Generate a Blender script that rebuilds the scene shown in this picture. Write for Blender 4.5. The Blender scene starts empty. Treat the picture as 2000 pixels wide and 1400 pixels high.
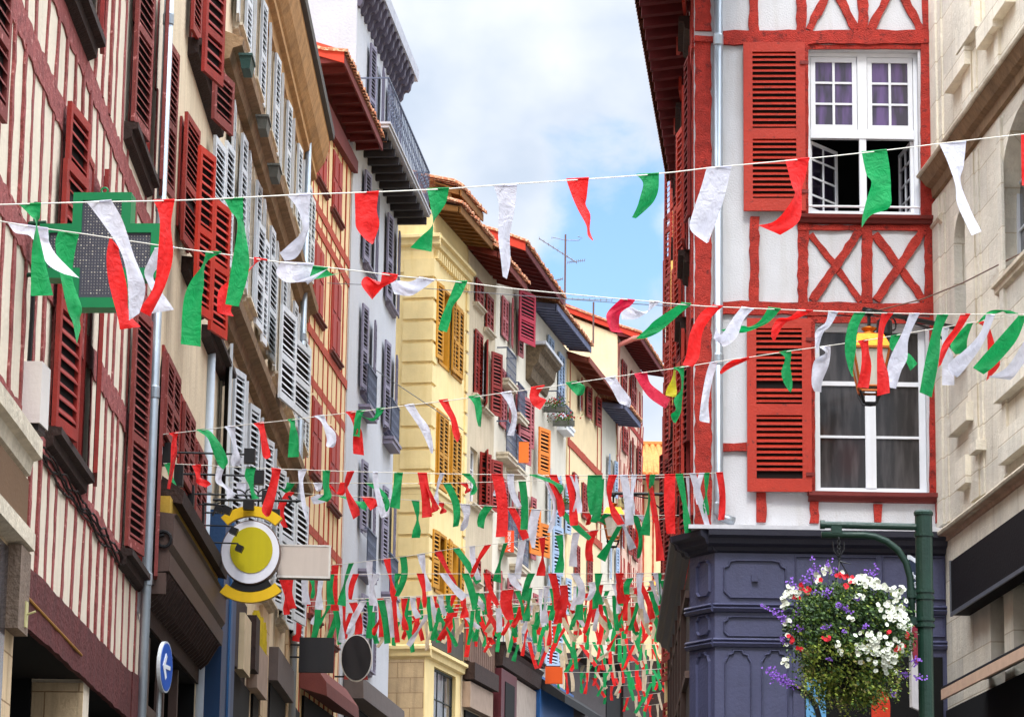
import bpy, math, random
from mathutils import Vector, Matrix
random.seed(7)
D = bpy.data
SC = bpy.context.scene
# ---------------------------------------------------------------- camera
FPX, HOR, ROLL, EYE = 6000.0, 1300.0, math.radians(0.80), 1.6
PITCH = math.atan(HOR / FPX)
FWD = Vector((0, math.cos(PITCH), math.sin(PITCH)))
_U0 = Vector((0, -math.sin(PITCH), math.cos(PITCH)))
_R0 = Vector((1, 0, 0))
RGT = _R0 * math.cos(ROLL) + _U0 * math.sin(ROLL)
UPV = _U0 * math.cos(ROLL) - _R0 * math.sin(ROLL)
CAMP = Vector((0, 0, EYE))
cam = D.cameras.new('camera'); cam_o = D.objects.new('camera', cam)
SC.collection.objects.link(cam_o); SC.camera = cam_o
cam.sensor_width = 36; cam.lens = 36 * FPX / 2000.0
cam.clip_start = 0.5; cam.clip_end = 3000
_m = Matrix((RGT, UPV, -FWD)).transposed().to_4x4(); _m.translation = CAMP
cam_o.matrix_world = _m
# ---------------------------------------------------------------- world and sun
SUN_EL, SUN_AZ = math.radians(50), math.radians(180)      # azimuth clockwise from +Y
w = D.worlds.new('World'); SC.world = w; w.use_nodes = True
nt = w.node_tree; nt.nodes.clear()
def N(nt, t, **k):
    n = nt.nodes.new(t)
    for a, b in k.items(): setattr(n, a, b)
    return n
L = nt.links.new
sky = N(nt, 'ShaderNodeTexSky', sky_type='NISHITA', sun_disc=False, sun_elevation=SUN_EL, sun_rotation=SUN_AZ, air_density=1.2, dust_density=0.6, ozone_density=2.5)
tc = N(nt, 'ShaderNodeTexCoord')
mp = N(nt, 'ShaderNodeMapping'); mp.inputs['Scale'].default_value = (1, 1, 1.25); mp.inputs['Location'].default_value = (0.37, 0.2, 0.11)
L(tc.outputs['Generated'], mp.inputs['Vector'])
n1 = N(nt, 'ShaderNodeTexNoise'); n1.inputs['Scale'].default_value = 19; n1.inputs['Detail'].default_value = 7; n1.inputs['Roughness'].default_value = 0.52; n1.inputs['Distortion'].default_value = 0.25
L(mp.outputs[0], n1.inputs['Vector'])
gap = (FWD + RGT * (1225 - 1000) / FPX + UPV * (700 - 500) / FPX).normalized()   # a blue hole in the cloud
vd = N(nt, 'ShaderNodeVectorMath', operation='DISTANCE'); vd.inputs[1].default_value = gap
L(tc.outputs['Generated'], vd.inputs[0])
mr = N(nt, 'ShaderNodeMapRange'); mr.inputs[1].default_value = 0.0; mr.inputs[2].default_value = 0.055; mr.inputs[3].default_value = -0.15; mr.inputs[4].default_value = 0.20
L(vd.outputs['Value'], mr.inputs[0])
ad = N(nt, 'ShaderNodeMath', operation='ADD'); L(n1.outputs[0], ad.inputs[0]); L(mr.outputs[0], ad.inputs[1])
cr = N(nt, 'ShaderNodeMapRange', interpolation_type='SMOOTHSTEP'); cr.inputs[1].default_value = 0.38; cr.inputs[2].default_value = 0.60
L(ad.outputs[0], cr.inputs[0])
n2 = N(nt, 'ShaderNodeTexNoise'); n2.inputs['Scale'].default_value = 11; n2.inputs['Detail'].default_value = 5
L(mp.outputs[0], n2.inputs['Vector'])
cc = N(nt, 'ShaderNodeMix', data_type='RGBA'); cc.inputs[6].default_value = (2.6, 3.0, 3.6, 1); cc.inputs[7].default_value = (4.2, 4.3, 4.5, 1)
nr = N(nt, 'ShaderNodeMapRange'); nr.inputs[1].default_value = 0.36; nr.inputs[2].default_value = 0.62; L(n2.outputs[0], nr.inputs[0]); L(nr.outputs[0], cc.inputs[0])
sm = N(nt, 'ShaderNodeMix', data_type='RGBA', blend_type='MULTIPLY'); sm.inputs[0].default_value = 1; sm.inputs[7].default_value = (0.62, 0.70, 0.82, 1)
L(sky.outputs[0], sm.inputs[6])
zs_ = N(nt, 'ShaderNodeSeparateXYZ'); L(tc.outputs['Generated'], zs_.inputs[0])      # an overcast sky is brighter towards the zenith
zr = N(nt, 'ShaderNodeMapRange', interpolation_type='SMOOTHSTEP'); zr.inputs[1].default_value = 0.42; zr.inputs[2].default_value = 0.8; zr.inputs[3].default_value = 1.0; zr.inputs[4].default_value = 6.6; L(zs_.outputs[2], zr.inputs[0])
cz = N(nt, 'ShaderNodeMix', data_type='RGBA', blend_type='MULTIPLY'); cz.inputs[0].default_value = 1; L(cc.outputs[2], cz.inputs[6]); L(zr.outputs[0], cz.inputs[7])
mx = N(nt, 'ShaderNodeMix', data_type='RGBA')
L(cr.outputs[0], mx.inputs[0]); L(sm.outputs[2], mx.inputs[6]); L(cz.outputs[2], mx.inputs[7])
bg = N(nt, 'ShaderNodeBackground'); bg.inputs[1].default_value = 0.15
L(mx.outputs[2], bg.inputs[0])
wo = N(nt, 'ShaderNodeOutputWorld'); L(bg.outputs[0], wo.inputs[0])
sun = D.lights.new('sun', 'SUN'); sun.energy = 1.0; sun.angle = math.radians(0.5); sun.color = (1.0, 0.95, 0.87)
sun_o = D.objects.new('sun', sun); SC.collection.objects.link(sun_o)
sun.angle = math.radians(10)
sd = Vector((math.sin(SUN_AZ) * math.cos(SUN_EL), math.cos(SUN_AZ) * math.cos(SUN_EL), math.sin(SUN_EL)))
sun_o.rotation_euler = sd.to_track_quat('Z', 'Y').to_euler()
SC.view_settings.view_transform = 'Standard'; SC.view_settings.look = 'None'
SC.view_settings.exposure = 0.82; SC.view_settings.gamma = 1; SC.view_settings.use_curve_mapping = False
# ---------------------------------------------------------------- pixel helpers
def ray(px, py):
    return FWD + RGT * ((px - 1000.0) / FPX) + UPV * ((700.0 - py) / FPX)
def PT(px, py, d):
    r = ray(px, py); return CAMP + r * (d / r.y)
def s2l(c):
    c = c / 255.0
    return c / 12.92 if c <= 0.04045 else ((c + 0.055) / 1.055) ** 2.4
def lin(rgb, k=1.0):
    return tuple(min(0.85, s2l(c) * k) for c in rgb) + (1.0,)
# ---------------------------------------------------------------- materials
MATS = {}
def mat(name, rgb, rough=0.75, var=0.16, scale=4.0, bump=0.15, bscale=30.0, metal=0.0, streak=0.0, dirt=(60, 50, 40), k=0.9, spec=0.35, peel=None, peel_amt=0.0):
    if name in MATS: return MATS[name]
    m = D.materials.new(name); m.use_nodes = True; MATS[name] = m
    t = m.node_tree; t.nodes.clear(); L = t.links.new
    out = N(t, 'ShaderNodeOutputMaterial'); b = N(t, 'ShaderNodeBsdfPrincipled'); L(b.outputs[0], out.inputs[0])
    b.inputs['Roughness'].default_value = rough; b.inputs['Metallic'].default_value = metal; b.inputs['Specular IOR Level'].default_value = spec
    tc = N(t, 'ShaderNodeTexCoord')
    base = lin(rgb, k)
    n = N(t, 'ShaderNodeTexNoise'); n.inputs['Scale'].default_value = scale; n.inputs['Detail'].default_value = 6; n.inputs['Roughness'].default_value = 0.62
    L(tc.outputs['Object'], n.inputs['Vector'])
    mr = N(t, 'ShaderNodeMapRange'); mr.inputs[1].default_value = 0.3; mr.inputs[2].default_value = 0.7; mr.inputs[3].default_value = 1 - var; mr.inputs[4].default_value = 1 + var * 0.7
    L(n.outputs[0], mr.inputs[0])
    mu = N(t, 'ShaderNodeMix', data_type='RGBA', blend_type='MULTIPLY'); mu.inputs[0].default_value = 1; mu.inputs[6].default_value = base
    oi = N(t, 'ShaderNodeObjectInfo'); om = N(t, 'ShaderNodeMapRange'); om.inputs[3].default_value = 0.90; om.inputs[4].default_value = 1.06; L(oi.outputs['Random'], om.inputs[0])
    oj = N(t, 'ShaderNodeMath', operation='MULTIPLY'); L(mr.outputs[0], oj.inputs[0]); L(om.outputs[0], oj.inputs[1])
    L(oj.outputs[0], mu.inputs[7]); col = mu.outputs[2]
    if streak > 0:
        mp = N(t, 'ShaderNodeMapping'); mp.inputs['Scale'].default_value = (5.5, 5.5, 0.45); L(tc.outputs['Object'], mp.inputs[0])
        s = N(t, 'ShaderNodeTexNoise'); s.inputs['Scale'].default_value = 1.3; s.inputs['Detail'].default_value = 5; s.inputs['Roughness'].default_value = 0.6; L(mp.outputs[0], s.inputs['Vector'])
        sr = N(t, 'ShaderNodeMapRange'); sr.inputs[1].default_value = 0.48; sr.inputs[2].default_value = 0.78; sr.inputs[3].default_value = 0; sr.inputs[4].default_value = streak; L(s.outputs[0], sr.inputs[0])
        sx = N(t, 'ShaderNodeMix', data_type='RGBA'); L(sr.outputs[0], sx.inputs[0]); L(col, sx.inputs[6]); sx.inputs[7].default_value = lin(dirt); col = sx.outputs[2]
    if peel:
        p = N(t, 'ShaderNodeTexNoise'); p.inputs['Scale'].default_value = 14; p.inputs['Detail'].default_value = 8; p.inputs['Roughness'].default_value = 0.7; L(tc.outputs['Object'], p.inputs['Vector'])
        pr = N(t, 'ShaderNodeMapRange'); pr.inputs[1].default_value = 0.62 - 0.15 * peel_amt; pr.inputs[2].default_value = 0.66 - 0.13 * peel_amt; L(p.outputs[0], pr.inputs[0])
        px = N(t, 'ShaderNodeMix', data_type='RGBA'); L(pr.outputs[0], px.inputs[0]); L(col, px.inputs[6]); px.inputs[7].default_value = lin(peel); col = px.outputs[2]
    L(col, b.inputs['Base Color'])
    if bump > 0:
        nb = N(t, 'ShaderNodeTexNoise'); nb.inputs['Scale'].default_value = bscale; nb.inputs['Detail'].default_value = 5; L(tc.outputs['Object'], nb.inputs['Vector'])
        bp = N(t, 'ShaderNodeBump'); bp.inputs['Strength'].default_value = bump; bp.inputs['Distance'].default_value = 0.03
        L(nb.outputs[0], bp.inputs['Height']); L(bp.outputs[0], b.inputs['Normal'])
    return m
def glassmat(name, rgb=(30, 30, 34), rough=0.12, curtain=None):
    if name in MATS: return MATS[name]
    m = D.materials.new(name); m.use_nodes = True; MATS[name] = m
    t = m.node_tree; b = t.nodes['Principled BSDF']; L = t.links.new
    tc = N(t, 'ShaderNodeTexCoord'); mp = N(t, 'ShaderNodeMapping'); mp.inputs['Scale'].default_value = (6, 6, 0.9); L(tc.outputs['Object'], mp.inputs[0])
    n = N(t, 'ShaderNodeTexNoise'); n.inputs['Scale'].default_value = 2; n.inputs['Detail'].default_value = 4; L(mp.outputs[0], n.inputs['Vector'])
    mx = N(t, 'ShaderNodeMix', data_type='RGBA'); mx.inputs[6].default_value = lin(rgb); mx.inputs[7].default_value = lin(curtain or tuple(min(255, int(c * 1.7 + 8)) for c in rgb))
    r = N(t, 'ShaderNodeMapRange'); r.inputs[1].default_value = 0.42; r.inputs[2].default_value = 0.66; L(n.outputs[0], r.inputs[0]); L(r.outputs[0], mx.inputs[0])
    L(mx.outputs[2], b.inputs['Base Color']); b.inputs['Roughness'].default_value = rough; b.inputs['Specular IOR Level'].default_value = 0.5
    return m
def blockmat(name, rgb, mortar, bw=0.9, bh=0.36, rough=0.9, bump=0.35, streak=0.25):
    """dressed stone: courses of blocks with joints, each block its own tint"""
    if name in MATS: return MATS[name]
    m = mat(name, rgb, rough, 0.14, 2.2, 0.0, streak=streak, dirt=(95, 80, 62))
    t = m.node_tree; L = t.links.new; b = [n for n in t.nodes if n.type == 'BSDF_PRINCIPLED'][0]
    src = b.inputs['Base Color'].links[0].from_socket
    tc = [n for n in t.nodes if n.type == 'TEX_COORD'][0]
    sp = N(t, 'ShaderNodeSeparateXYZ'); L(tc.outputs['Object'], sp.inputs[0])
    a2 = N(t, 'ShaderNodeMath', operation='ADD'); L(sp.outputs[0], a2.inputs[0]); L(sp.outputs[1], a2.inputs[1])
    cb = N(t, 'ShaderNodeCombineXYZ'); L(a2.outputs[0], cb.inputs[0]); L(sp.outputs[2], cb.inputs[1])
    br = N(t, 'ShaderNodeTexBrick'); L(cb.outputs[0], br.inputs['Vector'])
    br.inputs['Scale'].default_value = 1; br.inputs['Brick Width'].default_value = bw; br.inputs['Row Height'].default_value = bh
    br.inputs['Mortar Size'].default_value = 0.008; br.inputs['Mortar Smooth'].default_value = 0.4
    br.inputs['Color1'].default_value = (0.86, 0.86, 0.86, 1); br.inputs['Color2'].default_value = (1.06, 1.04, 1.0, 1)
    br.inputs['Mortar'].default_value = tuple(mortar) + (1,)
    mu = N(t, 'ShaderNodeMix', data_type='RGBA', blend_type='MULTIPLY'); mu.inputs[0].default_value = 1; L(src, mu.inputs[6]); L(br.outputs['Color'], mu.inputs[7])
    L(mu.outputs[2], b.inputs['Base Color'])
    nb = N(t, 'ShaderNodeTexNoise'); nb.inputs['Scale'].default_value = 16; nb.inputs['Detail'].default_value = 8; nb.inputs['Roughness'].default_value = 0.7; L(tc.outputs['Object'], nb.inputs['Vector'])
    ms = N(t, 'ShaderNodeMath', operation='MULTIPLY_ADD'); L(br.outputs['Fac'], ms.inputs[0]); ms.inputs[1].default_value = -0.6; L(nb.outputs[0], ms.inputs[2])
    bp = N(t, 'ShaderNodeBump'); bp.inputs['Strength'].default_value = bump; bp.inputs['Distance'].default_value = 0.04; L(ms.outputs[0], bp.inputs['Height']); L(bp.outputs[0], b.inputs['Normal'])
    return m
def clothmat(name, rgb, tr=0.42):
    m = D.materials.new(name); m.use_nodes = True; MATS[name] = m
    t = m.node_tree; t.nodes.clear(); L = t.links.new
    out = N(t, 'ShaderNodeOutputMaterial'); d = N(t, 'ShaderNodeBsdfPrincipled'); tl = N(t, 'ShaderNodeBsdfTranslucent'); mx = N(t, 'ShaderNodeMixShader'); mx.inputs[0].default_value = tr
    d.inputs['Roughness'].default_value = 0.7; d.inputs['Sheen Weight'].default_value = 0.1
    tc = N(t, 'ShaderNodeTexCoord'); n = N(t, 'ShaderNodeTexNoise'); n.inputs['Scale'].default_value = 9; n.inputs['Detail'].default_value = 4; L(tc.outputs['Object'], n.inputs['Vector'])
    mr = N(t, 'ShaderNodeMapRange'); mr.inputs[1].default_value = 0.3; mr.inputs[2].default_value = 0.7; mr.inputs[3].default_value = 0.84; mr.inputs[4].default_value = 1.08; L(n.outputs[0], mr.inputs[0])
    mu = N(t, 'ShaderNodeMix', data_type='RGBA', blend_type='MULTIPLY'); mu.inputs[0].default_value = 1; mu.inputs[6].default_value = lin(rgb, 1.0); oi = N(t, 'ShaderNodeObjectInfo'); om = N(t, 'ShaderNodeMapRange'); om.inputs[3].default_value = 0.80; om.inputs[4].default_value = 1.04; L(oi.outputs['Random'], om.inputs[0])
    oj = N(t, 'ShaderNodeMath', operation='MULTIPLY'); L(mr.outputs[0], oj.inputs[0]); L(om.outputs[0], oj.inputs[1]); L(oj.outputs[0], mu.inputs[7])
    L(mu.outputs[2], d.inputs['Base Color']); L(mu.outputs[2], tl.inputs['Color'])
    nb = N(t, 'ShaderNodeTexNoise'); nb.inputs['Scale'].default_value = 14; nb.inputs['Detail'].default_value = 3; nb.inputs['Distortion'].default_value = 1.2; L(tc.outputs['Object'], nb.inputs['Vector'])
    bp = N(t, 'ShaderNodeBump'); bp.inputs['Strength'].default_value = 0.5; bp.inputs['Distance'].default_value = 0.04; L(nb.outputs[0], bp.inputs['Height']); L(bp.outputs[0], d.inputs['Normal'])
    L(d.outputs[0], mx.inputs[1]); L(tl.outputs[0], mx.inputs[2]); L(mx.outputs[0], out.inputs[0])
    return m
# ---------------------------------------------------------------- mesh builder
class MB:
    def __init__(s): s.v = []; s.f = []
    def pts(s, P, F, T=None):
        k = len(s.v)
        s.v += [T(p) if T else tuple(p) for p in P]; s.f += [tuple(i + k for i in f) for f in F]
        return s
    def box(s, x0, x1, y0, y1, z0, z1, T=None):
        return s.pts([(x0, y0, z0), (x1, y0, z0), (x1, y1, z0), (x0, y1, z0), (x0, y0, z1), (x1, y0, z1), (x1, y1, z1), (x0, y1, z1)],
                     [(0, 3, 2, 1), (4, 5, 6, 7), (0, 1, 5, 4), (1, 2, 6, 5), (2, 3, 7, 6), (3, 0, 4, 7)], T)
    def prism(s, poly, y0, y1, T=None):        # polygon in x,z extruded along y
        n = len(poly)
        P = [(a, y0, b) for a, b in poly] + [(a, y1, b) for a, b in poly]
        F = [tuple(range(n)), tuple(range(2 * n - 1, n - 1, -1))] + [(i, i + n, (i + 1) % n + n, (i + 1) % n) for i in range(n)]
        return s.pts(P, F, T)
    def sweep(s, prof, x0, x1, T=None, j=0):   # profile in y,z swept along x
        n = len(prof); k = max(1, int(abs(x1 - x0) / 0.5)) if j else 1
        P = []
        for i in range(k + 1):
            x = x0 + (x1 - x0) * i / k; dz = random.uniform(-j, j)
            P += [(x, a, b + dz) for a, b in prof]
        F = [tuple(range(n)), tuple(range(k * n + n - 1, k * n - 1, -1))]
        for q in range(k):
            F += [(q * n + i, q * n + n + i, q * n + n + (i + 1) % n, q * n + (i + 1) % n) for i in range(n)]
        return s.pts(P, F, T)
    def tube(s, path, r, n=8, cap=True, T=None):
        path = [Vector(p) for p in path]; P = []; F = []; m = len(path)
        up = None
        for i, p in enumerate(path):
            t = (path[min(i + 1, m - 1)] - path[max(i - 1, 0)]).normalized()
            if up is None: up = Vector((0, 0, 1)) if abs(t.z) < 0.9 else Vector((1, 0, 0))
            a = t.cross(up)
            if a.length < 1e-4: a = t.cross(Vector((0, 1, 0)))
            a.normalize(); b = a.cross(t).normalized(); up = b
            rr = r[i] if isinstance(r, (list, tuple)) else r
            for q in range(n):
                an = 2 * math.pi * q / n; P.append(tuple(p + a * math.cos(an) * rr + b * math.sin(an) * rr))
        for i in range(m - 1):
            for q in range(n):
                F.append((i * n + q, i * n + (q + 1) % n, (i + 1) * n + (q + 1) % n, (i + 1) * n + q))
        if cap: F += [tuple(range(n - 1, -1, -1)), tuple(range((m - 1) * n, m * n))]
        return s.pts(P, F, T)
    def lathe(s, prof, n=16, T=None):          # prof: (r, z)
        P = []; F = []; m = len(prof)
        for r, z in prof:
            for q in range(n):
                a = 2 * math.pi * q / n; P.append((r * math.cos(a), r * math.sin(a), z))
        for i in range(m - 1):
            for q in range(n): F.append((i * n + q, i * n + (q + 1) % n, (i + 1) * n + (q + 1) % n, (i + 1) * n + q))
        F += [tuple(range(n - 1, -1, -1)), tuple(range((m - 1) * n, m * n))]
        return s.pts(P, F, T)
    def build(s, name, m, parent=None, fr=None, smooth=False):
        """fr: Facade whose local frame the vertices are in"""
        if not s.v: return None
        V = s.v
        if fr is not None and fr.REL is not None: V = [tuple(fr.REL @ Vector(p)) for p in V]
        me = D.meshes.new(name); me.from_pydata(V, [], s.f); me.validate(); me.update()
        if smooth:
            for p in me.polygons: p.use_smooth = True
        o = D.objects.new(name, me); SC.collection.objects.link(o)
        if m: me.materials.append(m)
        if parent: o.parent = parent
        return o
def empty(name, loc, label, cat, group=None, rz=0):
    o = D.objects.new(name, None); SC.collection.objects.link(o); o.location = loc; o.rotation_euler = (0, 0, rz)
    o.empty_display_size = 0.2; o['label'] = label; o['category'] = cat
    if group: o['group'] = group
    return o
def tag(o, label, cat, group=None, kind=None):
    if label: o['label'] = label
    if cat: o['category'] = cat
    if group: o['group'] = group
    if kind: o['kind'] = kind
    return o
# ---------------------------------------------------------------- facades
ZJ = [0]
def zj():
    ZJ[0] = (ZJ[0] + 1) % 9; return 0.0021 * ZJ[0]
class Facade:
    """vertical plane through two ground points; local x along it, -y towards the street, z up"""
    def __init__(s, a, b, root=None, name=None, label=None, cat='house', group=None):
        s.a = Vector((a.x, a.y, 0)); s.b = Vector((b.x, b.y, 0)); e = (s.b - s.a); s.len = e.length; e.normalize()
        s.ex = e; s.ey = Vector((-e.y, e.x, 0)); s.M = Matrix(((e.x, s.ey.x, 0, s.a.x), (e.y, s.ey.y, 0, s.a.y), (0, 0, 1, 0), (0, 0, 0, 1)))
        s.holes = []; s.REL = None
        if root is None: s.root = empty(name, s.a, label, cat, group, math.atan2(e.y, e.x)); s.rootM = s.M
        else: s.root = root.root; s.rootM = root.rootM; s.REL = s.rootM.inverted() @ s.M
    def uz(s, px, py, v=0.0):
        r = ray(px, py); p0 = s.a + s.ey * v
        t = (p0 - CAMP).dot(s.ey) / r.dot(s.ey); q = CAMP + r * t
        return ((q - s.a).dot(s.ex), q.z)
    def W(s, u, v, z): return s.M @ Vector((u, v, z))
    def wall(s, m, z1, u0=0, u1=None, z0=0, reveal=0.22, depth=6, roof=True, name='wall', th=0.0, sides=True):
        u1 = s.len if u1 is None else u1; mb = MB()
        us = sorted({u0, u1} | {x for h in s.holes for x in (h[0], h[1]) if u0 < x < u1}); zs = sorted({z0, z1} | {x for h in s.holes for x in (h[2], h[3]) if z0 < x < z1})
        for i in range(len(us) - 1):
            for j in range(len(zs) - 1):
                cu, cz = (us[i] + us[i + 1]) / 2, (zs[j] + zs[j + 1]) / 2
                if any(h[0] < cu < h[1] and h[2] < cz < h[3] for h in s.holes): continue
                mb.pts([(us[i], 0, zs[j]), (us[i + 1], 0, zs[j]), (us[i + 1], 0, zs[j + 1]), (us[i], 0, zs[j + 1])], [(0, 1, 2, 3)])
        for a, b, c, d in s.holes:
            r = reveal
            mb.pts([(a, 0, c), (a, r, c), (a, r, d), (a, 0, d)], [(0, 1, 2, 3)]); mb.pts([(b, 0, c), (b, 0, d), (b, r, d), (b, r, c)], [(0, 1, 2, 3)])
            mb.pts([(a, 0, c), (b, 0, c), (b, r, c), (a, r, c)], [(0, 1, 2, 3)]); mb.pts([(a, 0, d), (a, r, d), (b, r, d), (b, 0, d)], [(0, 1, 2, 3)])
        if sides:
            mb.pts([(u0, 0, z0), (u0, 0, z1), (u0, depth, z1), (u0, depth, z0)], [(0, 1, 2, 3)]); mb.pts([(u1, 0, z0), (u1, depth, z0), (u1, depth, z1), (u1, 0, z1)], [(0, 1, 2, 3)])
            mb.pts([(u0, depth, z0), (u0, depth, z1), (u1, depth, z1), (u1, depth, z0)], [(0, 1, 2, 3)])
            mb.pts([(u0, 0, z1), (u1, 0, z1), (u1, depth, z1), (u0, depth, z1)], [(0, 1, 2, 3)])
        return mb.build(name, m, s.root, s)
    def beam(s, mb, p, q, w, jit=0.012, px=True, th=0.03, seg=0.14):
        """hewn timber: strip with wavering edges standing proud of the wall; p,q pixels or (u,z)"""
        if px: p = s.uz(*p); q = s.uz(*q)
        p = Vector((p[0], 0, p[1])); q = Vector((q[0], 0, q[1])); d = q - p; n = max(1, int(d.length / seg)); d.normalize(); o = Vector((-d.z, 0, d.x)); t = th + zj()
        P = []; F = []
        for i in range(n + 1):
            c = p + (q - p) * (i / n); a = w / 2 + random.uniform(-jit, jit); b = w / 2 + random.uniform(-jit, jit)
            A = c + o * a; B = c - o * b; e = t * random.uniform(0.85, 1.1)
            P += [(A.x, 0.0, A.z), (A.x - 0.15 * o.x * w, -e, A.z - 0.15 * o.z * w) if False else (A.x, -e, A.z), (B.x, -e, B.z), (B.x, 0.0, B.z)]
        for i in range(n):
            k = i * 4
            for a in range(3): F.append((k + a, k + a + 1, k + a + 5, k + a + 4))
        F += [(0, 1, 2, 3), (n * 4 + 3, n * 4 + 2, n * 4 + 1, n * 4)]
        mb.pts(P, F)
    def shutter(s, u, side, w, z0, z1, ang, m, v=-0.03, **k):
        a = math.radians(ang); return s.leaf(u, v, side * math.cos(a), -math.sin(a), side, w, z0, z1, m, **k)
    def leafpx(s, pxl, pyt, pyb, pxr, vp, m, v=-0.06, **k):
        """shutter leaf whose left edge stands at pixel column pxl (top pyt, bottom pyb) and that runs towards vp on the horizon until pxr"""
        pm = (pyt + pyb) / 2; u, z1 = s.uz(pxl, pyt, v); u2, z0 = s.uz(pxl, pyb, v); um, _ = s.uz(pxl, pm, v); P = s.W(um, v, 0)
        dr = ray(vp, 2000); dr.z = 0; dr.normalize(); r = ray(pxr, pm); n = Vector((-dr.y, dr.x, 0)); t = (P - CAMP).dot(n) / r.dot(n); Q = CAMP + r * t
        w = (Vector((Q.x, Q.y, 0)) - Vector((P.x, P.y, 0))).length
        return s.leaf(um, v, dr.dot(s.ex), dr.dot(s.ey), 1, w, z0, z1, m, **k)
    def leaf(s, u, v, du, dv, side, w, z0, z1, m, pitch=0.06, label=None, panels=2, split=0.46, fr=0.07, name='shutter', back=True, rev=False):
        t = 0.038; nu, nv = (-dv * side, du * side)          # inward normal
        if nv < 0 and side > 0 and False: nu, nv = -nu, -nv
        def T(p):
            x, y, z = p; return (u + du * x + nu * y, v + dv * x + nv * y, z)
        mb = MB(); H = z1 - z0
        mb.box(0, fr, -t, 0, z0, z1, T); mb.box(w - fr, w, -t, 0, z0, z1, T)
        rails = [(z0, z0 + fr * 1.4), (z1 - fr * 1.1, z1)] + ([(z0 + H * split - fr * 0.6, z0 + H * split + fr * 0.6)] if panels == 2 else [])
        rails.sort()
        for r0, r1 in rails: mb.box(fr, w - fr, -t, 0, r0, r1, T)
        for (a0, a1), (b0, b1) in zip(rails, rails[1:]):
            n = max(1, int((b0 - a1) / pitch)); pp = (b0 - a1) / n
            for i in range(n):
                if random.random() < 0.008: continue
                z = a1 + pp * (i + 0.5) + random.uniform(-.03, .03) * pp; h = pp * random.uniform(0.16, 0.24); e = min(0.016, pp * 0.24)
                mb.pts([(fr, -t * 0.95, z - h), (w - fr, -t * 0.95, z - h), (w - fr, -t * 0.95, z - h + e), (fr, -t * 0.95, z - h + e),
                        (fr, -0.004, z + h), (w - fr, -0.004, z + h), (w - fr, -0.004, z + h + e), (fr, -0.004, z + h + e)],
                       [(0, 1, 2, 3), (0, 4, 5, 1), (3, 2, 6, 7), (4, 7, 6, 5)], T)
        o = mb.build(name, m, s.root, s)
        if label: o['label'] = label
        if back: MB().box(fr * 0.8, w - fr * 0.8, -0.003, 0.006, z0 + fr * 0.7, z1 - fr * 0.7, T).build('slat_gap_shade', mat('painted_slat_shade', (24, 14, 12), 0.9, 0.1, bump=0), o, s)  # dark sheet added to stand in for the shade between slats
        return o
    def window(s, u0, u1, z0, z1, m, g, cols=2, rows=3, fw=0.05, v=0.10, hole=True, bar=0.022, casements=True):
        if hole: s.holes.append((u0, u1, z0, z1))
        mb = MB(); t = 0.05
        mb.box(u0, u0 + fw, v, v + t, z0, z1); mb.box(u1 - fw, u1, v, v + t, z0, z1); mb.box(u0 + fw, u1 - fw, v, v + t, z0, z0 + fw); mb.box(u0 + fw, u1 - fw, v, v + t, z1 - fw, z1)
        iu0, iu1, iz0, iz1 = u0 + fw, u1 - fw, z0 + fw, z1 - fw
        if casements and cols % 2 == 0:
            c = (iu0 + iu1) / 2; mb.box(c - fw * 0.7, c + fw * 0.7, v - 0.006, v + t, iz0, iz1)
        for i in range(1, cols):
            if casements and i * 2 == cols: continue
            c = iu0 + (iu1 - iu0) * i / cols; mb.box(c - bar / 2, c + bar / 2, v + 0.012, v + t - 0.01, iz0, iz1)
        for i in range(1, rows):
            c = iz0 + (iz1 - iz0) * i / rows; mb.box(iu0, iu1, v + 0.009, v + t - 0.008, c - bar / 2, c + bar / 2)
        o = mb.build('window', m, s.root, s)
        p = MB().box(iu0 - 0.002, iu1 + 0.002, v + t - 0.02, v + t - 0.014, iz0 - 0.002, iz1 + 0.002); q = p.build('pane', g, o, s)
        return o
    def sill(s, u0, u1, z, m, h=0.07, out=0.14, name='sill'):
        return MB().sweep([(0.0, z - h * 1.5), (-out * 0.55, z - h * 1.2), (-out * 0.6, z - h * 0.6), (-out, z - h * 0.5), (-out, z), (0.0, z + 0.01)], u0, u1).build(name, m, s.root, s)
def facade_vp(px0, d0, vp, px1, py=700, **k):
    a = PT(px0, py, d0); dr = ray(vp, 2000); dr.z = 0; dr.normalize()
    r = ray(px1, py); n = Vector((-dr.y, dr.x, 0)); t = (a - CAMP).dot(n) / r.dot(n); b = CAMP + r * t
    return Facade(a, b, **k), b
def pixrect(F, pxl, pxr, pyt, pyb, v=0):
    """opening with left edge at pxl from pyt to pyb, right edge at pxr"""
    u0, z1 = F.uz(pxl, pyt, v); _, z0 = F.uz(pxl, pyb, v); u1, _ = F.uz(pxr, (pyt + pyb) / 2 + (pyb - pyt) * 0.0, v)
    return min(u0, u1), max(u0, u1), z0, z1
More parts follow.
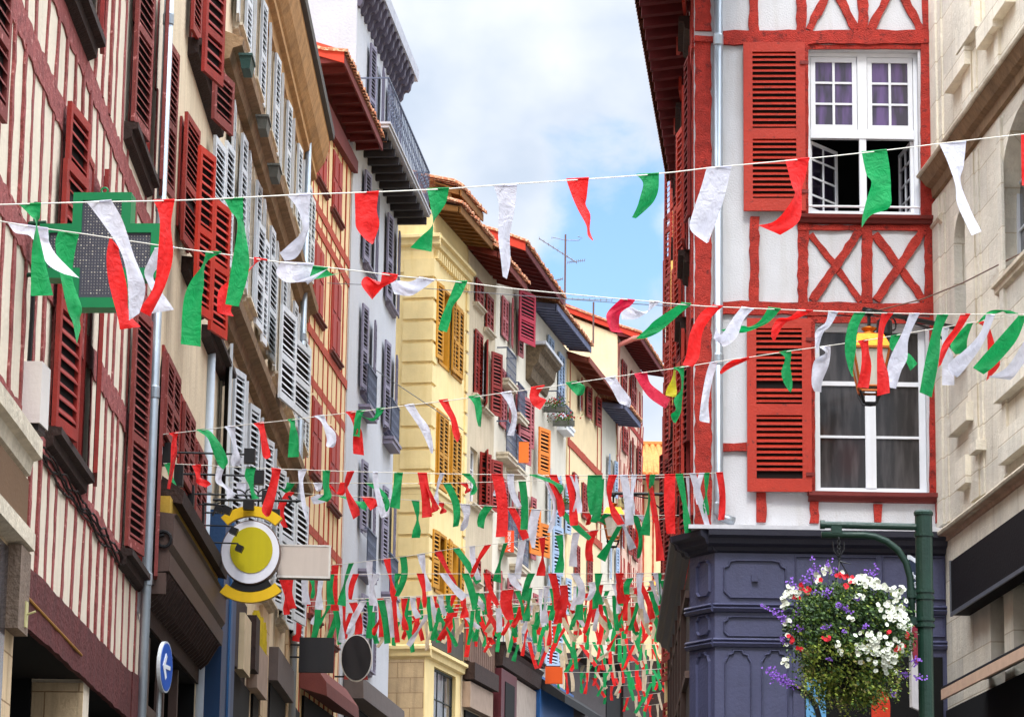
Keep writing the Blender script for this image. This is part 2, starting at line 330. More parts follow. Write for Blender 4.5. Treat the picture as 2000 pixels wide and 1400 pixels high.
# ================================================================= materials
RED = mat('red_paint', (150, 40, 30), 0.6, 0.25, 5, 0.25, 60, streak=.35, dirt=(96, 34, 30))
REDB = mat('bright_red_paint', (190, 44, 26), 0.5, 0.18, 5, 0.12, 60, streak=.3, dirt=(130, 40, 30))
REDM = mat('maroon_paint', (134, 56, 50), 0.65, 0.22, 6, 0.2, 60, peel=(190, 120, 115), peel_amt=0.2)
REDT = mat('red_timber', (174, 50, 38), 0.8, 0.32, 9, 0.75, 60, k=0.9, peel=(120, 36, 30), peel_amt=0.35)
PINKT = mat('weathered_maroon_timber', (150, 76, 72), 0.85, 0.35, 7, 0.8, 30, peel=(190, 134, 124), peel_amt=0.15)
DKRED = mat('dark_oxblood_timber', (92, 40, 38), 0.8, 0.3, 5, 0.7, 22)
ORT = mat('orange_red_timber', (184, 72, 46), 0.8, 0.2, 6, 0.4, 30)
WHP = mat('white_plaster', (230, 231, 234), 0.9, 0.05, 3, 0.28, 55, streak=0.34, dirt=(168, 160, 146), k=0.80)
CRP = mat('cream_plaster', (238, 222, 198), 0.92, 0.08, 2.5, 0.35, 24, streak=0.28, dirt=(150, 132, 112))
BGP = mat('beige_plaster', (234, 214, 180), 0.92, 0.12, 1.4, 0.3, 24, streak=0.6, dirt=(168, 140, 108))
CR2 = mat('warm_cream_plaster', (240, 214, 168), 0.92, 0.08, 2, 0.25, 24, streak=0.3, dirt=(200, 160, 110))
WH4 = mat('pale_grey_plaster', (196, 198, 205), 0.92, 0.06, 1.5, 0.3, 18, streak=0.25, dirt=(176, 168, 154))
YEL = mat('yellow_plaster', (244, 219, 160), 0.9, 0.1, 1.5, 0.15, 24, streak=0.4, dirt=(206, 176, 96))
YEM = mat('yellow_moulding', (244, 219, 160), 0.85, 0.08, 3, 0.1, 24, streak=0.3, dirt=(190, 160, 90))
YES = mat('ochre_shutter_paint', (196, 136, 26), 0.6, 0.12, 5, 0.15, 40)
BG6 = mat('greyish_beige_plaster', (216, 198, 168), 0.92, 0.12, 1.2, 0.3, 20, streak=0.5, dirt=(140, 118, 94))
IVP = mat('ivory_plaster', (234, 224, 204), 0.92, 0.08, 1.5, 0.2, 20, streak=0.3, dirt=(180, 160, 136))
PKP = mat('pinkish_plaster', (232, 196, 172), 0.92, 0.12, 3, 0.3, 20, streak=0.3, dirt=(190, 120, 96))
STN = blockmat('limestone', (250, 240, 222), (0.74, 0.67, 0.57), 1.1, 0.46, streak=0.22, bump=.6)
STN2 = blockmat('warm_old_stone', (214, 186, 148), (0.5, 0.42, 0.34), 0.6, 0.34, streak=0.5)
STM = mat('stone_moulding', (220, 206, 182), 0.92, 0.2, 5, 0.5, 26, streak=0.35, dirt=(110, 92, 72))
STD = mat('stained_shaded_moulding', (150, 122, 92), 0.92, 0.3, 4, 0.6, 20, streak=0.5, dirt=(70, 56, 42))
CORN = mat('brown_stone_cornice', (186, 142, 92), 0.9, 0.3, 3, 0.4, 20, streak=0.45, dirt=(92, 66, 42))
WHF = mat('white_window_paint', (236, 238, 242), 0.5, 0.04, 6, 0.05, 50, k=0.95)
WHS = mat('white_shutter_paint', (214, 218, 220), 0.65, 0.12, 6, 0.1, 50)
GRS = mat('grey_violet_shutter_paint', (134, 128, 148), 0.6, 0.1, 6, 0.1, 50)
BLS = mat('pale_blue_shutter_paint', (170, 190, 216), 0.6, 0.1, 6, 0.1, 50)
PKS = mat('dusty_rose_shutter_paint', (178, 92, 96), 0.6, 0.12, 6, 0.1, 50)
MGS = mat('magenta_red_shutter_paint', (184, 34, 62), 0.55, 0.1, 6, 0.1, 50)
ORS = mat('orange_shutter_paint', (230, 128, 38), 0.55, 0.1, 6, 0.1, 50)
BLK = mat('black_metal', (22, 22, 24), 0.45, 0.2, 8, 0.1, 60)
IRON = mat('wrought_iron', (98, 106, 128), 0.5, 0.2, 8, 0.1, 60)
ZINC = mat('zinc_pipe', (176, 186, 194), 0.38, 0.14, 3, 0.06, 40, metal=0.55, streak=0.2, dirt=(110, 112, 112))
DKW = mat('dark_stained_wood', (52, 34, 28), 0.8, 0.35, 6, 0.5, 24)
BRW = mat('brown_shop_paint', (84, 64, 56), 0.6, 0.14, 4, 0.15, 30)
SLATE = mat('slate_blue_paint', (80, 82, 110), 0.28, 0.12, 3, 0.2, 30, streak=0.2, dirt=(60, 60, 70))
SLDK = mat('dark_slate_paint', (52, 52, 64), 0.5, 0.1, 3, 0.1, 30)
TILE = mat('roof_tile', (168, 100, 66), 0.9, 0.4, 9, 0.5, 30, peel=(186, 152, 120), peel_amt=0.7)
TILD = mat('ochre_roof_tile', (206, 120, 54), 0.85, 0.3, 6, 0.5, 30)
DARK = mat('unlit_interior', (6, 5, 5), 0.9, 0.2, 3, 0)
GLS = glassmat('dark_window_glass', (40, 40, 44))
GLC = glassmat('window_glass_with_net_curtain', (62, 60, 64), curtain=(122, 120, 124))
GLP = glassmat('window_glass_with_violet_curtain', (66, 62, 74), curtain=(104, 84, 128))
GLB = glassmat('bluish_window_glass', (46, 48, 70))
GLW = glassmat('pale_window_glass', (120, 126, 136), curtain=(186, 190, 196))

def eave(F, u0, u1, z, out, drop, wood, tiles, raft=0.55, fas=None, back=3.0, slope=0.38, rise=0.0, u_over=0.15, tile=True, rw=0.08, rh=0.12, verge=None):
    """roof overhang: soffit boards, rafters, edge board, and half-round tiles above"""
    mb = MB(); a, b = u0 - u_over, u1 + u_over
    zo = z - drop; sl = drop / max(out, 0.01)
    mb.pts([(a, 0.3, z + 0.3 * sl + .13), (b, 0.3, z + 0.3 * sl + .13), (b, -out, zo + .13), (a, -out, zo + .13), (a, 0.3, z + 0.3 * sl + .16), (b, 0.3, z + 0.3 * sl + .16), (b, -out, zo + .16), (a, -out, zo + .16)],
           [(0, 1, 2, 3), (4, 7, 6, 5), (0, 3, 7, 4), (1, 5, 6, 2), (2, 6, 7, 3)])
    n = max(2, int((b - a) / raft))
    for i in range(n + 1):
        x = a + 0.04 + (b - a - 0.08) * i / n
        mb.pts([(x - rw / 2, 0.0, z), (x + rw / 2, 0.0, z), (x + rw / 2, -out + .03, zo + 0.03), (x - rw / 2, -out + .03, zo + 0.03),
                (x - rw / 2, 0.0, z + .135), (x + rw / 2, 0.0, z + .135), (x + rw / 2, -out + .03, zo + .135), (x - rw / 2, -out + .03, zo + .135)],
               [(0, 3, 2, 1), (0, 1, 5, 4), (1, 2, 6, 5), (2, 3, 7, 6), (3, 0, 4, 7)])
    o = mb.build('eave', wood, F.root, F)
    MB().box(a, b, -out - 0.035, -out + 0.0, zo + 0.0, zo + 0.17).build('edge_board', fas or wood, F.root, F)
    if verge: MB().pts([(a - .04, -out - .03, zo), (a - .04, back, z + (back) * slope), (a - .04, back, z + back * slope + .34), (a - .04, -out - .03, zo + .24), (a, -out - .03, zo), (a, back, z + back * slope), (a, back, z + back * slope + .34), (a, -out - .03, zo + .24)],
                      [(0, 1, 2, 3), (4, 7, 6, 5), (0, 3, 7, 4), (3, 2, 6, 7), (0, 4, 5, 1)]).build('verge_board', verge, F.root, F)
    if tile:
        t = MB(); r = 0.085; k = int((b - a) / 0.2)
        for i in range(k + 1):
            x = a + (b - a) * i / k
            z0 = zo + 0.2; y0 = -out - 0.10; jj = random.uniform(-.02, .02)
            P = []; m = 7
            rows = [(y0 + jj, z0), (-0.2, z + 0.2 + (0.2 + out) * 0.05), (back * .5, z + .2 + back * .5 * slope), (back, z + .2 + back * slope)]
            for (y, zz) in rows:
                for q in range(m):
                    an = math.pi * q / (m - 1); P.append((x + math.cos(an) * r, y, zz + math.sin(an) * r))
            Fc = [(e * m + q, e * m + q + 1, (e + 1) * m + q + 1, (e + 1) * m + q) for e in range(len(rows) - 1) for q in range(m - 1)]
            Fc.append(tuple(range(m)))
            t.pts(P, Fc)
        t.pts([(a, -out - .05, zo + .185), (b, -out - .05, zo + .185), (b, back, z + .18 + back * slope), (a, back, z + .18 + back * slope)], [(0, 1, 2, 3)])
        t.build('roof_tiles', tiles, F.root, F)
    return o
def win(F, px, pyt, pyb, w, sm=None, lw=0.5, near=True, far=True, ang=-4, v=-0.10, fm=None, g=None, cols=2, rows=3, casing=None, sill=None, closed=False, pitch=0.07, px2=None, lift=0, arch=None, fw=0.05, inset=0.10, split=0.46, panels=2):
    """window whose near jamb is at pixel column px (top pyt, bottom pyb), w metres wide"""
    u0, z1 = F.uz(px, pyt); _, z0 = F.uz(px, pyb)
    if px2: w = F.uz(px2, (pyt + pyb) / 2)[0] - F.uz(px, (pyt + pyb) / 2)[0]
    u0 = F.uz(px, (pyt + pyb) / 2)[0]; u1 = u0 + w
    return winm(F, u0, u1, z0, z1, sm, lw, near, far, ang, v, fm, g, cols, rows, casing, sill, closed, pitch, fw, inset, split, panels)
def winm(F, u0, u1, z0, z1, sm=None, lw=0.5, near=True, far=True, ang=-4, v=-0.10, fm=None, g=None, cols=2, rows=3, casing=None, sill=None, closed=False, pitch=0.07, fw=0.05, inset=0.10, split=0.46, panels=2):
    F.window(u0, u1, z0, z1, fm or WHF, g or GLS, cols, rows, v=inset, fw=fw)
    if casing:
        c = MB(); e = 0.07
        c.box(u0 - e, u0 - 0.002, -0.028, 0.0, z0 - e, z1 + e); c.box(u1 + 0.002, u1 + e, -0.028, 0.0, z0 - e, z1 + e); c.box(u0 - 0.002, u1 + 0.002, -0.026, 0.0, z1 + 0.002, z1 + e); c.box(u0 - 0.002, u1 + 0.002, -0.026, 0.0, z0 - e, z0 - 0.002)
        c.box(u0 + 0.002, u0 + 0.02, 0.0, inset, z0, z1); c.box(u1 - 0.02, u1 - 0.002, 0.0, inset, z0, z1); c.box(u0 + .02, u1 - .02, 0.0, inset, z1 - 0.02, z1 - .002)
        c.build('casing', casing, F.root, F)
    if sill: F.sill(u0 - 0.12, u1 + 0.12, z0 - 0.02, sill)
    if sm:
        if closed:
            h = (u1 - u0) / 2
            F.shutter(u0, 1, h - .006, z0 + .01, z1 - .01, 0, sm, v=-0.035, pitch=pitch, back=True, split=split, panels=panels)
            F.shutter(u1, -1, h - .006, z0 + .01, z1 - .01, 0, sm, v=-0.035, pitch=pitch, back=True, split=split, panels=panels)
        else:
            if near: F.shutter(u0 - 0.02, -1, lw, z0 - .02, z1 + .02, ang, sm, v=v, pitch=pitch, split=split, panels=panels)
            if far: F.shutter(u1 + 0.02, 1, lw, z0 - .02, z1 + .02, ang, sm, v=v, pitch=pitch, split=split, panels=panels)
    return u0, u1, z0, z1
def pipe(path, r, name, label, cat, mt, joints=()):
    o = empty(name, path[-1], label, cat); L0 = o.location
    P = [Vector(p) - L0 for p in path]
    MB().tube(P, r, 12).build('pipe', mt, o, smooth=True)
    mb = MB()
    for p in joints:
        q = Vector(p) - L0; mb = MB(); mb.lathe([(r * 1.02, -0.07), (r * 1.16, -0.06), (r * 1.16, 0.05), (r * 1.02, 0.07)], 14, T=lambda a, q=q: (a[0] + q.x, a[1] + q.y, a[2] + q.z)); mb.build('collar', mt, o)
    return o
def balcony(F, u0, u1, z, out, h, slab, iron, pitch=0.11, floor=0.10, ends=True, pattern=True, brackets=False):
    s = MB().box(u0, u1, -out, 0, z - floor, z)
    s.box(u0 - .03, u1 + .03, -out - .03, 0, z - floor * 0.4, z - 0.002)
    o = s.build('balcony_floor', slab, F.root, F)
    r = MB(); y = -out + 0.04; t = 0.010
    r.box(u0, u1, y - .02, y + .02, z + h - .03, z + h); r.box(u0, u1, y - .012, y + .012, z + .08, z + .10)
    n = int((u1 - u0) / pitch)
    for i in range(n + 1):
        x = u0 + (u1 - u0) * i / n; r.box(x - t, x + t, y - t, y + t, z, z + h - .02)
        if pattern and i < n:
            xm = x + (u1 - u0) / n / 2; rad = (u1 - u0) / n * 0.44
            for zc in (z + h * .3, z + h * .55, z + h * .8):
                pts = [(xm + rad * math.cos(a), y, zc + rad * 1.6 * math.sin(a)) for a in [2 * math.pi * q / 8 for q in range(9)]]
                r.tube(pts, 0.006, 4, cap=False)
    for x in (u0, u1):
        r.box(x - .015, x + .015, y, 0, z + h - .03, z + h)
        m = max(1, int(out / pitch))
        for i in range(m): yy = y + (0 - y) * i / m; r.box(x - t, x + t, yy - t, yy + t, z, z + h - .02)
    r.build('railing', iron, F.root, F)

# ================================================================= setting: ground
g = MB().pts([(-300, -60, 0), (300, -60, 0), (300, 700, 0), (-300, 700, 0)], [(0, 1, 2, 3)]).build('ground', mat('asphalt', (84, 82, 80), 0.95, 0.15, 3, 0.3)); tag(g, None, None, kind='structure')
g = MB().box(-6, 6, -2, 130, 0.002, 0.02).build('street_paving', blockmat('paving', (92, 88, 82), (0.5, 0.5, 0.5), 0.5, 0.3)); tag(g, None, None, kind='structure')

# ================================================================= H1 half-timbered house near left
dr = ray(900, 2000); dr.z = 0; dr.normalize()
A1 = PT(295, 700, 31.7); A1.z = 0
B1 = A1 - dr * 19.5
H1 = Facade(B1, A1, name='timbered_house', label='cream half-timbered house with maroon studs and shutters, nearest on the left')
F = H1; root = H1.root
ZB = [14.2, 9.62, 8.80, 7.30, 6.02]        # beam heights
def X(px, py): return F.uz(px, py)
# openings
def w1(px, zt, zb, w=1.35, **k):
    u0 = F.uz(px, 2000 - (0.5 * (zt + zb) - 1.6) / 27 * 6000)[0]
    winm(F, u0, u0 + w, zb, zt, RED, 0.66, casing=RED, fm=DKW, g=GLS, ang=-6, v=-0.12, pitch=0.085, inset=0.16, cols=2, rows=3, fw=0.07, **k)
    s = F.sill(u0 - 0.25, u0 + w + 0.2, zb - 0.06, DKW, h=0.26, out=0.26)
    return u0
zt = X(137, 240)[1]; zC = X(137, 470)[1]
u = X(137, 350)[0]; winm(F, u, u + 1.3, zC, zt, RED, 0.7, casing=RED, fm=DKW, ang=-6, v=-0.12, pitch=0.1, inset=0.16, fw=.07); F.sill(u - .25, u + 1.5, zC - .05, DKW, .09, .12)
zD1, zD0 = X(265, 632)[1], X(247, 1082)[1]
u = X(257, 850)[0]; winm(F, u, u + 1.3, zD0, zD1, REDM, 0.72, casing=RED, fm=DKW, ang=-7, v=-0.14, pitch=0.075, inset=0.16, fw=.07); F.sill(u - .75, u + 1.4, zD0 - .05, DKW, .12, .14)
u = X(118, 690)[0]; winm(F, u, u + 1.35, zD0 + .12, zD1 - .05, RED, 0.72, casing=RED, fm=DKW, ang=-7, v=-0.14, pitch=0.1, inset=0.16, fw=.07); F.sill(u - .75, u + 1.5, zD0 + .09, DKW, .12, .14)
zB0 = X(262, 285)[1]
u = X(264, 140)[0]; winm(F, u, u + 1.3, zB0, zB0 + 2.1, REDM, 0.74, casing=RED, fm=DKW, ang=-6, v=-0.14, pitch=0.08, inset=0.16, fw=.07); F.sill(u - .75, u + 1.4, zB0 - .03, DKW, .12, .14)
u = X(126, 20)[0]; zz = X(160, 60)[1]; winm(F, u, u + 1.3, zz + .1, zz + 2.1, RED, 0.7, casing=RED, fm=DKW, ang=-6, v=-0.12, pitch=0.08, inset=0.16, fw=.07); F.sill(u - .5, u + 1.5, zz + .05, DKW, .14, .16)
F.leafpx(-26, -160, 205, 15, 1250, REDM, v=-.06, pitch=.085)
# ground-floor bays (dark shop openings between stone piers)
zL = 4.55
gb = [(X(20, 1300)[0], X(163, 1350)[0]), (X(175, 1330)[0], X(250, 1370)[0])]
for a, b in gb: F.holes.append((a, b, 0.0, zL))
F.wall(CRP, 14.2, reveal=0.5, depth=7)
mb = MB()
for z, w_ in ((9.62, .24), (8.80, .26), (7.32, .24), (5.98, .2)):
    F.beam(mb, (0, z), (F.len - .05, z), w_, 0.02, px=False, th=0.012)
for z0, z1 in ((5.0, 5.9), (6.08, 7.2), (7.44, 8.68), (8.93, 9.5), (9.75, 11.2), (11.2, 14.0)):
    x = 0.4
    while x < F.len - 0.1:
        zz0, zz1 = z0, z1
        blocked = any(h[0] - 0.06 < x < h[1] + 0.06 and h[2] < z1 and h[3] > z0 for h in F.holes)
        if not blocked: F.beam(mb, (x + random.uniform(-.06, .06), z0 - .03), (x + random.uniform(-.06, .06), z1 + .03), random.uniform(.08, .13), 0.02, px=False, th=0.007)
        else:
            for h in F.holes:
                if h[0] - 0.06 < x < h[1] + 0.06 and h[2] < z1 and h[3] > z0:
                    if h[2] - z0 > 0.4: F.beam(mb, (x, z0 - .03), (x, h[2] - .25), .15, .016, px=False, th=.007)
                    if z1 - h[3] > 0.2: F.beam(mb, (x, h[3] + .1), (x, z1 + .03), .15, .016, px=False, th=.007)
        x += random.uniform(0.5, 0.62) * (1.0 if x > 8 else 0.92)
mb.build('timber_frame', PINKT, root, F)
mb = MB(); F.beam(mb, (0, 4.72), (F.len - .02, 4.74), .46, .008, px=False, th=.04, seg=.2); F.beam(mb, (F.len - 1.1, 4.72), (F.len - .04, 4.72), .54, .006, px=False, th=.06, seg=.2)
mb.build('bressummer_beam', DKRED, root, F)
# bundle of cables sagging along the beam
mb = MB()
uq = X(75, 850)[0]
for k in range(4):
    pts = []
    for i in range(90):
        uu = uq + (F.len - uq - .05) * i / 89; pts.append((uu, -0.02 - 0.008 * k + random.uniform(-.003, .003), 5.88 + 0.03 * k + 0.03 * math.sin(i * (.31 + .13 * k) + 2 * k) * math.sin(i * .11 + k) + random.uniform(-.008, .008)))
    mb.tube(pts, 0.010, 5)
mb.build('cable_bundle', mat('old_cable', (46, 36, 32), .8), root, F)
mb = MB()
for pts in ([(46, 1, 0)],):
    pass
u_, z_ = X(47, 620); mb.tube([(u_, -.05, z_ + .9), (u_, -.06, z_), (u_ + .02, -.05, z_ - .5)], .018, 6); mb.build('downlead_cable', BLK, root, F)
# stone piers of the ground floor
mb = MB()
for a, b in gb: MB().box(a + .01, b - .035, .02, 1.19, zL - .02, zL - .004).build('soffit_shade', DARK, root, F)  # black sheet under the lintel paints in the shade of the opening
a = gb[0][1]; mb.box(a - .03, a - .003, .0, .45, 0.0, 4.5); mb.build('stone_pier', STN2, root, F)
a = gb[1][1]; MB().box(a - .03, a - .003, .01, 1.2, 0.0, 4.54).build('jamb_shade', DARK, root, F)  # black linings over the far jambs stand in for shade
MB().box(gb[0][1] - .03, gb[0][1] - .004, .46, 1.2, 0.0, 4.54).build('jamb_shade', DARK, root, F)
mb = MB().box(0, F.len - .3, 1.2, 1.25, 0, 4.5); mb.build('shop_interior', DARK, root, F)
mb = MB(); a = X(60, 1300)[0]; mb.box(a, a + .05, .3, .36, 0, 4.5); mb.build('shop_mullion', mat('grey_frame', (70, 70, 72), .5), root, F)
mb = MB(); a, z = X(35, 1160); b2, z2 = X(148, 1275); mb.tube([(a, -.05, z), (b2, -.05, z - .04)], .012, 6)
mb.build('rusty_rod', mat('rust_yellow', (176, 122, 40), .7), root, F)
# downpipe at the corner
pz = [PT(318, -60, 31.4), PT(309, 380, 31.5), PT(299, 700, 31.6), PT(288, 900, 31.6), PT(277, 1170, 31.6), PT(262, 1420, 31.6)]
pipe([(PT(303, 700, 31.2).x - 0.0, PT(303, 700, 31.2).y, 13.6), (PT(303, 700, 31.2).x, PT(303, 700, 31.2).y, 0.05)], 0.052, 'downpipe', 'long zinc rainwater pipe at the corner of the near timbered house', 'drainpipe', ZINC,
     joints=[(PT(303, 700, 31.2).x, PT(303, 700, 31.2).y, z) for z in (12.0, 9.95, 7.95, 6.0, 3.9)])
t = empty('meter_box', PT(270, 1172, 31.3), 'small white rounded box on the wall beside the near zinc pipe', 'electrical box')
MB().box(-.04, .04, -.06, .06, -.13, .10).build('body', WHF, t); MB().tube([(0, 0, .10), (0, 0, .16)], .02, 6).build('cap', BLK, t); MB().tube([(0, 0, -.13), (.02, 0, -.2), (.05, 0, -.3), (.04, 0, -.7)], .01, 6).build('lead', WHF, t)

# near stone shopfront that projects at the bottom left
dr1 = dr; A0 = PT(38, 1000, 21.6); A0.z = 0; B0 = A0 - dr * 8
F0 = Facade(B0, A0, name='stone_shopfront', label='projecting stone shopfront with brown roller blind at bottom left edge', cat='shopfront')
zl = F0.uz(60, 890)[1]; zb = F0.uz(48, 1050)[1]
F0.wall(STN2, zl - .02, depth=0.9, name='wall')
MB().sweep([(0, zl - .22), (-.05, zl - .2), (-.07, zl - .1), (-.13, zl - .08), (-.13, zl + .05), (0, zl + .12)], 0, F0.len + .1, j=.006).build('ledge', STM, F0.root, F0)
MB().box(0, F0.len - .02, -.06, -.002, zb, zl - .26).build('roller_blind', mat('brown_blind', (108, 80, 54), .7, .06), F0.root, F0)
MB().sweep([(0, zb - .16), (-.12, zb - .14), (-.12, zb - .02), (0, zb)], 0, F0.len + .02).build('lower_ledge', STM, F0.root, F0)
MB().box(F0.len - .5, F0.len - .01, -.1, -.003, zb - .75, zb - .17).build('wooden_bracket', mat('weathered_grey_wood', (128, 108, 92), .85, .3, 8, .6), F0.root, F0)
MB().box(F0.len - 3.5, F0.len - .55, -.02, .0, 0, zb - .2).build('shop_window', GLS, F0.root, F0)
for kk in range(2):
    pass
# ================================================================= H1b beige house
H1b, _ = facade_vp(295, 31.7, 955, 412, name='beige_house', label='narrow beige rendered house with red louvred shutters between two zinc pipes'); F = H1b; X = F.uz
# upper windows
L_ = lambda *a, **k: F.leafpx(*a, **k)
u0, zt_ = X(347, 225); zb_ = X(347, 430)[1]
winm(F, X(350, 300)[0], X(350, 300)[0] + 1.15, X(350, 445)[1], X(350, 235)[1], None, casing=RED, fm=DKW, inset=.14); 
L_(323, 65, 385, 341, 1500, REDM, v=-.05, pitch=.07)
L_(356, 204, 480, 383, 1500, RED, v=-.06, pitch=.075); F.sill(X(357, 480)[0] - .1, X(357, 480)[0] + 2.4, X(372, 545)[1], DKW, .12, .14)
winm(F, X(388, 400)[0], X(388, 400)[0] + 1.0, X(388, 560)[1], X(388, 300)[1], None, casing=RED, fm=DKW, inset=.14)
L_(381, 266, 620, 412, 2500, REDB, v=-.30, pitch=.085, split=.5)
L_(410, 372, 655, 443, 2500, REDB, v=-.34, pitch=.085, split=.5)
L_(396, -60, 150, 434, 2500, RED, v=-.55, pitch=.09)
L_(414, 120, 238, 452, 2300, REDM, v=-.55, pitch=.085, panels=1)
winm(F, X(372, 40)[0], X(372, 40)[0] + 1.2, X(372, 90)[1], X(372, 90)[1] + 1.9, RED, .55, casing=RED, fm=DKW, inset=.14)
a, z = X(372, 90); F.sill(a - .3, a + 3.2, z, DKW, .14, .22)
a, z = X(398, 645); F.sill(a - .3, a + 2.6, z, DKW, .12, .2)
# mid windows
for pxl, pxr, yt, yb in ((313, 341, 678, 860), (347, 370, 772, 945), (372, 394, 850, 1010)):
    a, z1 = X(pxl + 4, yt + 10); b, _ = X(pxr, (yt + yb) / 2); z0 = X(pxl + 4, yb)[1]
    winm(F, a, a + max(.95, b - a), z0, z1, REDM, closed=True, casing=RED, pitch=.07)
zc = X(345, 1180)[1]
F.holes.append((.5, F.len - .5, 0, zc - .6))
F.wall(BGP, 15.6, depth=7, reveal=.3)
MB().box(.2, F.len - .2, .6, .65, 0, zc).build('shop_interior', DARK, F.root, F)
MB().box(F.len - .54, F.len - .503, .01, .59, 0, zc - .62).build('jamb_shade', DARK, F.root, F); MB().box(.51, F.len - .55, .01, .59, zc - .64, zc - .602).build('soffit_shade', DARK, F.root, F)  # jamb and soffit covered in black as painted shade
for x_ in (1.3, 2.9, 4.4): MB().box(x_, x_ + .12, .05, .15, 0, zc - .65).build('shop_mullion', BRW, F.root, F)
MB().box(.52, F.len - .56, .04, .14, zc - 1.5, zc - 1.38).build('shop_transom', BRW, F.root, F)
# brown shop cornice with scrolled console and ribbed underside
za = X(408, 1285)[1]; zb = za + .62
s = MB(); s.sweep([(0, za), (-.27, za + .02), (-.28, za + .2), (-.25, za + .24), (-.3, za + .3), (-.3, zb - .02), (-.33, zb), (0, zb + .04)], 0.05, F.len - .05)
s.build('shop_cornice', BRW, F.root, F)
s = MB(); n = 26
for i in range(n):
    x = .15 + (F.len - .4) * i / n; s.tube([(x, -.02, za - .3), (x, -.1, za - .22), (x, -.18, za - .1), (x, -.25, za)], [.05, .06, .05, .04], 6)
s.box(.1, F.len - .1, -.03, 0, za - .5, za); s.build('cornice_ribs', DKW, F.root, F)
s = MB(); s.box(.04, .1, -.24, 0, za - .22, za); s.build('console', BRW, F.root, F)
a, z = X(300, 1090)
s = MB(); c = Vector((.02, -.18, zb - .28)); s.tube([c + Vector((0, math.cos(t) * (.1 - t * .006) - .02, math.sin(t) * (.1 - t * .006))) for t in [q * .5 for q in range(17)]], .018, 6); s.tube([c + Vector((0, .06, -.1)), c + Vector((0, .12, -.25)), c + Vector((0, .17, -.34))], .02, 6); s.build('iron_scroll', BLK, F.root, F)
# rolled awning above the cornice and its arms
ya = X(395, 1130)[1]
s = MB(); s.sweep([(-.05, zb + .25), (-.32, zb + .2), (-.34, zb + .34), (-.1, zb + .5)], .6, F.len - .3); s.build('awning_box', DKW, F.root, F)
s = MB(); s.box(.35, F.len - .4, -.22, -.04, zb + .05, zb + .24); s.build('yellow_blind', mat('mustard_canvas', (196, 158, 60), .8), F.root, F)
s = MB(); s.box(.02, .5, -.10, -.003, zb + .06, zb + 1.15); s.build('wooden_panel', BRW, F.root, F)
for i in range(4):
    s = MB(); x = 1.4 + i * 1.35; z = zb + .95 - .0 * i; s.box(x - .05, x + .05, -.1, 0, z - .2, z + .05); s.tube([(x, -.08, z - .05), (x, -.9, z - .06)], .012, 5); s.box(x - .05, x + .05, -1.02, -.9, z - .16, z + .0); s.build('spot_lamp_arm', BLK, F.root, F)
P = PT(412, 700, 37.9)
pipe([(P.x, P.y, 11.6), (P.x, P.y, 0.05)], .06, 'downpipe', 'pale grey drainpipe between the beige house and the house with white shutters', 'drainpipe', mat('pale_pipe', (186, 196, 204), .45, .1, 3, .05, 30, streak=.2, dirt=(120, 120, 120)), joints=[(P.x, P.y, z) for z in (10.0, 8.1, 6.4, 4.4)])

# ================================================================= H2 white shutters
H2, _ = facade_vp(412, 38.2, 1010, 590, name='white_shuttered_house', label='ochre stone house with many white shutters and heavy brown cornice'); F = H2; X = F.uz
cols_ = [0.9, 3.3, 5.9, 8.4, 10.9, 13.4, 15.8]
for i, c in enumerate(cols_):
    if c + 1.0 > F.len: c = F.len - 1.25
    winm(F, c + .5, c + 1.45, 14.75, 16.25, WHS, .48, ang=4, v=-.05, pitch=.08, fm=WHF, g=GLC, sill=STM, rows=3)
    winm(F, c + .5, c + 1.5, 11.55, 13.5, WHS, .5, ang=3, v=-.05, pitch=.08, fm=WHF, g=GLC, sill=STM)
    if i < 6: winm(F, c + .5, c + 1.5, 8.0, 10.2, WHS, .5, ang=12, v=-.05, pitch=.08, fm=WHF, g=GLC, sill=STM)
F.wall(BGP, 17.4, depth=8, reveal=.3)
for c in cols_:                          # long vertical stone joints / window surrounds
    for a, b in ((14.65, 16.4), (11.4, 13.7), (7.9, 10.4)):
        for x in (c + .36, c + 1.46 + .04):
            if x + .14 < F.len: MB().box(x, x + .1, -.02 - zj(), 0, a, b).build('stone_surround', STM, F.root, F)
for z, n_ in ((14.0, 'string_course'), (10.7, 'string_course')):
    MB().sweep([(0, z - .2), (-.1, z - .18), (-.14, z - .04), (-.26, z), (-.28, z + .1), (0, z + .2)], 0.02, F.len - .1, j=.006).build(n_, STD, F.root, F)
MB().sweep([(0, 16.3), (-.06, 16.32), (-.08, 16.5), (-.16, 16.54), (-.16, 16.66), (-.2, 16.7), (-.3, 16.86), (-.38, 17.12), (-.38, 17.3), (0, 17.4)], -.1, F.len + .1).build('cornice', CORN, F.root, F)
MB().sweep([(-.36, 17.28), (-.46, 17.3), (-.47, 17.44), (-.36, 17.5)], -.1, F.len + .15).build('gutter', mat('dark_gutter', (66, 62, 60), .6), F.root, F)
L2 = F.leafpx
L2(545, 584, 783, 574, 1950, WHS, v=-.3, pitch=.09, fr=.08); L2(572, 652, 806, 603, 1950, WHS, v=-.3, pitch=.09, fr=.08)
L2(545, 950, 1130, 571, 1950, WHS, v=-.3, pitch=.09, fr=.08); L2(573, 965, 1215, 597, 1950, WHS, v=-.3, pitch=.09, fr=.08)
L2(413, 252, 500, 434, 1600, WHS, v=-.08, pitch=.075); L2(435, 262, 515, 452, 1600, WHS, v=-.08, pitch=.075)
L2(464, 310, 560, 476, 1500, WHS, v=-.08, pitch=.08); L2(498, 420, 640, 512, 1500, WHS, v=-.08, pitch=.08); L2(511, 455, 675, 520, 1500, WHS, v=-.08, pitch=.08)
L2(522, 485, 700, 537, 1500, WHS, v=-.08, pitch=.08)
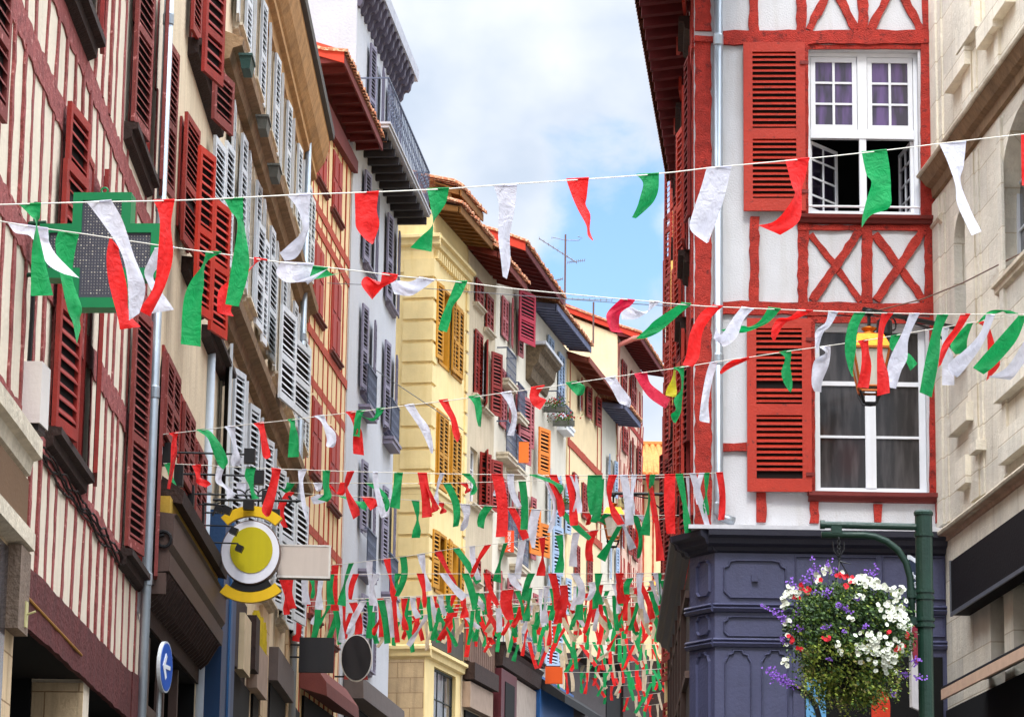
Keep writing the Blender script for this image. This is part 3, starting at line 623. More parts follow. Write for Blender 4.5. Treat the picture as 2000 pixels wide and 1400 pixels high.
for px, py in ((482, 118), (514, 235), (536, 328)):    # planters on the upper sills
    a, z = X(px, py + 25, -.3)
    t = empty('window_planter', F.W(a, -.3, z), {482: 'dark green planter box under the highest near white shutters', 514: 'grey planter box with dry flowers, middle one of three on upper sills', 536: 'grey planter box, lowest in the photo of three on upper sills'}[px], 'planter', 'planter boxes on the upper window sills', H2.root.rotation_euler[2])
    MB().pts([tuple(c_ * .8 for c_ in p_) for p_ in ((-.26, -.07, 0), (.26, -.07, 0), (.26, .07, 0), (-.26, .07, 0), (-.32, -.1, .22), (.32, -.1, .22), (.32, .1, .22), (-.32, .1, .22))], [(0, 3, 2, 1), (0, 1, 5, 4), (1, 2, 6, 5), (2, 3, 7, 6), (3, 0, 4, 7)]).build('box', mat('green_planter', (40, 72, 68), .6) if px == 482 else mat('grey_planter', (96, 96, 88), .8), t)
    MB().box(-.27, .27, -.092, .092, .16, .19).build('rim', mat('green_planter', (40, 72, 68), .6) if px == 482 else mat('grey_planter', (96, 96, 88), .8), t)
# shop level of H2: blue pilaster, fascia boards, dark openings
MB().box(.1, 1.9, -.25, 0, 0, 7.9).build('blue_pilaster', mat('petrol_blue_paint', (24, 62, 104), .5, .1), F.root, F)
MB().box(.9, 1.15, -.28, -.252, 0, 7.9).build('blue_strip', mat('petrol_blue_light', (44, 92, 140), .5, .1), F.root, F)
def pb(F, l, r, t, b, o0, o1, m_, nm):
    u0, z1 = F.uz(l, t); u1, _ = F.uz(r, t); _, z0 = F.uz(l, b); return MB().box(u0, u1, -o1, -o0, z0, z1).build(nm, m_, F.root, F)
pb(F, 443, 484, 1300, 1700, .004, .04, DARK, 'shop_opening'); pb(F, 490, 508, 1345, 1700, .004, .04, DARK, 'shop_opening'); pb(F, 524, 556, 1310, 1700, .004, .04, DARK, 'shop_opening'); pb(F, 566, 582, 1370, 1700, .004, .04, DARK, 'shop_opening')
pb(F, 441, 482, 1125, 1299, .003, .02, DKW, 'dark_shopfront'); pb(F, 508.5, 524, 1310, 1700, .003, .02, DKW, 'dark_shopfront'); pb(F, 446, 456, 1130, 1300, .021, .10, DKW, 'hanging_board'); pb(F, 456, 470, 1195, 1310, .004, .16, mat('cream_board', (206, 184, 148), .7), 'fascia_board'); pb(F, 474, 482, 1200, 1310, .004, .2, DKW, 'hanging_board')
pb(F, 483, 504, 1255, 1345, .004, .16, mat('taupe_board', (166, 142, 124), .7), 'fascia_board'); pb(F, 522, 556, 1262, 1330, .004, .18, mat('grey_brown_board', (96, 84, 80), .7), 'fascia_board')
MB().box(F.uz(506, 1200)[0], F.uz(520, 1200)[0], -.06, -.003, 0, F.uz(506, 1180)[1]).build('stone_pier', STN2, F.root, F); MB().box(F.uz(558, 1200)[0], F.uz(566, 1200)[0], -.06, -.003, 0, F.uz(558, 1200)[1]).build('stone_pier', STN2, F.root, F)
s = MB(); ua, za_ = F.uz(484, 1180); ub, _ = F.uz(508, 1180)
for i in range(70):
    x = random.uniform(ua, ub); z = za_ - random.random() * .5; s.box(x, x + .03, -.10 - random.random() * .05, -.06, z - random.uniform(.2, .55), z)
s.build('dry_straw_screen', mat('straw', (206, 180, 40), .9, .2), F.root, F)
P = PT(590, 700, 52.0)
pipe([(P.x + .0, P.y, 17.0), (P.x, P.y, 3)], .06, 'downpipe', 'grey pipe at the far end of the white-shuttered house', 'drainpipe', ZINC, joints=[(P.x, P.y, z) for z in (13.2, 10.2)])

# ================================================================= H3 red timber and eave
H3, _ = facade_vp(598, 55.0, 1500, 680, name='timbered_house', label='cream house with red closed shutters under a deep red tiled eave'); F = H3; X = F.uz
def red3(px, pyt, pyb, w=.95):
    return win(F, px, pyt, pyb, w, REDB if False else mat('red_closed_shutter', (164, 46, 30), .6, .12), closed=True, casing=mat('red_closed_shutter', (164, 46, 30)), pitch=3, panels=1)
Hw = []
for px, t_, b_ in ((620, 232, 350), (650, 290, 412), (613, 465, 610), (648, 530, 690), (609, 770, 925), (644, 830, 985), (606, 1070, 1200), (640, 1110, 1250)):
    u0, z1 = X(px, t_); z0 = X(px, b_)[1]; w_ = 1.25
    F.holes.append((u0, u0 + w_, z0, z1)); Hw.append((u0, u0 + w_, z0, z1))
    h = w_ / 2; rc = mat('red_closed_shutter', (164, 46, 30), .6, .12)
    for k in range(2): 
        q = MB().box(u0 + k * h + .015, u0 + k * h + h - .015, -.03, .02, z0 + .01, z1 - .01); q.box(u0 + k * h + .1, u0 + k * h + h - .1, -.045, -.031, z0 + .1, (z0 + z1) / 2 - .05); q.box(u0 + k * h + .1, u0 + k * h + h - .1, -.045, -.031, (z0 + z1) / 2 + .05, z1 - .1); q.build('shutter', rc, F.root, F)
    F.sill(u0 - .15, u0 + w_ + .15, z0 - .02, mat('red_brown_sill', (110, 48, 38), .7), .06, .1)
F.wall(CR2, 18.95, depth=7)
mb = MB(); zs3 = [X(640, 470)[1], X(612, 640)[1], X(606, 740)[1], X(603, 1030)[1]]
for z in (X(630, 425)[1], X(612, 432)[1], X(610, 640)[1] if False else X(628, 680)[1], X(606, 740)[1], X(603, 1030)[1], 18.8):
    F.beam(mb, (0, z), (F.len, z), .17, .01, px=False, th=.008)
x = .25
while x < F.len:
    zcuts = sorted([5.5] + [h[2] - .1 for h in Hw if h[0] - .05 < x < h[1] + .05] + [h[3] + .05 for h in Hw if h[0] - .05 < x < h[1] + .05] + [18.8])
    for a, b in zip(zcuts[0::2], zcuts[1::2]):
        if b - a > .3: F.beam(mb, (x, a), (x, b), .075, .01, px=False, th=.005)
    x += .62
mb.build('timber_frame', ORT, F.root, F)
eave(F, 0, F.len, 19.05, .55, .0, mat('oxblood_eave', (112, 34, 28), .7, .2), TILE, raft=.62, verge=mat('vermilion_verge', (214, 62, 34), .6), slope=.36, back=3.2, rh=.16)
s = MB(); s.prism([(0.2, 18.2), (F.len - .1, 18.5), (F.len - .1, 18.75), (.2, 18.7)], -.12, 0); s.build('eave_brace', mat('oxblood_eave', (112, 34, 28)), F.root, F)
zw = X(605, 1325)[1]
MB().box(.6, F.len - .4, -.05, -.003, 0, zw - .4).build('shop_opening', DARK, F.root, F)
s = MB(); s.sweep([(-.02, zw + .3), (-.25, zw + .15), (-.5, zw - .2), (-.52, zw - .45), (-.02, zw - .3)], .2, F.len - .9); s.build('awning', mat('maroon_canvas', (112, 56, 50), .85), F.root, F)

# ================================================================= H4 tall pale house with balcony
H4, _ = facade_vp(680, 60.3, 1560, 772, name='tall_pale_house', label='tall pale grey house with slate-grey shutters and a long wrought-iron balcony'); F = H4; X = F.uz
ZBAL = 19.55
def w4(px, t_, b_, w_=1.05, **k):
    return win(F, px, t_, b_, w_, GRS, .52, ang=-5, v=-.1, fm=GRS, g=GLB, pitch=.08, sill=k.pop('sill', GRS), **k)
w4(712, 342, 518); w4(756, 425, 592); w4(707, 602, 765, 1.0); w4(751, 672, 838, 1.0)
w4(706, 905, 1040, 1.05, sill=None); w4(747, 955, 1100, 1.05, sill=None)
w4(706, 1165, 1300, 1.1); 
uu = X(722, 200)[0]; winm(F, uu, uu + 1.1, ZBAL + .02, ZBAL + 2.2, GRS, .52, ang=-5, v=-.1, fm=GRS, g=GLB, pitch=.08)
uu = X(757, 300)[0]; winm(F, uu, uu + 1.1, ZBAL + .02, ZBAL + 2.2, GRS, .52, ang=-5, v=-.1, fm=GRS, g=GLB, pitch=.08)
F.wall(WH4, 22.8, depth=9)
balcony(F, .0, F.len, ZBAL, .72, .95, mat('balcony_edge', (190, 190, 196), .7), IRON, pitch=.24, floor=.12)
for i in range(12):
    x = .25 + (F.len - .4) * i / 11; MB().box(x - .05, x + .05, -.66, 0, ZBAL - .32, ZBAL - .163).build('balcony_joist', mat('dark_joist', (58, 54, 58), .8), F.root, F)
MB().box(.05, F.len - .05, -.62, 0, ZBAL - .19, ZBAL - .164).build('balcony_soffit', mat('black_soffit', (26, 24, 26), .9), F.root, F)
for px, py in ((693, 800), (740, 862), (692, 1120), (737, 1165)):
    a, z = X(px + 8, py - 10); 
    balcony(F, a - .05, a + 1.25, z, .22, .85, GRS, IRON, pitch=.12, floor=.16)
s = MB(); s.sweep([(0, 22.5), (-.25, 22.65), (-.38, 22.65), (-.4, 22.9), (0, 22.98)], .0, F.len + .05); s.build('cornice', mat('grey_cornice', (186, 188, 198), .7), F.root, F)
n = 14
for i in range(n):
    s = MB(); x = .1 + (F.len - .05) * i / n
    prof = [(0, 21.85), (-.05, 21.84), (-.10, 21.9), (-.12, 22.02), (-.16, 22.06), (-.22, 22.05), (-.27, 22.12), (-.29, 22.25), (-.33, 22.3), (-.35, 22.45), (0, 22.45)]
    s.sweep([(a_, b_ + .2) for a_, b_ in prof], x - .09, x + .09).build('eave_bracket', mat('slate_bracket', (88, 82, 98), .7), F.root, F)
zw = X(692, 1330)[1]; MB().sweep([(-.02, zw + .2), (-.4, zw - .1), (-.42, zw - .5), (-.02, zw - .5)], .4, F.len - .2).build('shop_awning', mat('grey_brown_board', (96, 84, 80)), F.root, F)
MB().box(.6, F.len - .6, -.04, -.003, 0, zw - .52).build('shop_opening', DARK, F.root, F)

# ================================================================= H5 yellow corner house
A5 = PT(842, 700, 68.9)
H5, _ = facade_vp(842, 68.9, 2290, 912, name='yellow_house', label='yellow corner house with ochre shutters, quoins and dentilled cornice'); F = H5; X = F.uz
# flank facing the camera
Lp = F.W(0, 1.6, 0); F5b = Facade(Vector((Lp.x, Lp.y, 0)), Vector((F.a.x, F.a.y, 0)), root=H5)
zc5 = F5b.uz(800, 470)[1]; zg5 = F5b.uz(800, 1270)[1]
def w5(px, t_, b_, w_=.95, **k): return win(F, px, t_, b_, w_, YES, .48, ang=-5, v=-.08, fm=YES, g=GLS, pitch=.09, casing=YES, **k)
for px, t_, b_ in ((858, 560, 705), (883, 592, 728), (852, 802, 952), (878, 835, 985), (850, 1040, 1150), (874, 1060, 1175)): w5(px, t_, b_, closed=(px in (883, 878, 852)))
w_ = win(F, 847, 1300, 1420, 2.2, None, fm=mat('dark_green_frame', (40, 52, 50), .5), g=GLC, cols=3, rows=2, inset=.08)
F.wall(YEL, zc5 + .72, depth=1.6, name='wall')
# quoins, string courses, dentils, frieze
q = MB(); z = zg5 + .15; i = 0
while z < zc5 - .5:
    q.box(F5b.len - .68, F5b.len + .045, -.045, .0, z, z + .42); z += .5; i += 1
q.build('quoins', YEM, F.root, F5b)
q = MB(); z = zg5 + .15
while z < zc5 - .5: q.box(.005, .42, -.045, 0, z, z + .42); q.box(F.len - .25, F.len - .01, -.045, 0, z, z + .42); z += .5
q.build('quoins', YEM, F.root, F)
zs5 = F5b.uz(800, 955)[1]; zt5 = F5b.uz(800, 715)[1]
for zz, o_ in ((zs5, .1), (zg5, .16), (zc5 - .0, .2)):
    prof = [(0, zz - .16), (-o_ * .5, zz - .12), (-o_ * .6, zz), (-o_, zz + .03), (-o_, zz + .1), (0, zz + .16)]
    MB().sweep(prof, .0, F5b.len + o_ * .9).build('string_course', YEM, F.root, F5b); MB().sweep([(y - .001, z_ + .001) for y, z_ in prof], -o_ * .2, F.len).build('string_course', YEM, F.root, F)
q = MB()
for i in range(16): x = .1 + i * (F.len - .2) / 16; q.box(x, x + .12, -.1, 0, zc5 - .42, zc5 - .22)
for i in range(4): x = .15 + i * .4; q.box(x, x + .2, -.05, 0, zc5 - .4, zc5 - .22) if False else None
q.build('dentils', YEM, F.root, F)
MB().box(0, F5b.len + .03, -.03, 0, zc5 - .75, zc5 - .6).build('frieze_band', YEM, F.root, F5b)
eave(F, 0, F.len, zc5 + .72, .62, .12, mat('ochre_brown_rafter', (128, 84, 34), .8, .3), TILE, raft=.36, slope=.4, back=1.6, rw=.11, u_over=.06)
MB().box(0.02, F5b.len - .02, -.03, -.002, 0, zg5 - .2).build('ground_floor_stone', STN2, F.root, F5b)
MB().box(.35, F.len - .1, -.06, -.003, X(870, 1245)[1] - .35, X(870, 1245)[1] + .32).build('shop_sign_board', mat('dark_olive_board', (70, 66, 58), .7), F.root, F)
# ochre chimney-like dormer behind the eave
Fd = Facade(F.W(2.9, .4, 0), F.W(F.len + 1.6, .4, 0), root=H5)
eave(Fd, 0, Fd.len, Fd.uz(915, 425)[1], .35, .12, mat('ochre_brown_rafter', (146, 100, 42)), TILE, raft=.5, slope=.35, back=1.2, u_over=.05)
MB().box(0, Fd.len, 0, 1.2, zc5 + .6, Fd.uz(915, 425)[1] + .1).build('attic_wall', YEL, F.root, Fd)

# ================================================================= H6..H11 receding houses on the left
H6, _ = facade_vp(912, 72.4, 2200, 967, name='beige_house', label='greyish beige house with rust-red shutters right of the yellow house'); F = H6; X = F.uz
for px, t_, b_, cl in ((924, 640, 768, 1), (941, 672, 795, 0), (926, 540, 590, 1), (946, 570, 640, 1), (918, 870, 980, 0), (941, 885, 985, 0), (920, 1085, 1130, 1), (945, 1110, 1180, 1)):
    win(F, px, t_, b_, .85, RED if px < 960 else RED, .5, near=(px > 919), ang=20, v=-.05, fm=WHF, g=GLC, closed=bool(cl), pitch=.09, sill=STM)
zt6 = X(930, 505)[1]; F.wall(BG6, zt6, depth=6)
eave(F, 0, F.len, zt6, .75, .25, mat('dark_red_rafter', (116, 44, 34), .8, .3), TILE, raft=.5, slope=.4, back=3, u_over=.1)
zz = X(930, 1230)[1]; s = MB()
for i in range(14): s.box(.1 + i * .25, .3 + i * .25, -.12, -.003, zz - .9, zz)
s.build('plank_cladding', mat('grey_brown_planks', (120, 92, 78), .85, .25), F.root, F)
MB().sweep([(0, zz), (-.25, zz + .02), (-.28, zz + .1), (0, zz + .16)], 0, F.len).build('shop_cornice', DKW, F.root, F)
MB().box(.1, F.len - .4, -.3, -.02, zz - 1.35, zz - .95).build('shop_sign_board', DKW, F.root, F)
MB().box(.1, F.len - .6, -.2, -.003, zz - 2.0, zz - 1.4).build('taupe_panel', mat('taupe_board', (166, 142, 124)), F.root, F); MB().box(.3, F.len - .6, -.05, -.003, 0, zz - 2.05).build('shop_opening', DARK, F.root, F)

H7, _ = facade_vp(967, 75.7, 2090, 1042, name='ivory_house', label='ivory house with rose shutters, small iron balconies and a large magenta shutter'); F = H7; X = F.uz
for px, t_, b_ in ((977, 575, 655), (997, 590, 680), (974, 715, 830), (992, 740, 850), (1018, 770, 860), (977, 930, 1040), (997, 950, 1040), (1022, 960, 1080), (975, 1120, 1190), (1002, 1130, 1220), (1026, 1150, 1230)):
    win(F, px, t_, b_, .8, PKS, .42, ang=8, v=-.05, fm=WHF, g=GLC, closed=(px in (974, 977, 1002)), pitch=.09)
zt7 = X(1000, 520)[1]; F.wall(IVP, zt7, depth=6)
eave(F, 0, F.len, zt7, .75, .22, mat('maroon_rafter', (104, 34, 36), .8, .3), TILE, raft=.5, slope=.4, back=3, verge=mat('vermilion_verge', (214, 62, 34)), u_over=.2)
for px, py in ((973, 748), (995, 815), (972, 880 + 12), (992, 918), (976, 1070), (998, 1110)):
    a, z = X(px - 3, py - 10) ; balcony(F, a, a + 1.3, z, .3, .8, STM, IRON, pitch=.16, floor=.16)
F.leafpx(1013, 562, 665, 1044, 4000, MGS, v=-.15, pitch=.09, fr=.09, label='large magenta louvred shutter standing open')
F.leafpx(1012, 768, 900, 1036, 3400, PKS, v=-.15, pitch=.09, fr=.09)
s = MB(); zq = X(1040, 690)[1]
MB().box(F.len - 1.3, F.len + 1.6, -.56, 0, zq, zq + .09).build('bay_cornice', mat('pale_lead', (206, 206, 210), .5), F.root, F)
s = MB().sweep([(0, zq - .95), (-.14, zq - .85), (-.2, zq - .6), (-.34, zq - .45), (-.38, zq - .2), (-.5, zq - .1), (-.52, zq), (0, zq)], F.len - 1.2, F.len + 1.5); s.build('bay_console', mat('carved_grey_stone', (116, 98, 76), .9, .5, 9, 1.0, 22), F.root, F)
zg = X(1000, 1290)[1]
MB().sweep([(0, zg - .5), (-.3, zg - .45), (-.34, zg - .1), (-.4, zg), (0, zg + .06)], 0, F.len).build('shop_cornice', DKW, F.root, F)
MB().box(0, 2.2, -.28, -.003, 0, zg - .52).build('maroon_shopfront', mat('oxblood_shop', (84, 26, 36), .5), F.root, F); MB().box(.5, 1.8, -.3, -.282, zg - 2.2, zg - .8).build('shop_glass', DARK, F.root, F)
MB().box(2.4, F.len, -.2, -.003, 0, zg - .52).build('pale_shopfront', mat('pale_taupe', (176, 160, 146), .6), F.root, F)
balcony(F, .6, F.len - .2, zg + .2, .45, .9, DKW, IRON, pitch=.2, floor=.12)

H8, _ = facade_vp(1042, 81.0, 2200, 1110, name='white_house', label='narrow white house with pale blue shutters and grey scalloped eave'); F = H8; X = F.uz
for px, t_, b_ in ((1067, 652, 725), (1088, 685, 800), (1070, 920, 1020), (1090, 935, 1030), (1068, 1110, 1180), (1090, 1120, 1190), (1072, 1220, 1290)):
    win(F, px, t_, b_, .85, BLS, .42, ang=10, v=-.05, fm=WHF, g=GLW, closed=(px in (1067, 1088)), pitch=.09)
zt8 = X(1060, 625)[1]; F.wall(IVP, zt8, depth=5)
eave(F, 0, F.len, zt8 + .05, .62, .1, mat('grey_blue_rafter', (104, 108, 134), .8, .25), TILE, raft=.34, slope=.35, back=3, rw=.14, u_over=.1)
F.leafpx(1051, 832, 925, 1073, 4200, ORS, v=-.15, pitch=.09, fr=.09, label='orange louvred shutter standing open')
F.leafpx(1034, 990, 1080, 1054, 4200, ORS, v=-.15, pitch=.09, fr=.09); F.leafpx(1054, 1020, 1085, 1072, 4200, ORS, v=-.15, pitch=.09, fr=.09)
F.leafpx(1078, 1025, 1120, 1098, 4200, BLS, v=-.15, pitch=.09, fr=.09); F.leafpx(1064, 1200, 1300, 1090, 4200, BLS, v=-.1, pitch=.09, fr=.09)
for px, py in ((1072, 800), (1090, 828)):
    a, z = X(px, py); balcony(F, a - .2, a + .9, z, .3, .5, WHF, IRON, pitch=.16, floor=.2)
MB().box(.2, F.len, -.25, -.003, 0, X(1075, 1340)[1]).build('blue_shopfront', mat('shop_blue', (40, 96, 160), .5), F.root, F)
MB().sweep([(-.2, X(1075, 1342)[1]), (-.9, X(1075, 1342)[1] - .5), (-.9, X(1075, 1342)[1] - .7), (-.2, X(1075, 1342)[1] - .3)], .3, F.len + 2).build('shop_awning', mat('black_canvas', (26, 26, 28), .8), F.root, F)

H9, _ = facade_vp(1110, 86.0, 2200, 1177, name='timbered_house', label='cream half-timbered house with bright red shutters and a red-brown gutter board'); F = H9; X = F.uz
for px, t_, b_, cl in ((1133, 745, 802, 0), (1152, 765, 820, 0), (1117, 920, 985, 1), (1135, 940, 1010, 1), (1155, 955, 1010, 0), (1120, 1060, 1130, 1), (1145, 1075, 1150, 1)):
    win(F, px, t_, b_, .75, RED, .5, ang=8, v=-.05, fm=WHF, g=GLC, closed=bool(cl), pitch=.09)
zt9 = X(1120, 712)[1]; F.wall(CR2, zt9, depth=5)
mb = MB()
for py in ((865), (1010)): z = X(1112, py)[1]; F.beam(mb, (0, z), (F.len, z), .22, .01, px=False)
for i in range(9):
    x = .3 + i * (F.len - .5) / 8
    F.beam(mb, (x, X(1112, 1000)[1]), (x, zt9), .07, .008, px=False, th=.01) if not any(h[0] - .1 < x < h[1] + .1 for h in F.holes) else None
mb.build('timber_frame', ORT, F.root, F)
eave(F, 0, F.len, zt9 + .0, .6, .16, mat('rust_brown_eave', (132, 58, 38), .7), TILE, raft=.9, slope=.35, back=3, tile=False, u_over=.1)
MB().pts([(0, -.6, zt9 - .0), (F.len, -.6, zt9 - .0), (F.len, 3, zt9 + 1.3), (0, 3, zt9 + 1.3)], [(0, 1, 2, 3)]).build('roof', TILE, F.root, F)

H10, _ = facade_vp(1177, 91.7, 2200, 1206, name='small_house', label='very narrow white house with a blue-grey eave between two timbered houses'); F = H10; X = F.uz
for px, t_, b_ in ((1187, 890, 960), (1190, 1060, 1130)): win(F, px, t_, b_, .9, BLS, .3, fm=WHF, g=GLW, pitch=.09, ang=8, v=-.05)
zt10 = X(1180, 800)[1]; F.wall(IVP, zt10, depth=5)
eave(F, 0, F.len, zt10, .7, .1, mat('grey_blue_rafter', (104, 108, 134)), TILE, raft=.34, slope=.35, back=3, rw=.14, u_over=.1)

H11, _ = facade_vp(1206, 94.3, 2130, 1256, name='timbered_house', label='far pinkish house with red diagonal timbers and a plain cream gable wall'); F = H11; X = F.uz
for px, t_, b_ in ((1212, 700, 765), (1230, 722, 790), (1214, 830, 880), (1233, 860, 925), (1215, 1010, 1070), (1234, 1030, 1090)):
    win(F, px, t_, b_, 1.0, RED, .45, fm=WHF, g=GLC, pitch=.1, ang=5, v=-.05, closed=(px % 2 == 0))
zt11 = X(1214, 668)[1]; F.wall(PKP, zt11, depth=14)
mb = MB()
for py in (800, 960, 1120): z = X(1207, py)[1]; F.beam(mb, (0, z), (F.len, z), .16, .01, px=False, th=.01)
for i in range(16):
    x = .2 + i * (F.len - .4) / 15; z = 5.0 
    while z < zt11 - .8:
        if not any(h[0] - .15 < x < h[1] + .15 and h[2] - .2 < z + .5 and h[3] > z for h in F.holes): F.beam(mb, (x, z), (x + random.uniform(-.3, .3), z + 1.0), .10, .01, px=False, th=.006)
        z += 1.0
mb.build('timber_frame', REDT, F.root, F)
eave(F, 0, F.len, zt11, .7, .15, mat('maroon_rafter', (104, 34, 36)), TILE, raft=.4, slope=.42, back=14, verge=mat('vermilion_verge', (214, 62, 34)), u_over=.1)
Lg = F.W(0, 14, 0); Fg = Facade(Vector((Lg.x, Lg.y, 0)), Vector((F.a.x, F.a.y, 0)), root=H11)
MB().prism([(0, 5), (Fg.len, 5), (Fg.len, zt11 + .05), (0, zt11 + 14 * .42)], -.02, .05).build('gable_wall', mat('gable_render', (238, 220, 180), .92, .1, .8, .2, 12, streak=.3, dirt=(190, 170, 130)), F.root, Fg)
P = F.W(-.1, -.55, zt11 - .05)
pipe([P + Vector((.3, 0, .0)), P + Vector((0, 0, -.05)), P + Vector((-.5, .4, -.2)), P + Vector((-.55, .4, -.9))], .09, 'gutter_bend', 'pink gutter bend under the far gable roof', 'gutter', mat('pink_zinc', (196, 120, 110), .6))

MB().box(0, F.len, -.25, -.003, 0, X(1215, 1250)[1]).build('shopfront', DKW, F.root, F)
for H_, py_, m_ in ((H9, 1285, mat('brown_black_paint', (62, 52, 52), .6, .2)), (H10, 1290, DARK)):
    MB().box(0, H_.len, -.2, -.003, 0, H_.uz(1120 if H_ is H9 else 1180, py_)[1]).build('shopfront', m_, H_.root, H_)
    MB().sweep([(-.2, H_.uz(1120 if H_ is H9 else 1180, py_)[1] - .1), (-.5, H_.uz(1120 if H_ is H9 else 1180, py_)[1] - .1), (-.52, H_.uz(1120 if H_ is H9 else 1180, py_)[1] + .1), (-.2, H_.uz(1120 if H_ is H9 else 1180, py_)[1] + .15)], 0, H_.len).build('shop_cornice', DKW, H_.root, H_)
# closing house at the bend, with ochre tiled roof
Pa, Pb = PT(1240, 1000, 108), PT(1330, 1000, 108)
H12 = Facade(Pa, Pb, name='bend_house', label='small cream house with an ochre tiled roof closing the street at the bend'); F = H12
z12 = F.uz(1270, 930)[1]
F.wall(CR2, z12, depth=6)
eave(F, 0, F.len, z12, .9, .3, DKW, TILD, raft=.5, slope=.62, back=2.2)
MB().tube([(-.2, 2.2, z12 + .2 + 2.2 * .62), (F.len + .2, 2.2, z12 + .2 + 2.2 * .62)], .13, 8).build('ridge_tiles', TILD, F.root, F)
MB().box(.0, F.len, -.05, -.003, 0, F.uz(1270, 1290)[1]).build('shopfront', DKW, F.root, F)
mb = MB()
for i in range(5): F.beam(mb, (.3 + i * .35, 3), (.3 + i * .35, z12 - .3), .06, .01, px=False)
mb.build('timber_frame', ORT, F.root, F)

# ================================================================= right: red and white timbered house
Pa, Pb = PT(1355, 700, 34.0), PT(1833, 700, 34.0); Pb.y = Pa.y
HR = Facade(Pa, Pb, name='timbered_house', label='white house with thick red timbers, X-braces and white windows facing the camera on the right'); F = HR; X = F.uz
def PR(l, r, t, b): u0, z1 = X((l), (t + 0)); u1, z0 = X(r, b); u0b, _ = X(l, b); return min(u0, u0b), u1, z0, z1
# window 1 (upper, open lower part)
a0, a1, b0, b1 = PR(1578, 1797, 98, 420); F.holes.append((a0, a1, b0, b1))
um = X(1686, 200)[0]; zt_a, zt_b = X(1686, 250)[1], X(1686, 267)[1]
s = MB(); v = .10; fw = .045
s.box(a0, a0 + fw, v, v + .06, b0, b1); s.box(a1 - fw, a1, v, v + .06, b0, b1); s.box(a0 + fw, a1 - fw, v, v + .06, b1 - .045, b1); s.box(a0 + fw, a1 - fw, v, v + .06, b0, b0 + .06)
s.box(a0 + fw, a1 - fw, v - .02, v + .06, zt_b, zt_a); s.box(um - .055, um + .055, v - .012, v + .06, zt_a, b1 - .045); s.box(um - .04, um + .04, v - .01, v + .06, b0 + .06, zt_b)
W1 = s.build('window', WHF, F.root, F)
for l, r in ((a0 + fw + .006, um - .06), (um + .06, a1 - fw - .006)):
    s = MB(); y0, y1 = v + .004, v + .05; z0_, z1_ = zt_a + .008, b1 - .05; k = .055
    s.box(l, l + k, y0, y1, z0_, z1_); s.box(r - k, r, y0, y1, z0_, z1_); s.box(l + k, r - k, y0, y1, z0_, z0_ + k); s.box(l + k, r - k, y0, y1, z1_ - k * 1.1, z1_)
    s.box((l + r) / 2 - .014, (l + r) / 2 + .014, y0 + .006, y1 - .008, z0_ + k, z1_ - k * 1.1)
    for i in (1, 2): zz = z0_ + k + (z1_ - z0_ - 2 * k) * i / 3; s.box(l + k, r - k, y0 + .009, y1 - .01, zz - .012, zz + .012)
    q = s.build('upper_sash', WHF, W1, F)
    MB().box(l + k - .01, r - k + .01, y1 - .018, y1 - .012, z0_ + k - .01, z1_ - k).build('pane', GLP, W1, F)
def casement(hx, dx, dy, W_, z0_, z1_, hv, cols=2, rows=4):
    def T(p): return (hx + dx * p[0] - dy * p[1], hv + dy * p[0] + dx * p[1], p[2])
    s = MB(); k = .04
    s.box(0, k, 0, .04, z0_, z1_, T); s.box(W_ - k, W_, 0, .04, z0_, z1_, T); s.box(k, W_ - k, 0, .04, z0_, z0_ + k * 1.3, T); s.box(k, W_ - k, 0, .04, z1_ - k, z1_, T)
    s.box(W_ / 2 - .012, W_ / 2 + .012, .006, .034, z0_ + k, z1_ - k, T)
    for i in range(1, rows): zz = z0_ + (z1_ - z0_) * i / rows; s.box(k, W_ - k, .008, .032, zz - .011, zz + .011, T)
    q = s.build('open_casement', WHF, W1, F); MB().box(k - .005, W_ - k + .005, .017, .022, z0_ + k, z1_ - k, T).build('pane', glassmat('clear_dark_glass', (20, 18, 24), .05, (40, 32, 52)), W1, F)
casement(a0 + fw, math.cos(math.radians(52)), math.sin(math.radians(52)), .60, b0 + .065, zt_b - .01, v + .05)
casement(a1 - fw, -math.cos(math.radians(84)), math.sin(math.radians(84)), .60, b0 + .065, zt_b - .01, v + .05)
MB().tube([(a0, -.0, X(1686, 404)[1]), (a1, -.0, X(1686, 404)[1])], .014, 8).build('guard_rail', WHF, W1, F)
s = MB(); s.box(-.9, 1.0, 0, .02, 0, 1); 
MB().box(a0 - .3, a1 + .3, 1.6, 1.65, b0 - .8, b1 + .4).build('room_back_wall', DARK, W1, F)
# window 2
c0, c1, d0, d1 = PR(1594, 1812, 634, 962); F.holes.append((c0, c1, d0, d1))
s = MB(); v = .10; k = .06; um2 = X(1702, 800)[0]
s.box(c0, c0 + k, v, v + .06, d0, d1); s.box(c1 - k * 1.2, c1, v, v + .06, d0, d1); s.box(c0 + k, c1 - k * 1.2, v, v + .06, d1 - .06, d1); s.box(c0 + k, c1 - k * 1.2, v, v + .06, d0, d0 + .06)
s.box(um2 - .06, um2 + .06, v - .012, v + .06, d0 + .06, d1 - .06); s.box(um2 - .008, um2 + .008, v - .02, v - .012, d0 + .06, d1 - .06)
for py in (745, 850): zz = X(1702, py)[1]; s.box(c0 + k, c1 - k, v + .01, v + .05, zz - (.03 if py == 745 else .014), zz + (.02 if py == 745 else .014))
W2 = s.build('window', WHF, F.root, F)
MB().box(c0 + k - .01, um2 - .05, v + .035, v + .04, d0 + .05, d1 - .05).build('pane', GLC2 := glassmat('grey_glass', (44, 42, 42), .1, (74, 70, 70)), W2, F); MB().box(um2 + .05, c1 - k, v + .035, v + .04, d0 + .05, d1 - .05).build('pane', GLC2, W2, F)
ztop = X(1355, -120)[1]; zlow = X(1355, 1036)[1]
F.wall(WHP, ztop, z0=zlow, reveal=.18, sides=False, name='wall')
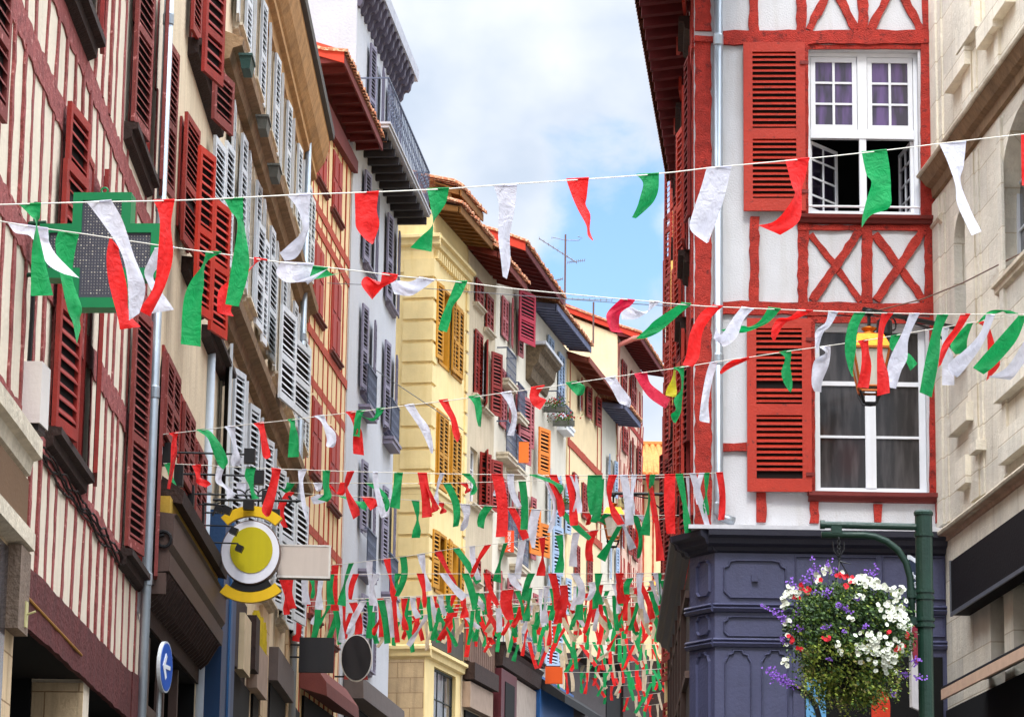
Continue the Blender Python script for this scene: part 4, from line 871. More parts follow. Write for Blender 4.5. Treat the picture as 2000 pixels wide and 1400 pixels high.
mb = MB(); BW = lambda px: px / 176.5
def V(x, y0, y1, w_, jit=.010, th=.032): F.beam(mb, (x, y0), (x, y1), BW(w_), jit, th=th, seg=.075)
def D2(x0, y0, x1, y1, w_, jit=.010, th=.024): F.beam(mb, (x0, y0), (x1, y1), BW(w_), jit, th=th, seg=.075)
V(1373, -120, 62, 32); V(1373, 84, 1030, 33, .010)
F.beam(mb, (1356, 79), (1412, 80), BW(12), .004, th=.06)
F.beam(mb, (1408, 76), (1827, 74), BW(29), .012, th=.036, seg=.15)
F.beam(mb, (1392, 602), (1830, 606), BW(26), .012, th=.036, seg=.15); F.beam(mb, (1408, 874), (1458, 874), BW(17), .008)
for x, w_ in ((1472, 20), (1565, 20), (1685, 21), (1810, 19)): V(x, -120, 62, w_)
for x0, x1 in ((1576, 1675), (1695, 1802)):
    xm = (x0 + x1) / 2
    D2(xm - 2, -28, x0 + 4, 60, 17); D2(xm + 2, -28, x1 - 4, 60, 17)
V(1473, 425, 592, 19); V(1568, 430, 592, 21); V(1693, 444, 592, 21); V(1815, 440, 592, 20)
F.beam(mb, (1558, 446), (1828, 446), BW(11), .006)
for x0, x1 in ((1579, 1683), (1704, 1806)):
    D2(x0 + 4, 458, x1 - 2, 588, 13 if x0 < 1600 else 17, th=.022); D2(x1 - 4, 452, x0 + 6, 588, 17, th=.03)
V(1571, 88, 430, 15, .004); V(1812, 88, 436, 30, .004, .04); V(1584, 616, 968, 15, .004); V(1827, 612, 975, 25, .004, .04)
F.beam(mb, (1560, 93), (1800, 93), BW(9), .004, th=.02); F.beam(mb, (1590, 625), (1815, 627), BW(13), .004, th=.03)
V(1487, 962, 1020, 18); V(1590, 980, 1022, 17); V(1714, 985, 1020, 15); V(1835, 985, 1022, 15)
mb.build('timber_frame', REDT, F.root, F)
za = X(1690, 424)[1]; zb_ = X(1690, 440)[1]
MB().sweep([(0, zb_), (-.07, zb_ + .01), (-.08, zb_ + .045), (-.12, zb_ + .06), (-.13, za), (0, za + .01)], X(1556, 430)[0], X(1828, 430)[0]).build('sill', mat('oxblood_sill', (122, 44, 38), .6, .15), F.root, F)
za = X(1700, 964)[1]; zb_ = X(1700, 982)[1]
MB().sweep([(0, zb_), (-.06, zb_ + .01), (-.07, zb_ + .05), (-.13, zb_ + .06), (-.13, za), (0, za + .01)], X(1578, 970)[0], X(1841, 970)[0], j=.004).build('sill', mat('oxblood_sill', (122, 44, 38)), F.root, F)
RSH = mat('front_shutter_red', (182, 50, 30), .5, .12, 4, .2, 40, peel=(120, 40, 30), peel_amt=.05)
def shR(l, r, t, b, **k):
    u0, z1 = X(l, t); u1, _ = X(r, t); _, z0 = X(l, b); F.shutter(u1, -1, (u1 - u0) / math.cos(math.radians(9)), z0, z1, -3, RSH, v=-.10, fr=.105, pitch=.062, **k)
shR(1452, 1570, 88, 416, split=.455); shR(1459, 1582, 625, 962, split=.47)
s = MB()
for l, yy in ((1565, 130), (1565, 380), (1577, 668), (1577, 930)): u_, z_ = X(l, yy); s.box(u_ - .03, u_ + .07, -.155, -.13, z_ - .02, z_ + .02)
s.build('hinge', mat('red_iron', (120, 36, 28), .5), F.root, F)
P = F.W(X(1402, 500)[0], -.085, 0); Pz = X(1402, 1000)[1]
t = pipe([P + Vector((0, 0, ztop)), P + Vector((0, 0, Pz)), P + Vector((.02, -.02, Pz - .06)), P + Vector((.08, -.06, Pz - .1)), P + Vector((.17, -.08, Pz - .13))], .052, 'downpipe', 'shiny zinc rainwater pipe down the front of the red and white house', 'drainpipe', ZINC,
     joints=[P + Vector((0, 0, X(1402, y)[1])) for y in (83, 705)] + [P + Vector((0, 0, Pz + .03))])
# street side wall (nearly edge-on)
HRs, bS = facade_vp(1326, 50.0, 1262, 1355, root=HR)
Fs = Facade(Vector((F.a.x, F.a.y, 0)) + (Vector((HRs.a.x, HRs.a.y, 0)) - Vector((F.a.x, F.a.y, 0))), Vector((F.a.x, F.a.y, 0)), root=HR)
MB().box(0, Fs.len - .02, 0.0, .05, zlow, ztop).build('side_wall', WHP, F.root, Fs)
_q = HR.rootM.inverted() @ Vector((HRs.a.x, HRs.a.y, 0)); _P = [(.06, .01), (_q.x + .06, _q.y), (F.len, _q.y), (F.len, .01)]
MB().pts([(a_, b_, z_) for z_ in (zlow, ztop) for a_, b_ in _P], [(0, 1, 5, 4), (1, 2, 6, 5), (2, 3, 7, 6), (4, 5, 6, 7), (0, 1, 2, 3)]).build('rear_walls', WHP, F.root, F)
mb = MB(); zz = zlow
for z in (zlow + .3, X(1373, 600)[1], X(1373, 75)[1]): Fs.beam(mb, (0, z), (Fs.len, z), .25, .01, px=False)
for i in range(20): x = Fs.len - .30 - i * .78; Fs.beam(mb, (x, zlow), (x, ztop), .22, .02, px=False, th=.015)
mb.build('timber_frame', REDT, F.root, Fs)
for i in range(4):
    for zz in (zlow + .75, zlow + 3.75, zlow + 6.7):
        x = Fs.len - 2.0 - i * 3.6
        if x < 1: continue
        Fs.shutter(x, 1, .55, zz, zz + 1.9, 3, RSH, v=-.06, pitch=.08, back=False); Fs.shutter(x - 1.0, -1, .55, zz, zz + 1.9, 10, RSH, v=-.04, pitch=.08, back=False)
        Fs.window(x - .98, x - .02, zz, zz + 1.9, WHF, GLS, v=-.02, hole=False); Fs.sill(x - 1.1, x + .1, zz - .03, DKW, .12, .16)
# eave along the side
E0, E1 = PT(1249, 0, 36.0), PT(1313, 390, 44.8); zE = (E0.z + E1.z) / 2; e = (E1 - E0); Ea = E0 - e * 0.5
W0 = Vector((F.a.x, F.a.y, 0)); wd = (Vector((HRs.a.x, HRs.a.y, 0)) - W0).normalized()
s = MB(); n = 30; base = F.a
rootinv = HR.rootM.inverted()
def RL(p): return tuple(rootinv @ Vector(p))
P0 = [Ea + (E1 - Ea) * (i / n) for i in range(n + 1)]
Wl = [W0 + wd * ((p.y - W0.y) / wd.y) + Vector((.45, 0, 0)) for p in P0]
for i in range(n):
    a, b, c, d_ = P0[i], P0[i + 1], Wl[i + 1], Wl[i]
    s.pts([RL((a.x, a.y, zE + .13)), RL((b.x, b.y, zE + .13)), RL((c.x, c.y, zE + .33)), RL((d_.x, d_.y, zE + .33)), RL((a.x, a.y, zE + .17)), RL((b.x, b.y, zE + .17)), RL((c.x, c.y, zE + .37)), RL((d_.x, d_.y, zE + .37))], [(0, 1, 2, 3), (4, 7, 6, 5), (0, 4, 5, 1)])
s.build('eave', DKRED, F.root)
s = MB()
for i in range(n):
    a = P0[i]; d_ = Wl[i]; o1 = Vector((0, .05, 0))
    s.pts([RL((a.x, a.y - .06, zE)), RL((a.x, a.y + .06, zE)), RL((d_.x, d_.y + .06, zE + .14)), RL((d_.x, d_.y - .06, zE + .14)), RL((a.x, a.y - .06, zE + .14)), RL((a.x, a.y + .06, zE + .14)), RL((d_.x, d_.y + .06, zE + .34)), RL((d_.x, d_.y - .06, zE + .34))], [(0, 1, 2, 3), (0, 3, 7, 4), (1, 5, 6, 2), (0, 4, 5, 1)])
s.build('rafters', mat('maroon_rafter', (104, 34, 36)), F.root)
s = MB()
for i in range(n * 3):
    a = Ea + (E1 - Ea) * (i / (n * 3)); s.pts([RL(p) for k in range(2) for p in [(a.x - .08 + k * 1.5, a.y + math.cos(q * math.pi / 5) * .09, zE + .19 + k * .35 + math.sin(q * math.pi / 5) * .09) for q in range(6)]], [(0, 1, 2, 3, 4, 5)] + [(q, q + 1, q + 7, q + 6) for q in range(5)])
s.build('roof_tiles', mat('brown_roof_tile', (150, 92, 66), .85, .3, 9, .5), F.root)
# next houses further along the right side
HN, _ = facade_vp(1315, 62.0, 1266, 1325, name='far_right_house', label='yellowish house with red shutters seen edge-on behind the red and white house'); F = HN
F2N = Facade(HN.a, HN.b, root=HN)
zN = F.uz(1310, 470)[1]
F.wall(YEM, zN + 2.0, depth=5)
for i in range(5):
    for zz in (5.0, 8.2, 11.4, 14.6):
        x = F.len - 1.6 - i * 3.3
        if x < .6: continue
        F.shutter(x, 1, .6, zz, zz + 2.1, 4, RED, v=-.05, pitch=.1, back=False); F.shutter(x - 1.0, -1, .6, zz, zz + 2.1, 14, RED, v=-.05, pitch=.1, back=False)
        F.window(x - .98, x - .02, zz, zz + 2.1, WHF, GLS, v=-.03, hole=False)
P = HN.W(F.len - .3, -.06, 0)
pipe([P + Vector((0, 0, zN + 1)), P + Vector((0, 0, 3))], .07, 'downpipe', 'thin yellow drainpipe on the far right house beside the sky', 'drainpipe', mat('yellow_pipe', (214, 170, 80), .6))
Lq = HN.leafpx if False else None
Fz = Facade(PT(1300, 700, 60.0), PT(1324, 700, 60.0), root=HN)
for l, t_, r, b_ in ((1301, 512, 1318, 655), (1300, 655, 1317, 800)):
    u0, z1 = Fz.uz(l, t_); u1, z0 = Fz.uz(r, b_); Fz.shutter(u0, 1, u1 - u0, z0, z1, 0, RED, pitch=.1, v=-.05, name='shutter')
MB().box(0.02, Fz.len + .2, .04, .5, 3.5, Fz.uz(1310, 500)[1]).build('projecting_bay', YEM, HN.root, Fz)

for l, t_, r, b_, d_ in ((1318, 200, 1324, 372, 47), (1327, 130, 1335, 372, 41), (1341, -40, 1347, 52, 37), (1345, 128, 1352, 420, 35.2), (1336, 440, 1345, 535, 38), (1322, 380, 1330, 560, 44), (1329, 560, 1336, 700, 41), (1337, 705, 1351, 860, 35.6), (1336, 868, 1350, 1025, 35.8), (1322, 700, 1332, 900, 44), (1312, 800, 1320, 1010, 50), (1304, 815, 1311, 960, 56), (1293, 890, 1303, 1040, 60), (1304, 905, 1316, 1100, 52), (1320, 905, 1332, 1040, 43), (1296, 1040, 1306, 1160, 58), (1309, 1010, 1322, 1050, 46)):
    Fy = Facade(PT(l, 700, d_), PT(r, 700, d_ - .35), root=HR); u0, z1 = Fy.uz(l, t_); u1, z0 = Fy.uz(r, b_)
    Fy.shutter(u0, 1, u1 - u0, z0, z1, 0, mat('dark_red_side_shutter', (128, 34, 30), .6, .15), pitch=.085, v=-.02, fr=.022)
# ================================================================= slate-blue shopfront under the timbered house
F = HR; zc0, zc1 = X(1600, 1078)[1], X(1600, 1046)[1]
SH = empty('corner_shopfront', F.W(0, 0, 0), 'slate-blue panelled wooden shopfront with chamfered corner under the red and white house', 'shopfront')
invS = Matrix.Translation(-SH.location) 
def toS(F_):
    M_ = invS @ F_.M
    return lambda p: tuple(M_ @ Vector(p))
Pc, Pd = PT(1396, 1100, 33.75), PT(1855, 1100, 33.75); Pd.y = Pc.y
FS = Facade(Pc, Pd, root=HR); TS = toS(FS)
Pe = PT(1347, 1100, 34.2); FC = Facade(Pe, Pc, root=HR); TC = toS(FC)
Pf, _b = None, None
dv = ray(1170, 2000); dv.z = 0; dv.normalize(); Pe0 = Vector((Pe.x, Pe.y, 0)); Pg = Pe0 + dv * 9.0
FD = Facade(Pg, Pe0, root=HR); TD = toS(FD)
def uS(F_, px, py): return F_.uz(px, py)
mb = MB(); mb.box(0, FS.len, 0, .3, 0, zc0, TS); mb.build('front_panelling', SLATE, SH)
mb = MB(); mb.box(0, FC.len, 0, .2, 0, zc0, TC); mb.build('corner_panelling', SLATE, SH)
mb = MB(); mb.box(0, FD.len, 0, .2, 0, zc0 - .1, TD); mb.build('side_panelling', mat('brown_black_paint', (62, 52, 52), .6, .2), SH)
def corn(F_, T_, a, b):
    z = zc0; h = zc1 - zc0
    MB().sweep([(0, z - .06), (-.05, z - .04), (-.07, z + .0), (-.14, z + .03), (-.16, z + h * .45), (-.21, z + h * .6), (-.22, z + h * .95), (0, z + h)], a, b, T_).build('cornice', SLDK, SH)
corn(FS, TS, -.08, FS.len); corn(FC, TC, -.08, FC.len + .05); corn(FD, TD, 0, FD.len + .08)
MB().box(-.3, FS.len, -.16, .25, zc1 + .0, zc1 + .045, TS).build('lead_flashing', mat('pale_lead', (206, 206, 210), .5), SH)
for py, o_ in ((1187, .07), (1255, .06)):
    z = uS(FS, 1450, py)[1]; prof = [(0, z - .05), (-o_ * .6, z - .045), (-o_, z - .01), (-o_ * .6, z + .012), (-o_, z + .03), (-o_ * .7, z + .05), (0, z + .055)]
    for F_, T_ in ((FS, TS), (FC, TC)): MB().sweep(prof, -.02, F_.len + .01, T_).build('moulding_band', SLATE, SH)
def panel(F_, T_, l, r, t, b, shape, w_=.018, cx=None):
    u0, z1 = uS(F_, l, t); u1, _ = uS(F_, r, t); _, z0 = uS(F_, l, b); W_ = u1 - u0; H_ = z1 - z0
    k = min(.07, W_ * .16, H_ * .2); pts = []
    if shape == 'notch': pts = [(u0 + k, z0), (u1 - k, z0), (u1, z0 + k), (u1, z1 - 1.2 * k), (u1 - .7 * k, z1 - .9 * k), (u1 - k, z1 - .2 * k), (u1 - 2 * k, z1), (u0 + 2 * k, z1), (u0 + k, z1 - .2 * k), (u0 + .7 * k, z1 - .9 * k), (u0, z1 - 1.2 * k), (u0, z0 + k)]
    if shape == 'arch': pts = [(u0, z0), (u1, z0), (u1, z1 - 2.6 * k), (u1 - .6 * k, z1 - 1.6 * k), (u1 - .7 * k, z1 - k), (u1 - 1.8 * k, z1 - .7 * k), (u1 - 2.0 * k, z1), (u0 + 2.0 * k, z1), (u0 + 1.8 * k, z1 - .7 * k), (u0 + .7 * k, z1 - k), (u0 + .6 * k, z1 - 1.6 * k), (u0, z1 - 2.6 * k)]
    if shape == 'rect': pts = [(u0, z0), (u1, z0), (u1, z1), (u0, z1)]
    m_ = MB(); n = len(pts)
    cxm, czm = (u0 + u1) / 2, (z0 + z1) / 2
    for i in range(n):
        a, b = pts[i], pts[(i + 1) % n]
        ia = (a[0] + (w_ if a[0] < cxm else -w_), a[1] + (w_ if a[1] < czm else -w_)); ib = (b[0] + (w_ if b[0] < cxm else -w_), b[1] + (w_ if b[1] < czm else -w_))
        m_.pts([(a[0], 0, a[1]), (b[0], 0, b[1]), (ib[0], 0, ib[1]), (ia[0], 0, ia[1]), ((a[0] * 2 + ia[0]) / 3, -.03, (a[1] * 2 + ia[1]) / 3), ((b[0] * 2 + ib[0]) / 3, -.03, (b[1] * 2 + ib[1]) / 3), ((b[0] + 2 * ib[0]) / 3, -.03, (b[1] + 2 * ib[1]) / 3), ((a[0] + 2 * ia[0]) / 3, -.03, (a[1] + 2 * ia[1]) / 3)],
               [(0, 1, 5, 4), (4, 5, 6, 7), (7, 6, 2, 3)], T_)
    m_.build('panel_moulding', SLATE, SH)
panel(FS, TS, 1412, 1536, 1092, 1168, 'notch', .022); panel(FS, TS, 1412, 1536, 1202, 1243, 'notch', .02)
panel(FC, TC, 1362, 1388, 1097, 1168, 'notch', .018); panel(FC, TC, 1362, 1388, 1203, 1243, 'notch', .016)
panel(FS, TS, 1414, 1468, 1268, 1520, 'arch', .02); panel(FS, TS, 1486, 1540, 1268, 1520, 'arch', .02); panel(FC, TC, 1362, 1388, 1275, 1520, 'arch', .016)
panel(FS, TS, 1552, 1712, 1085, 1170, 'rect', .02); panel(FS, TS, 1722, 1846, 1085, 1170, 'rect', .02); panel(FS, TS, 1722, 1846, 1200, 1243, 'rect', .02)
u_, z_ = uS(FS, 1474, 1130); MB().box(u_ - .035, u_ + .035, -.05, 0, z_ - .035, z_ + .035, TS).build('wooden_block', SLATE, SH)
u0, z0 = uS(FS, 1548, 1260); MB().box(u0, u0 + .12, -.05, 0, 0, z0, TS).build('pilaster', SLATE, SH)
u1, z1 = uS(FS, 1573, 1315); MB().box(u1, FS.len - .1, -.03, -.003, 0, z1 + .2, TS).build('doorway', DARK, SH)
u2, z2 = uS(FS, 1612, 1345); MB().box(u1, u2, -.05, -.031, 0, z1 - .05, TS).build('light_blue_panel', mat('light_blue_board', (104, 168, 214), .5), SH)
uc, zc_ = uS(FS, 1560, 1405); MB().tube([(uc + .32 * math.cos(a) - .1, -.065, zc_ + .42 * math.sin(a) - .05) for a in [q * math.pi / 14 for q in range(8)]], .03, 8, T=TS).build('black_hoop', BLK, SH)
mb = MB()
for i in range(6): x = .3 + i * 1.4; mb.box(x, x + .18, -.06, 0, 0, zc0 - .2, TD)
for z in (zc0 - .5, zc0 - 1.4, zc0 - 2.0): mb.box(0, FD.len, -.05, -.002, z, z + .08, TD)
mb.build('side_mouldings', BRW, SH)
t = empty('orange_banner', PT(1720, 1378, 32.6), 'orange-red rounded sign hanging low behind the flower basket', 'sign')
MB().prism([(.1 * math.cos(a), (.18 if math.sin(a) > 0 else .6) * math.sin(a)) for a in [q * math.pi / 10 for q in range(20)]], -.02, .02).build('board', mat('orange_red_sign', (200, 50, 14), .6, .05), t)
# ================================================================= limestone building on the right
HL, _ = facade_vp(1831, 34.0, 610, 2130, name='limestone_house', label='pale dressed limestone facade with heavy sloping cornices at the right edge'); F = HL; X = F.uz
def HO(l, t, b, w_): u0, z1 = X(l, t); _, z0 = X(l, b); return u0, u0 + w_, z0, z1
n1 = HO(1862, 440, 560, .9); n2 = HO(1952, 245, 760, 2.1)
WHT = HO(1862, 425, 640, .85); WB = HO(1950, 300, 470, 1.0)
for h in (WHT,): F.holes.append(h)
za, _z = 0, 0
u0, z1 = X(1948, 262); z0 = X(1948, 560)[1]; big = (u0, u0 + 2.4, z0, z1); F.holes.append(big)
zs = X(1850, 1052)[1]
zsb = X(1895, 1180)[1]; F.holes.append((X(1935, 1250)[0], F.len, 0, zsb + .2))
F.wall(STN, X(1831, -150)[1] + 1.0, reveal=.24, depth=7)
# arched heads inside the openings
for h in (WHT, big):
    s = MB(); r = (h[1] - h[0]) / 2; cx = (h[0] + h[1]) / 2; rise = r * .75
    P = []; n = 12
    for i in range(n + 1):
        a = math.pi * i / n; x = cx - r * math.cos(a); zt_ = h[3] - rise + rise * math.sin(a); P += [(x, .002, zt_), (x, .23, zt_), (x, .002, h[3]), (x, .23, h[3])]
    Fc = []
    for i in range(n): k = i * 4; Fc += [(k, k + 4, k + 5, k + 1), (k, k + 2, k + 6, k + 4)]
    s.pts(P, Fc); s.build('arched_head', STN, F.root, F)
F.window(WHT[0], WHT[1], WHT[2], WHT[3], WHF, GLS, v=.18, hole=False); F.window(big[0], big[1], big[2], big[3], WHF, GLC, v=.18, hole=False)
F.sill(big[0] - .1, big[1], big[2], STM, .08, .08)
def corn2(px, py, out, h, x0, mt=STM, end=None, under=None):
    z = X(px, py)[1]
    MB().sweep([(0, z - .05), (-out, z - .045), (-out - .012, z - .02), (-out, z), (-out * .9, z + .012), (0, z + .05)], x0, end or F.len, j=.006).build('cornice', mt, F.root, F)
    MB().sweep([(0, z - h), (-out * .2, z - h * .95), (-out * .25, z - h * .6), (-out * .55, z - h * .5), (-out * .9, z - .052), (0, z - .052)], x0 + .02, end or F.len, j=.004).build('cornice_moulding', under or STD, F.root, F); return z  # underside coloured darker for its shade as well as brown stain
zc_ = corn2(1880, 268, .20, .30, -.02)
corn2(1828, 440, .06, .16, -.03, end=.5, under=STM)
zl_ = corn2(1850, 1040, .12, .10, -.02, under=mat('pinkish_stone', (206, 172, 148), .9, .2, 4, .4, 26, streak=.4, dirt=(120, 90, 70)))
# pilaster strips
for x0, x1, p in ((0.0, X(1846, 800)[0], .045), (X(1846, 800)[0] + .002, X(1853, 800)[0], .02), (X(1898, 800)[0], X(1916, 800)[0], .04), (X(1916, 800)[0] + .002, X(1922, 800)[0], .018), (X(1962, 800)[0], X(1970, 800)[0], .03)):
    MB().box(x0, x1, -p, 0, zl_ + .1, zc_ - .36).build('pilaster', STN, F.root, F); MB().box(x0, x1, -p - .003, 0, zc_ + .12, X(1831, -150)[1] + .9).build('pilaster', STN, F.root, F)
# toothed blocks left standing proud of the wall
s = MB(); random.seed(3)
for l, t, b, r in ((1862, 150, 185, 1.1), (1885, 60, 110, 1.0), (1926, 60, 100, .8), (1870, 820, 855, 1.0), (1882, 905, 960, .55), (1958, 745, 790, 1.6), (1968, 850, 910, 1.7), (1866, 700, 725, .6), (1912, 870, 890, .35), (1945, 0, 60, .9)):
    u0, z1 = X(l, t); z0 = X(l, b)[1]
    MB().box(u0, u0 + r, -.10 - zj(), 0, z0, z1).build('projecting_block', STN, F.root, F)
# shop level: dark sign, openings, awning edge
u0, z1 = X(1857, 1096, -.2); _, z0 = X(1861, 1200, -.2)
MB().box(u0, F.len, -.2, -.01, z0, z1).build('dark_sign_box', mat('black_sign_board', (20, 16, 18), .75, .1, spec=.15), F.root, F)
s = MB(); s.box(u0 - .012, F.len, -.215, -.195, z0 - .012, z0 + .03); s.build('sign_edge', mat('grey_edge', (92, 94, 100), .4), F.root, F)
MB().box(u0 - .012, u0 - .001, -.215, -.01, z0 + .032, z1 + .01).build('sign_end', mat('grey_edge', (92, 94, 100), .4), F.root, F)
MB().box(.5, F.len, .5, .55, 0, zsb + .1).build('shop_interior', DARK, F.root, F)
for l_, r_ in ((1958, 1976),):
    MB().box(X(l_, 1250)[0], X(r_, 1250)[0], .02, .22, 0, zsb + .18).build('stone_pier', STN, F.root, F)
MB().box(X(1935, 1250)[0] + .01, F.len, .02, .49, zsb + .16, zsb + .19).build('soffit_shade', DARK, F.root, F)  # shade at the head of the opening, put in as a black sheet
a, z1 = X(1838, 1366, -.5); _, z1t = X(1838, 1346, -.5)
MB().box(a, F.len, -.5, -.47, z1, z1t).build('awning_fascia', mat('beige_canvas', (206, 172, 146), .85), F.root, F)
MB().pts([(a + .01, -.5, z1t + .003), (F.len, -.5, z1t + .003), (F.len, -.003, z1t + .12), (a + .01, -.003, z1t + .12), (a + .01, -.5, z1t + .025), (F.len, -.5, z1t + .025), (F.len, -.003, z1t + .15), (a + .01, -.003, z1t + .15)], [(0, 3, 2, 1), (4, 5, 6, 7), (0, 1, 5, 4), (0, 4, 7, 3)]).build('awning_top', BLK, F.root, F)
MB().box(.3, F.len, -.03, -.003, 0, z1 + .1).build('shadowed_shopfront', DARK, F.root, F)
s = MB(); p0 = X(1831, 585); 
# ================================================================= green pharmacy cross
def frontal(px, py, d, yaw=0):
    return PT(px, py, d)
DC = 22.4; K = DC / FPX * 1.02
def place_box_sign(name, cx, cy, d, label, cat, yaw=0.0):
    return empty(name, PT(cx, cy, d), label, cat, rz=yaw)
t = place_box_sign('pharmacy_cross', 197, 488, DC, 'green cross sign with a grey grid of small lamps, fixed to the near timbered house', 'sign', -.06)
kx = DC / FPX / math.cos(.06)
def cx_(px): return (px - 197) * kx
def cz_(py): return (488 - py) * kx * 1.03
out = [(138, 374), (256, 374), (256, 437), (319, 437), (319, 546), (256, 546), (256, 605), (138, 605), (138, 546), (72, 546), (72, 437), (138, 437)]
GRN = mat('green_enamel', (10, 128, 76), .4, .06, bump=.02, streak=.12)
t_o = [(cx_(a), cz_(b)) for a, b in out]
inn = [(157, 390), (237, 390), (237, 455), (299, 455), (299, 526), (237, 526), (237, 585), (157, 585), (157, 526), (92, 526), (92, 455), (157, 455)]
t_i = [(cx_(a), cz_(b)) for a, b in inn]
MB().prism(t_o[::-1], -.0, .16).build('cross_case', GRN, t)
m_ = MB(); n = 12
for i in range(n):
    j = (i + 1) % n; a, b, c, e = t_o[i], t_o[j], t_i[j], t_i[i]
    m_.pts([(a[0], -.03, a[1]), (b[0], -.03, b[1]), (c[0], -.03, c[1]), (e[0], -.03, e[1]), (a[0], 0, a[1]), (b[0], 0, b[1]), (c[0], 0, c[1]), (e[0], 0, e[1])], [(0, 3, 2, 1), (0, 1, 5, 4), (2, 3, 7, 6)])
m_.build('green_border', GRN, t)
MB().prism(t_i[::-1], -.012, -.002).build('lamp_panel', mat('grey_lamp_panel', (74, 76, 88), .5, .1), t)
m_ = MB(); rl = random.Random(4)
for py in range(396, 582, 6):
    for px in range(97, 297, 6):
        inside = (158 < px < 236) or (457 < py < 524 and 93 < px < 298)
        if not inside: continue
        r = .0036 if rl.random() < .86 else .0068
        m_.lathe([(r, 0), (r * .6, .004)], 5, T=lambda p, X0=cx_(px), Z0=cz_(py): (X0 + p[0], -.0125 - p[2], Z0 + p[1]))
m_.build('lamp_grid', mat('pale_lamps', (206, 200, 186), .4, .3, 40), t)
MB().tube([(0, 0.05, cz_(374)), (0.0, .05, cz_(370))], .012, 6).build('lifting_stud', GRN, t)
m_ = MB(); m_.tube([(.0 + .025 * math.cos(a), .05, cz_(365) + .022 * math.sin(a)) for a in [q * math.pi / 6 for q in range(13)]], .008, 6); m_.build('lifting_ring', GRN, t)
m_ = MB()
for py in (428, 532): m_.tube([(cx_(78), .08, cz_(py)), (cx_(46), .1, cz_(py)), (cx_(30), .14, cz_(py))], .018, 8)
m_.build('wall_bracket', mat('dark_green_iron', (10, 70, 50), .5), t)
# white box on the near wall
u0, z1 = H1.uz(84, 712); z0 = H1.uz(84, 825)[1]
t = empty('electrical_cabinet', PT(50, 830, 22.6), 'white wall-mounted box beside the near red shutter, cables beneath it', 'cabinet', rz=-.05)
MB().box(-.125, .105, 0, .32, .02, .49).build('body', mat('off_white_enamel', (226, 218, 210), .5, .04), t); MB().box(-.11, .09, .03, .3, -.03, .02).build('base_flange', BLK, t)
MB().tube([(0, .1, -.02), (.0, .1, -.07), (.1, .14, -.1)], .02, 6).build('cable_gland', BLK, t)
t = empty('alarm_box', PT(38, 1198, 21.4), 'small cream box with a rod on the near stone shopfront', 'electrical box', rz=-.05)
MB().box(-.05, .045, 0, .08, -.09, .09).build('body', mat('cream_enamel', (206, 196, 140), .5), t); MB().tube([(.05, .03, 0), (.09, .02, .012), (.11, .02, .02)], .008, 6).build('rod', mat('cream_enamel', (206, 196, 140)), t)

# ================================================================= yellow round sign, bracket, lamps
DY = 37.0; ky = DY / FPX
t = empty('round_shop_sign', PT(489, 1078, DY), 'round white shop sign with yellow centre and yellow arcs above and below', 'sign', rz=0.0)
YC = mat('acid_yellow_enamel', (206, 190, 10), .45, .03, bump=.02, streak=.12); YA = mat('warm_yellow_enamel', (250, 200, 24), .45, .05, bump=.02, streak=.12); WE = mat('white_enamel', (232, 232, 240), .45, .04, bump=.02, streak=.12); 
def ell(rx, rz, x0=0, z0=0, n=48, a0=0, a1=2 * math.pi): return [(x0 + rx * ky * math.cos(a0 + (a1 - a0) * q / (n if abs(a1 - a0) > 6.2 else n - 1)), z0 + rz * ky * math.sin(a0 + (a1 - a0) * q / (n if abs(a1 - a0) > 6.2 else n - 1))) for q in range(n)]
MB().prism(ell(59, 64)[::-1], 0, .16).build('disc_case', mat('sign_rim', (120, 96, 84), .5), t)
MB().prism(ell(57, 62)[::-1], -.012, .0).build('white_face', WE, t)
MB().prism(ell(42, 46, 2 * ky, 4 * ky)[::-1], -.022, -.0122).build('yellow_centre', YC, t)
def arc(a0, a1, r0, r1, cz=0, n=20):
    o_ = [(r1 * ky * math.cos(a0 + (a1 - a0) * q / n), cz + r1 * ky * math.sin(a0 + (a1 - a0) * q / n)) for q in range(n + 1)]
    i_ = [(r0 * ky * math.cos(a0 + (a1 - a0) * q / n), cz + r0 * ky * math.sin(a0 + (a1 - a0) * q / n)) for q in range(n + 1)]
    m_ = MB()
    for q in range(n): m_.prism([o_[q], o_[q + 1], i_[q + 1], i_[q]], .02, .12)
    return m_
arc(math.radians(47), math.radians(133), 69, 89, 4 * ky).build('upper_arc', YA, t); arc(math.radians(-127), math.radians(-49), 76, 97, -2 * ky).build('lower_arc', YA, t)
arc(math.radians(-120), math.radians(-55), 62, 77, -2 * ky).build('dark_backing', BLK, t)
m_ = MB(); bz = (1078 - 973) * ky
m_.tube([(-78 * ky, .05, bz), (86 * ky, .05, bz)], .018, 8); m_.tube([(86 * ky, .05, bz), (98 * ky, .05, bz)], [.035, .003], 6); m_.tube([(72 * ky, .05, bz + .06), (78 * ky, .05, bz), (72 * ky, .05, bz - .06)], .02, 6)
for cx0, sg in ((-4, 1), (26, -1)):
    m_.tube([(cx0 * ky + sg * (.10 - q * .006) * math.cos(q * .55), .05, bz + .06 + (.10 - q * .006) * math.sin(q * .55)) for q in range(15)], .010, 5)
m_.tube([(-30 * ky + .12 * math.cos(a), .05, bz + .0 + .13 * math.sin(a)) for a in [q * math.pi / 10 for q in range(11)]], .01, 5); m_.tube([(38 * ky + .12 * math.cos(a), .05, bz + .0 + .13 * math.sin(a)) for a in [q * math.pi / 10 for q in range(11)]], .01, 5)
m_.tube([(-78 * ky, .05, bz - .2), (-70 * ky, .05, bz - .05), (-50 * ky, .05, bz)], .012, 5)
for x in (-8, 12): m_.tube([(x * ky, .05, bz), (x * ky, .05, 82 * ky)], .012, 5)
m_.build('iron_bracket', BLK, t)
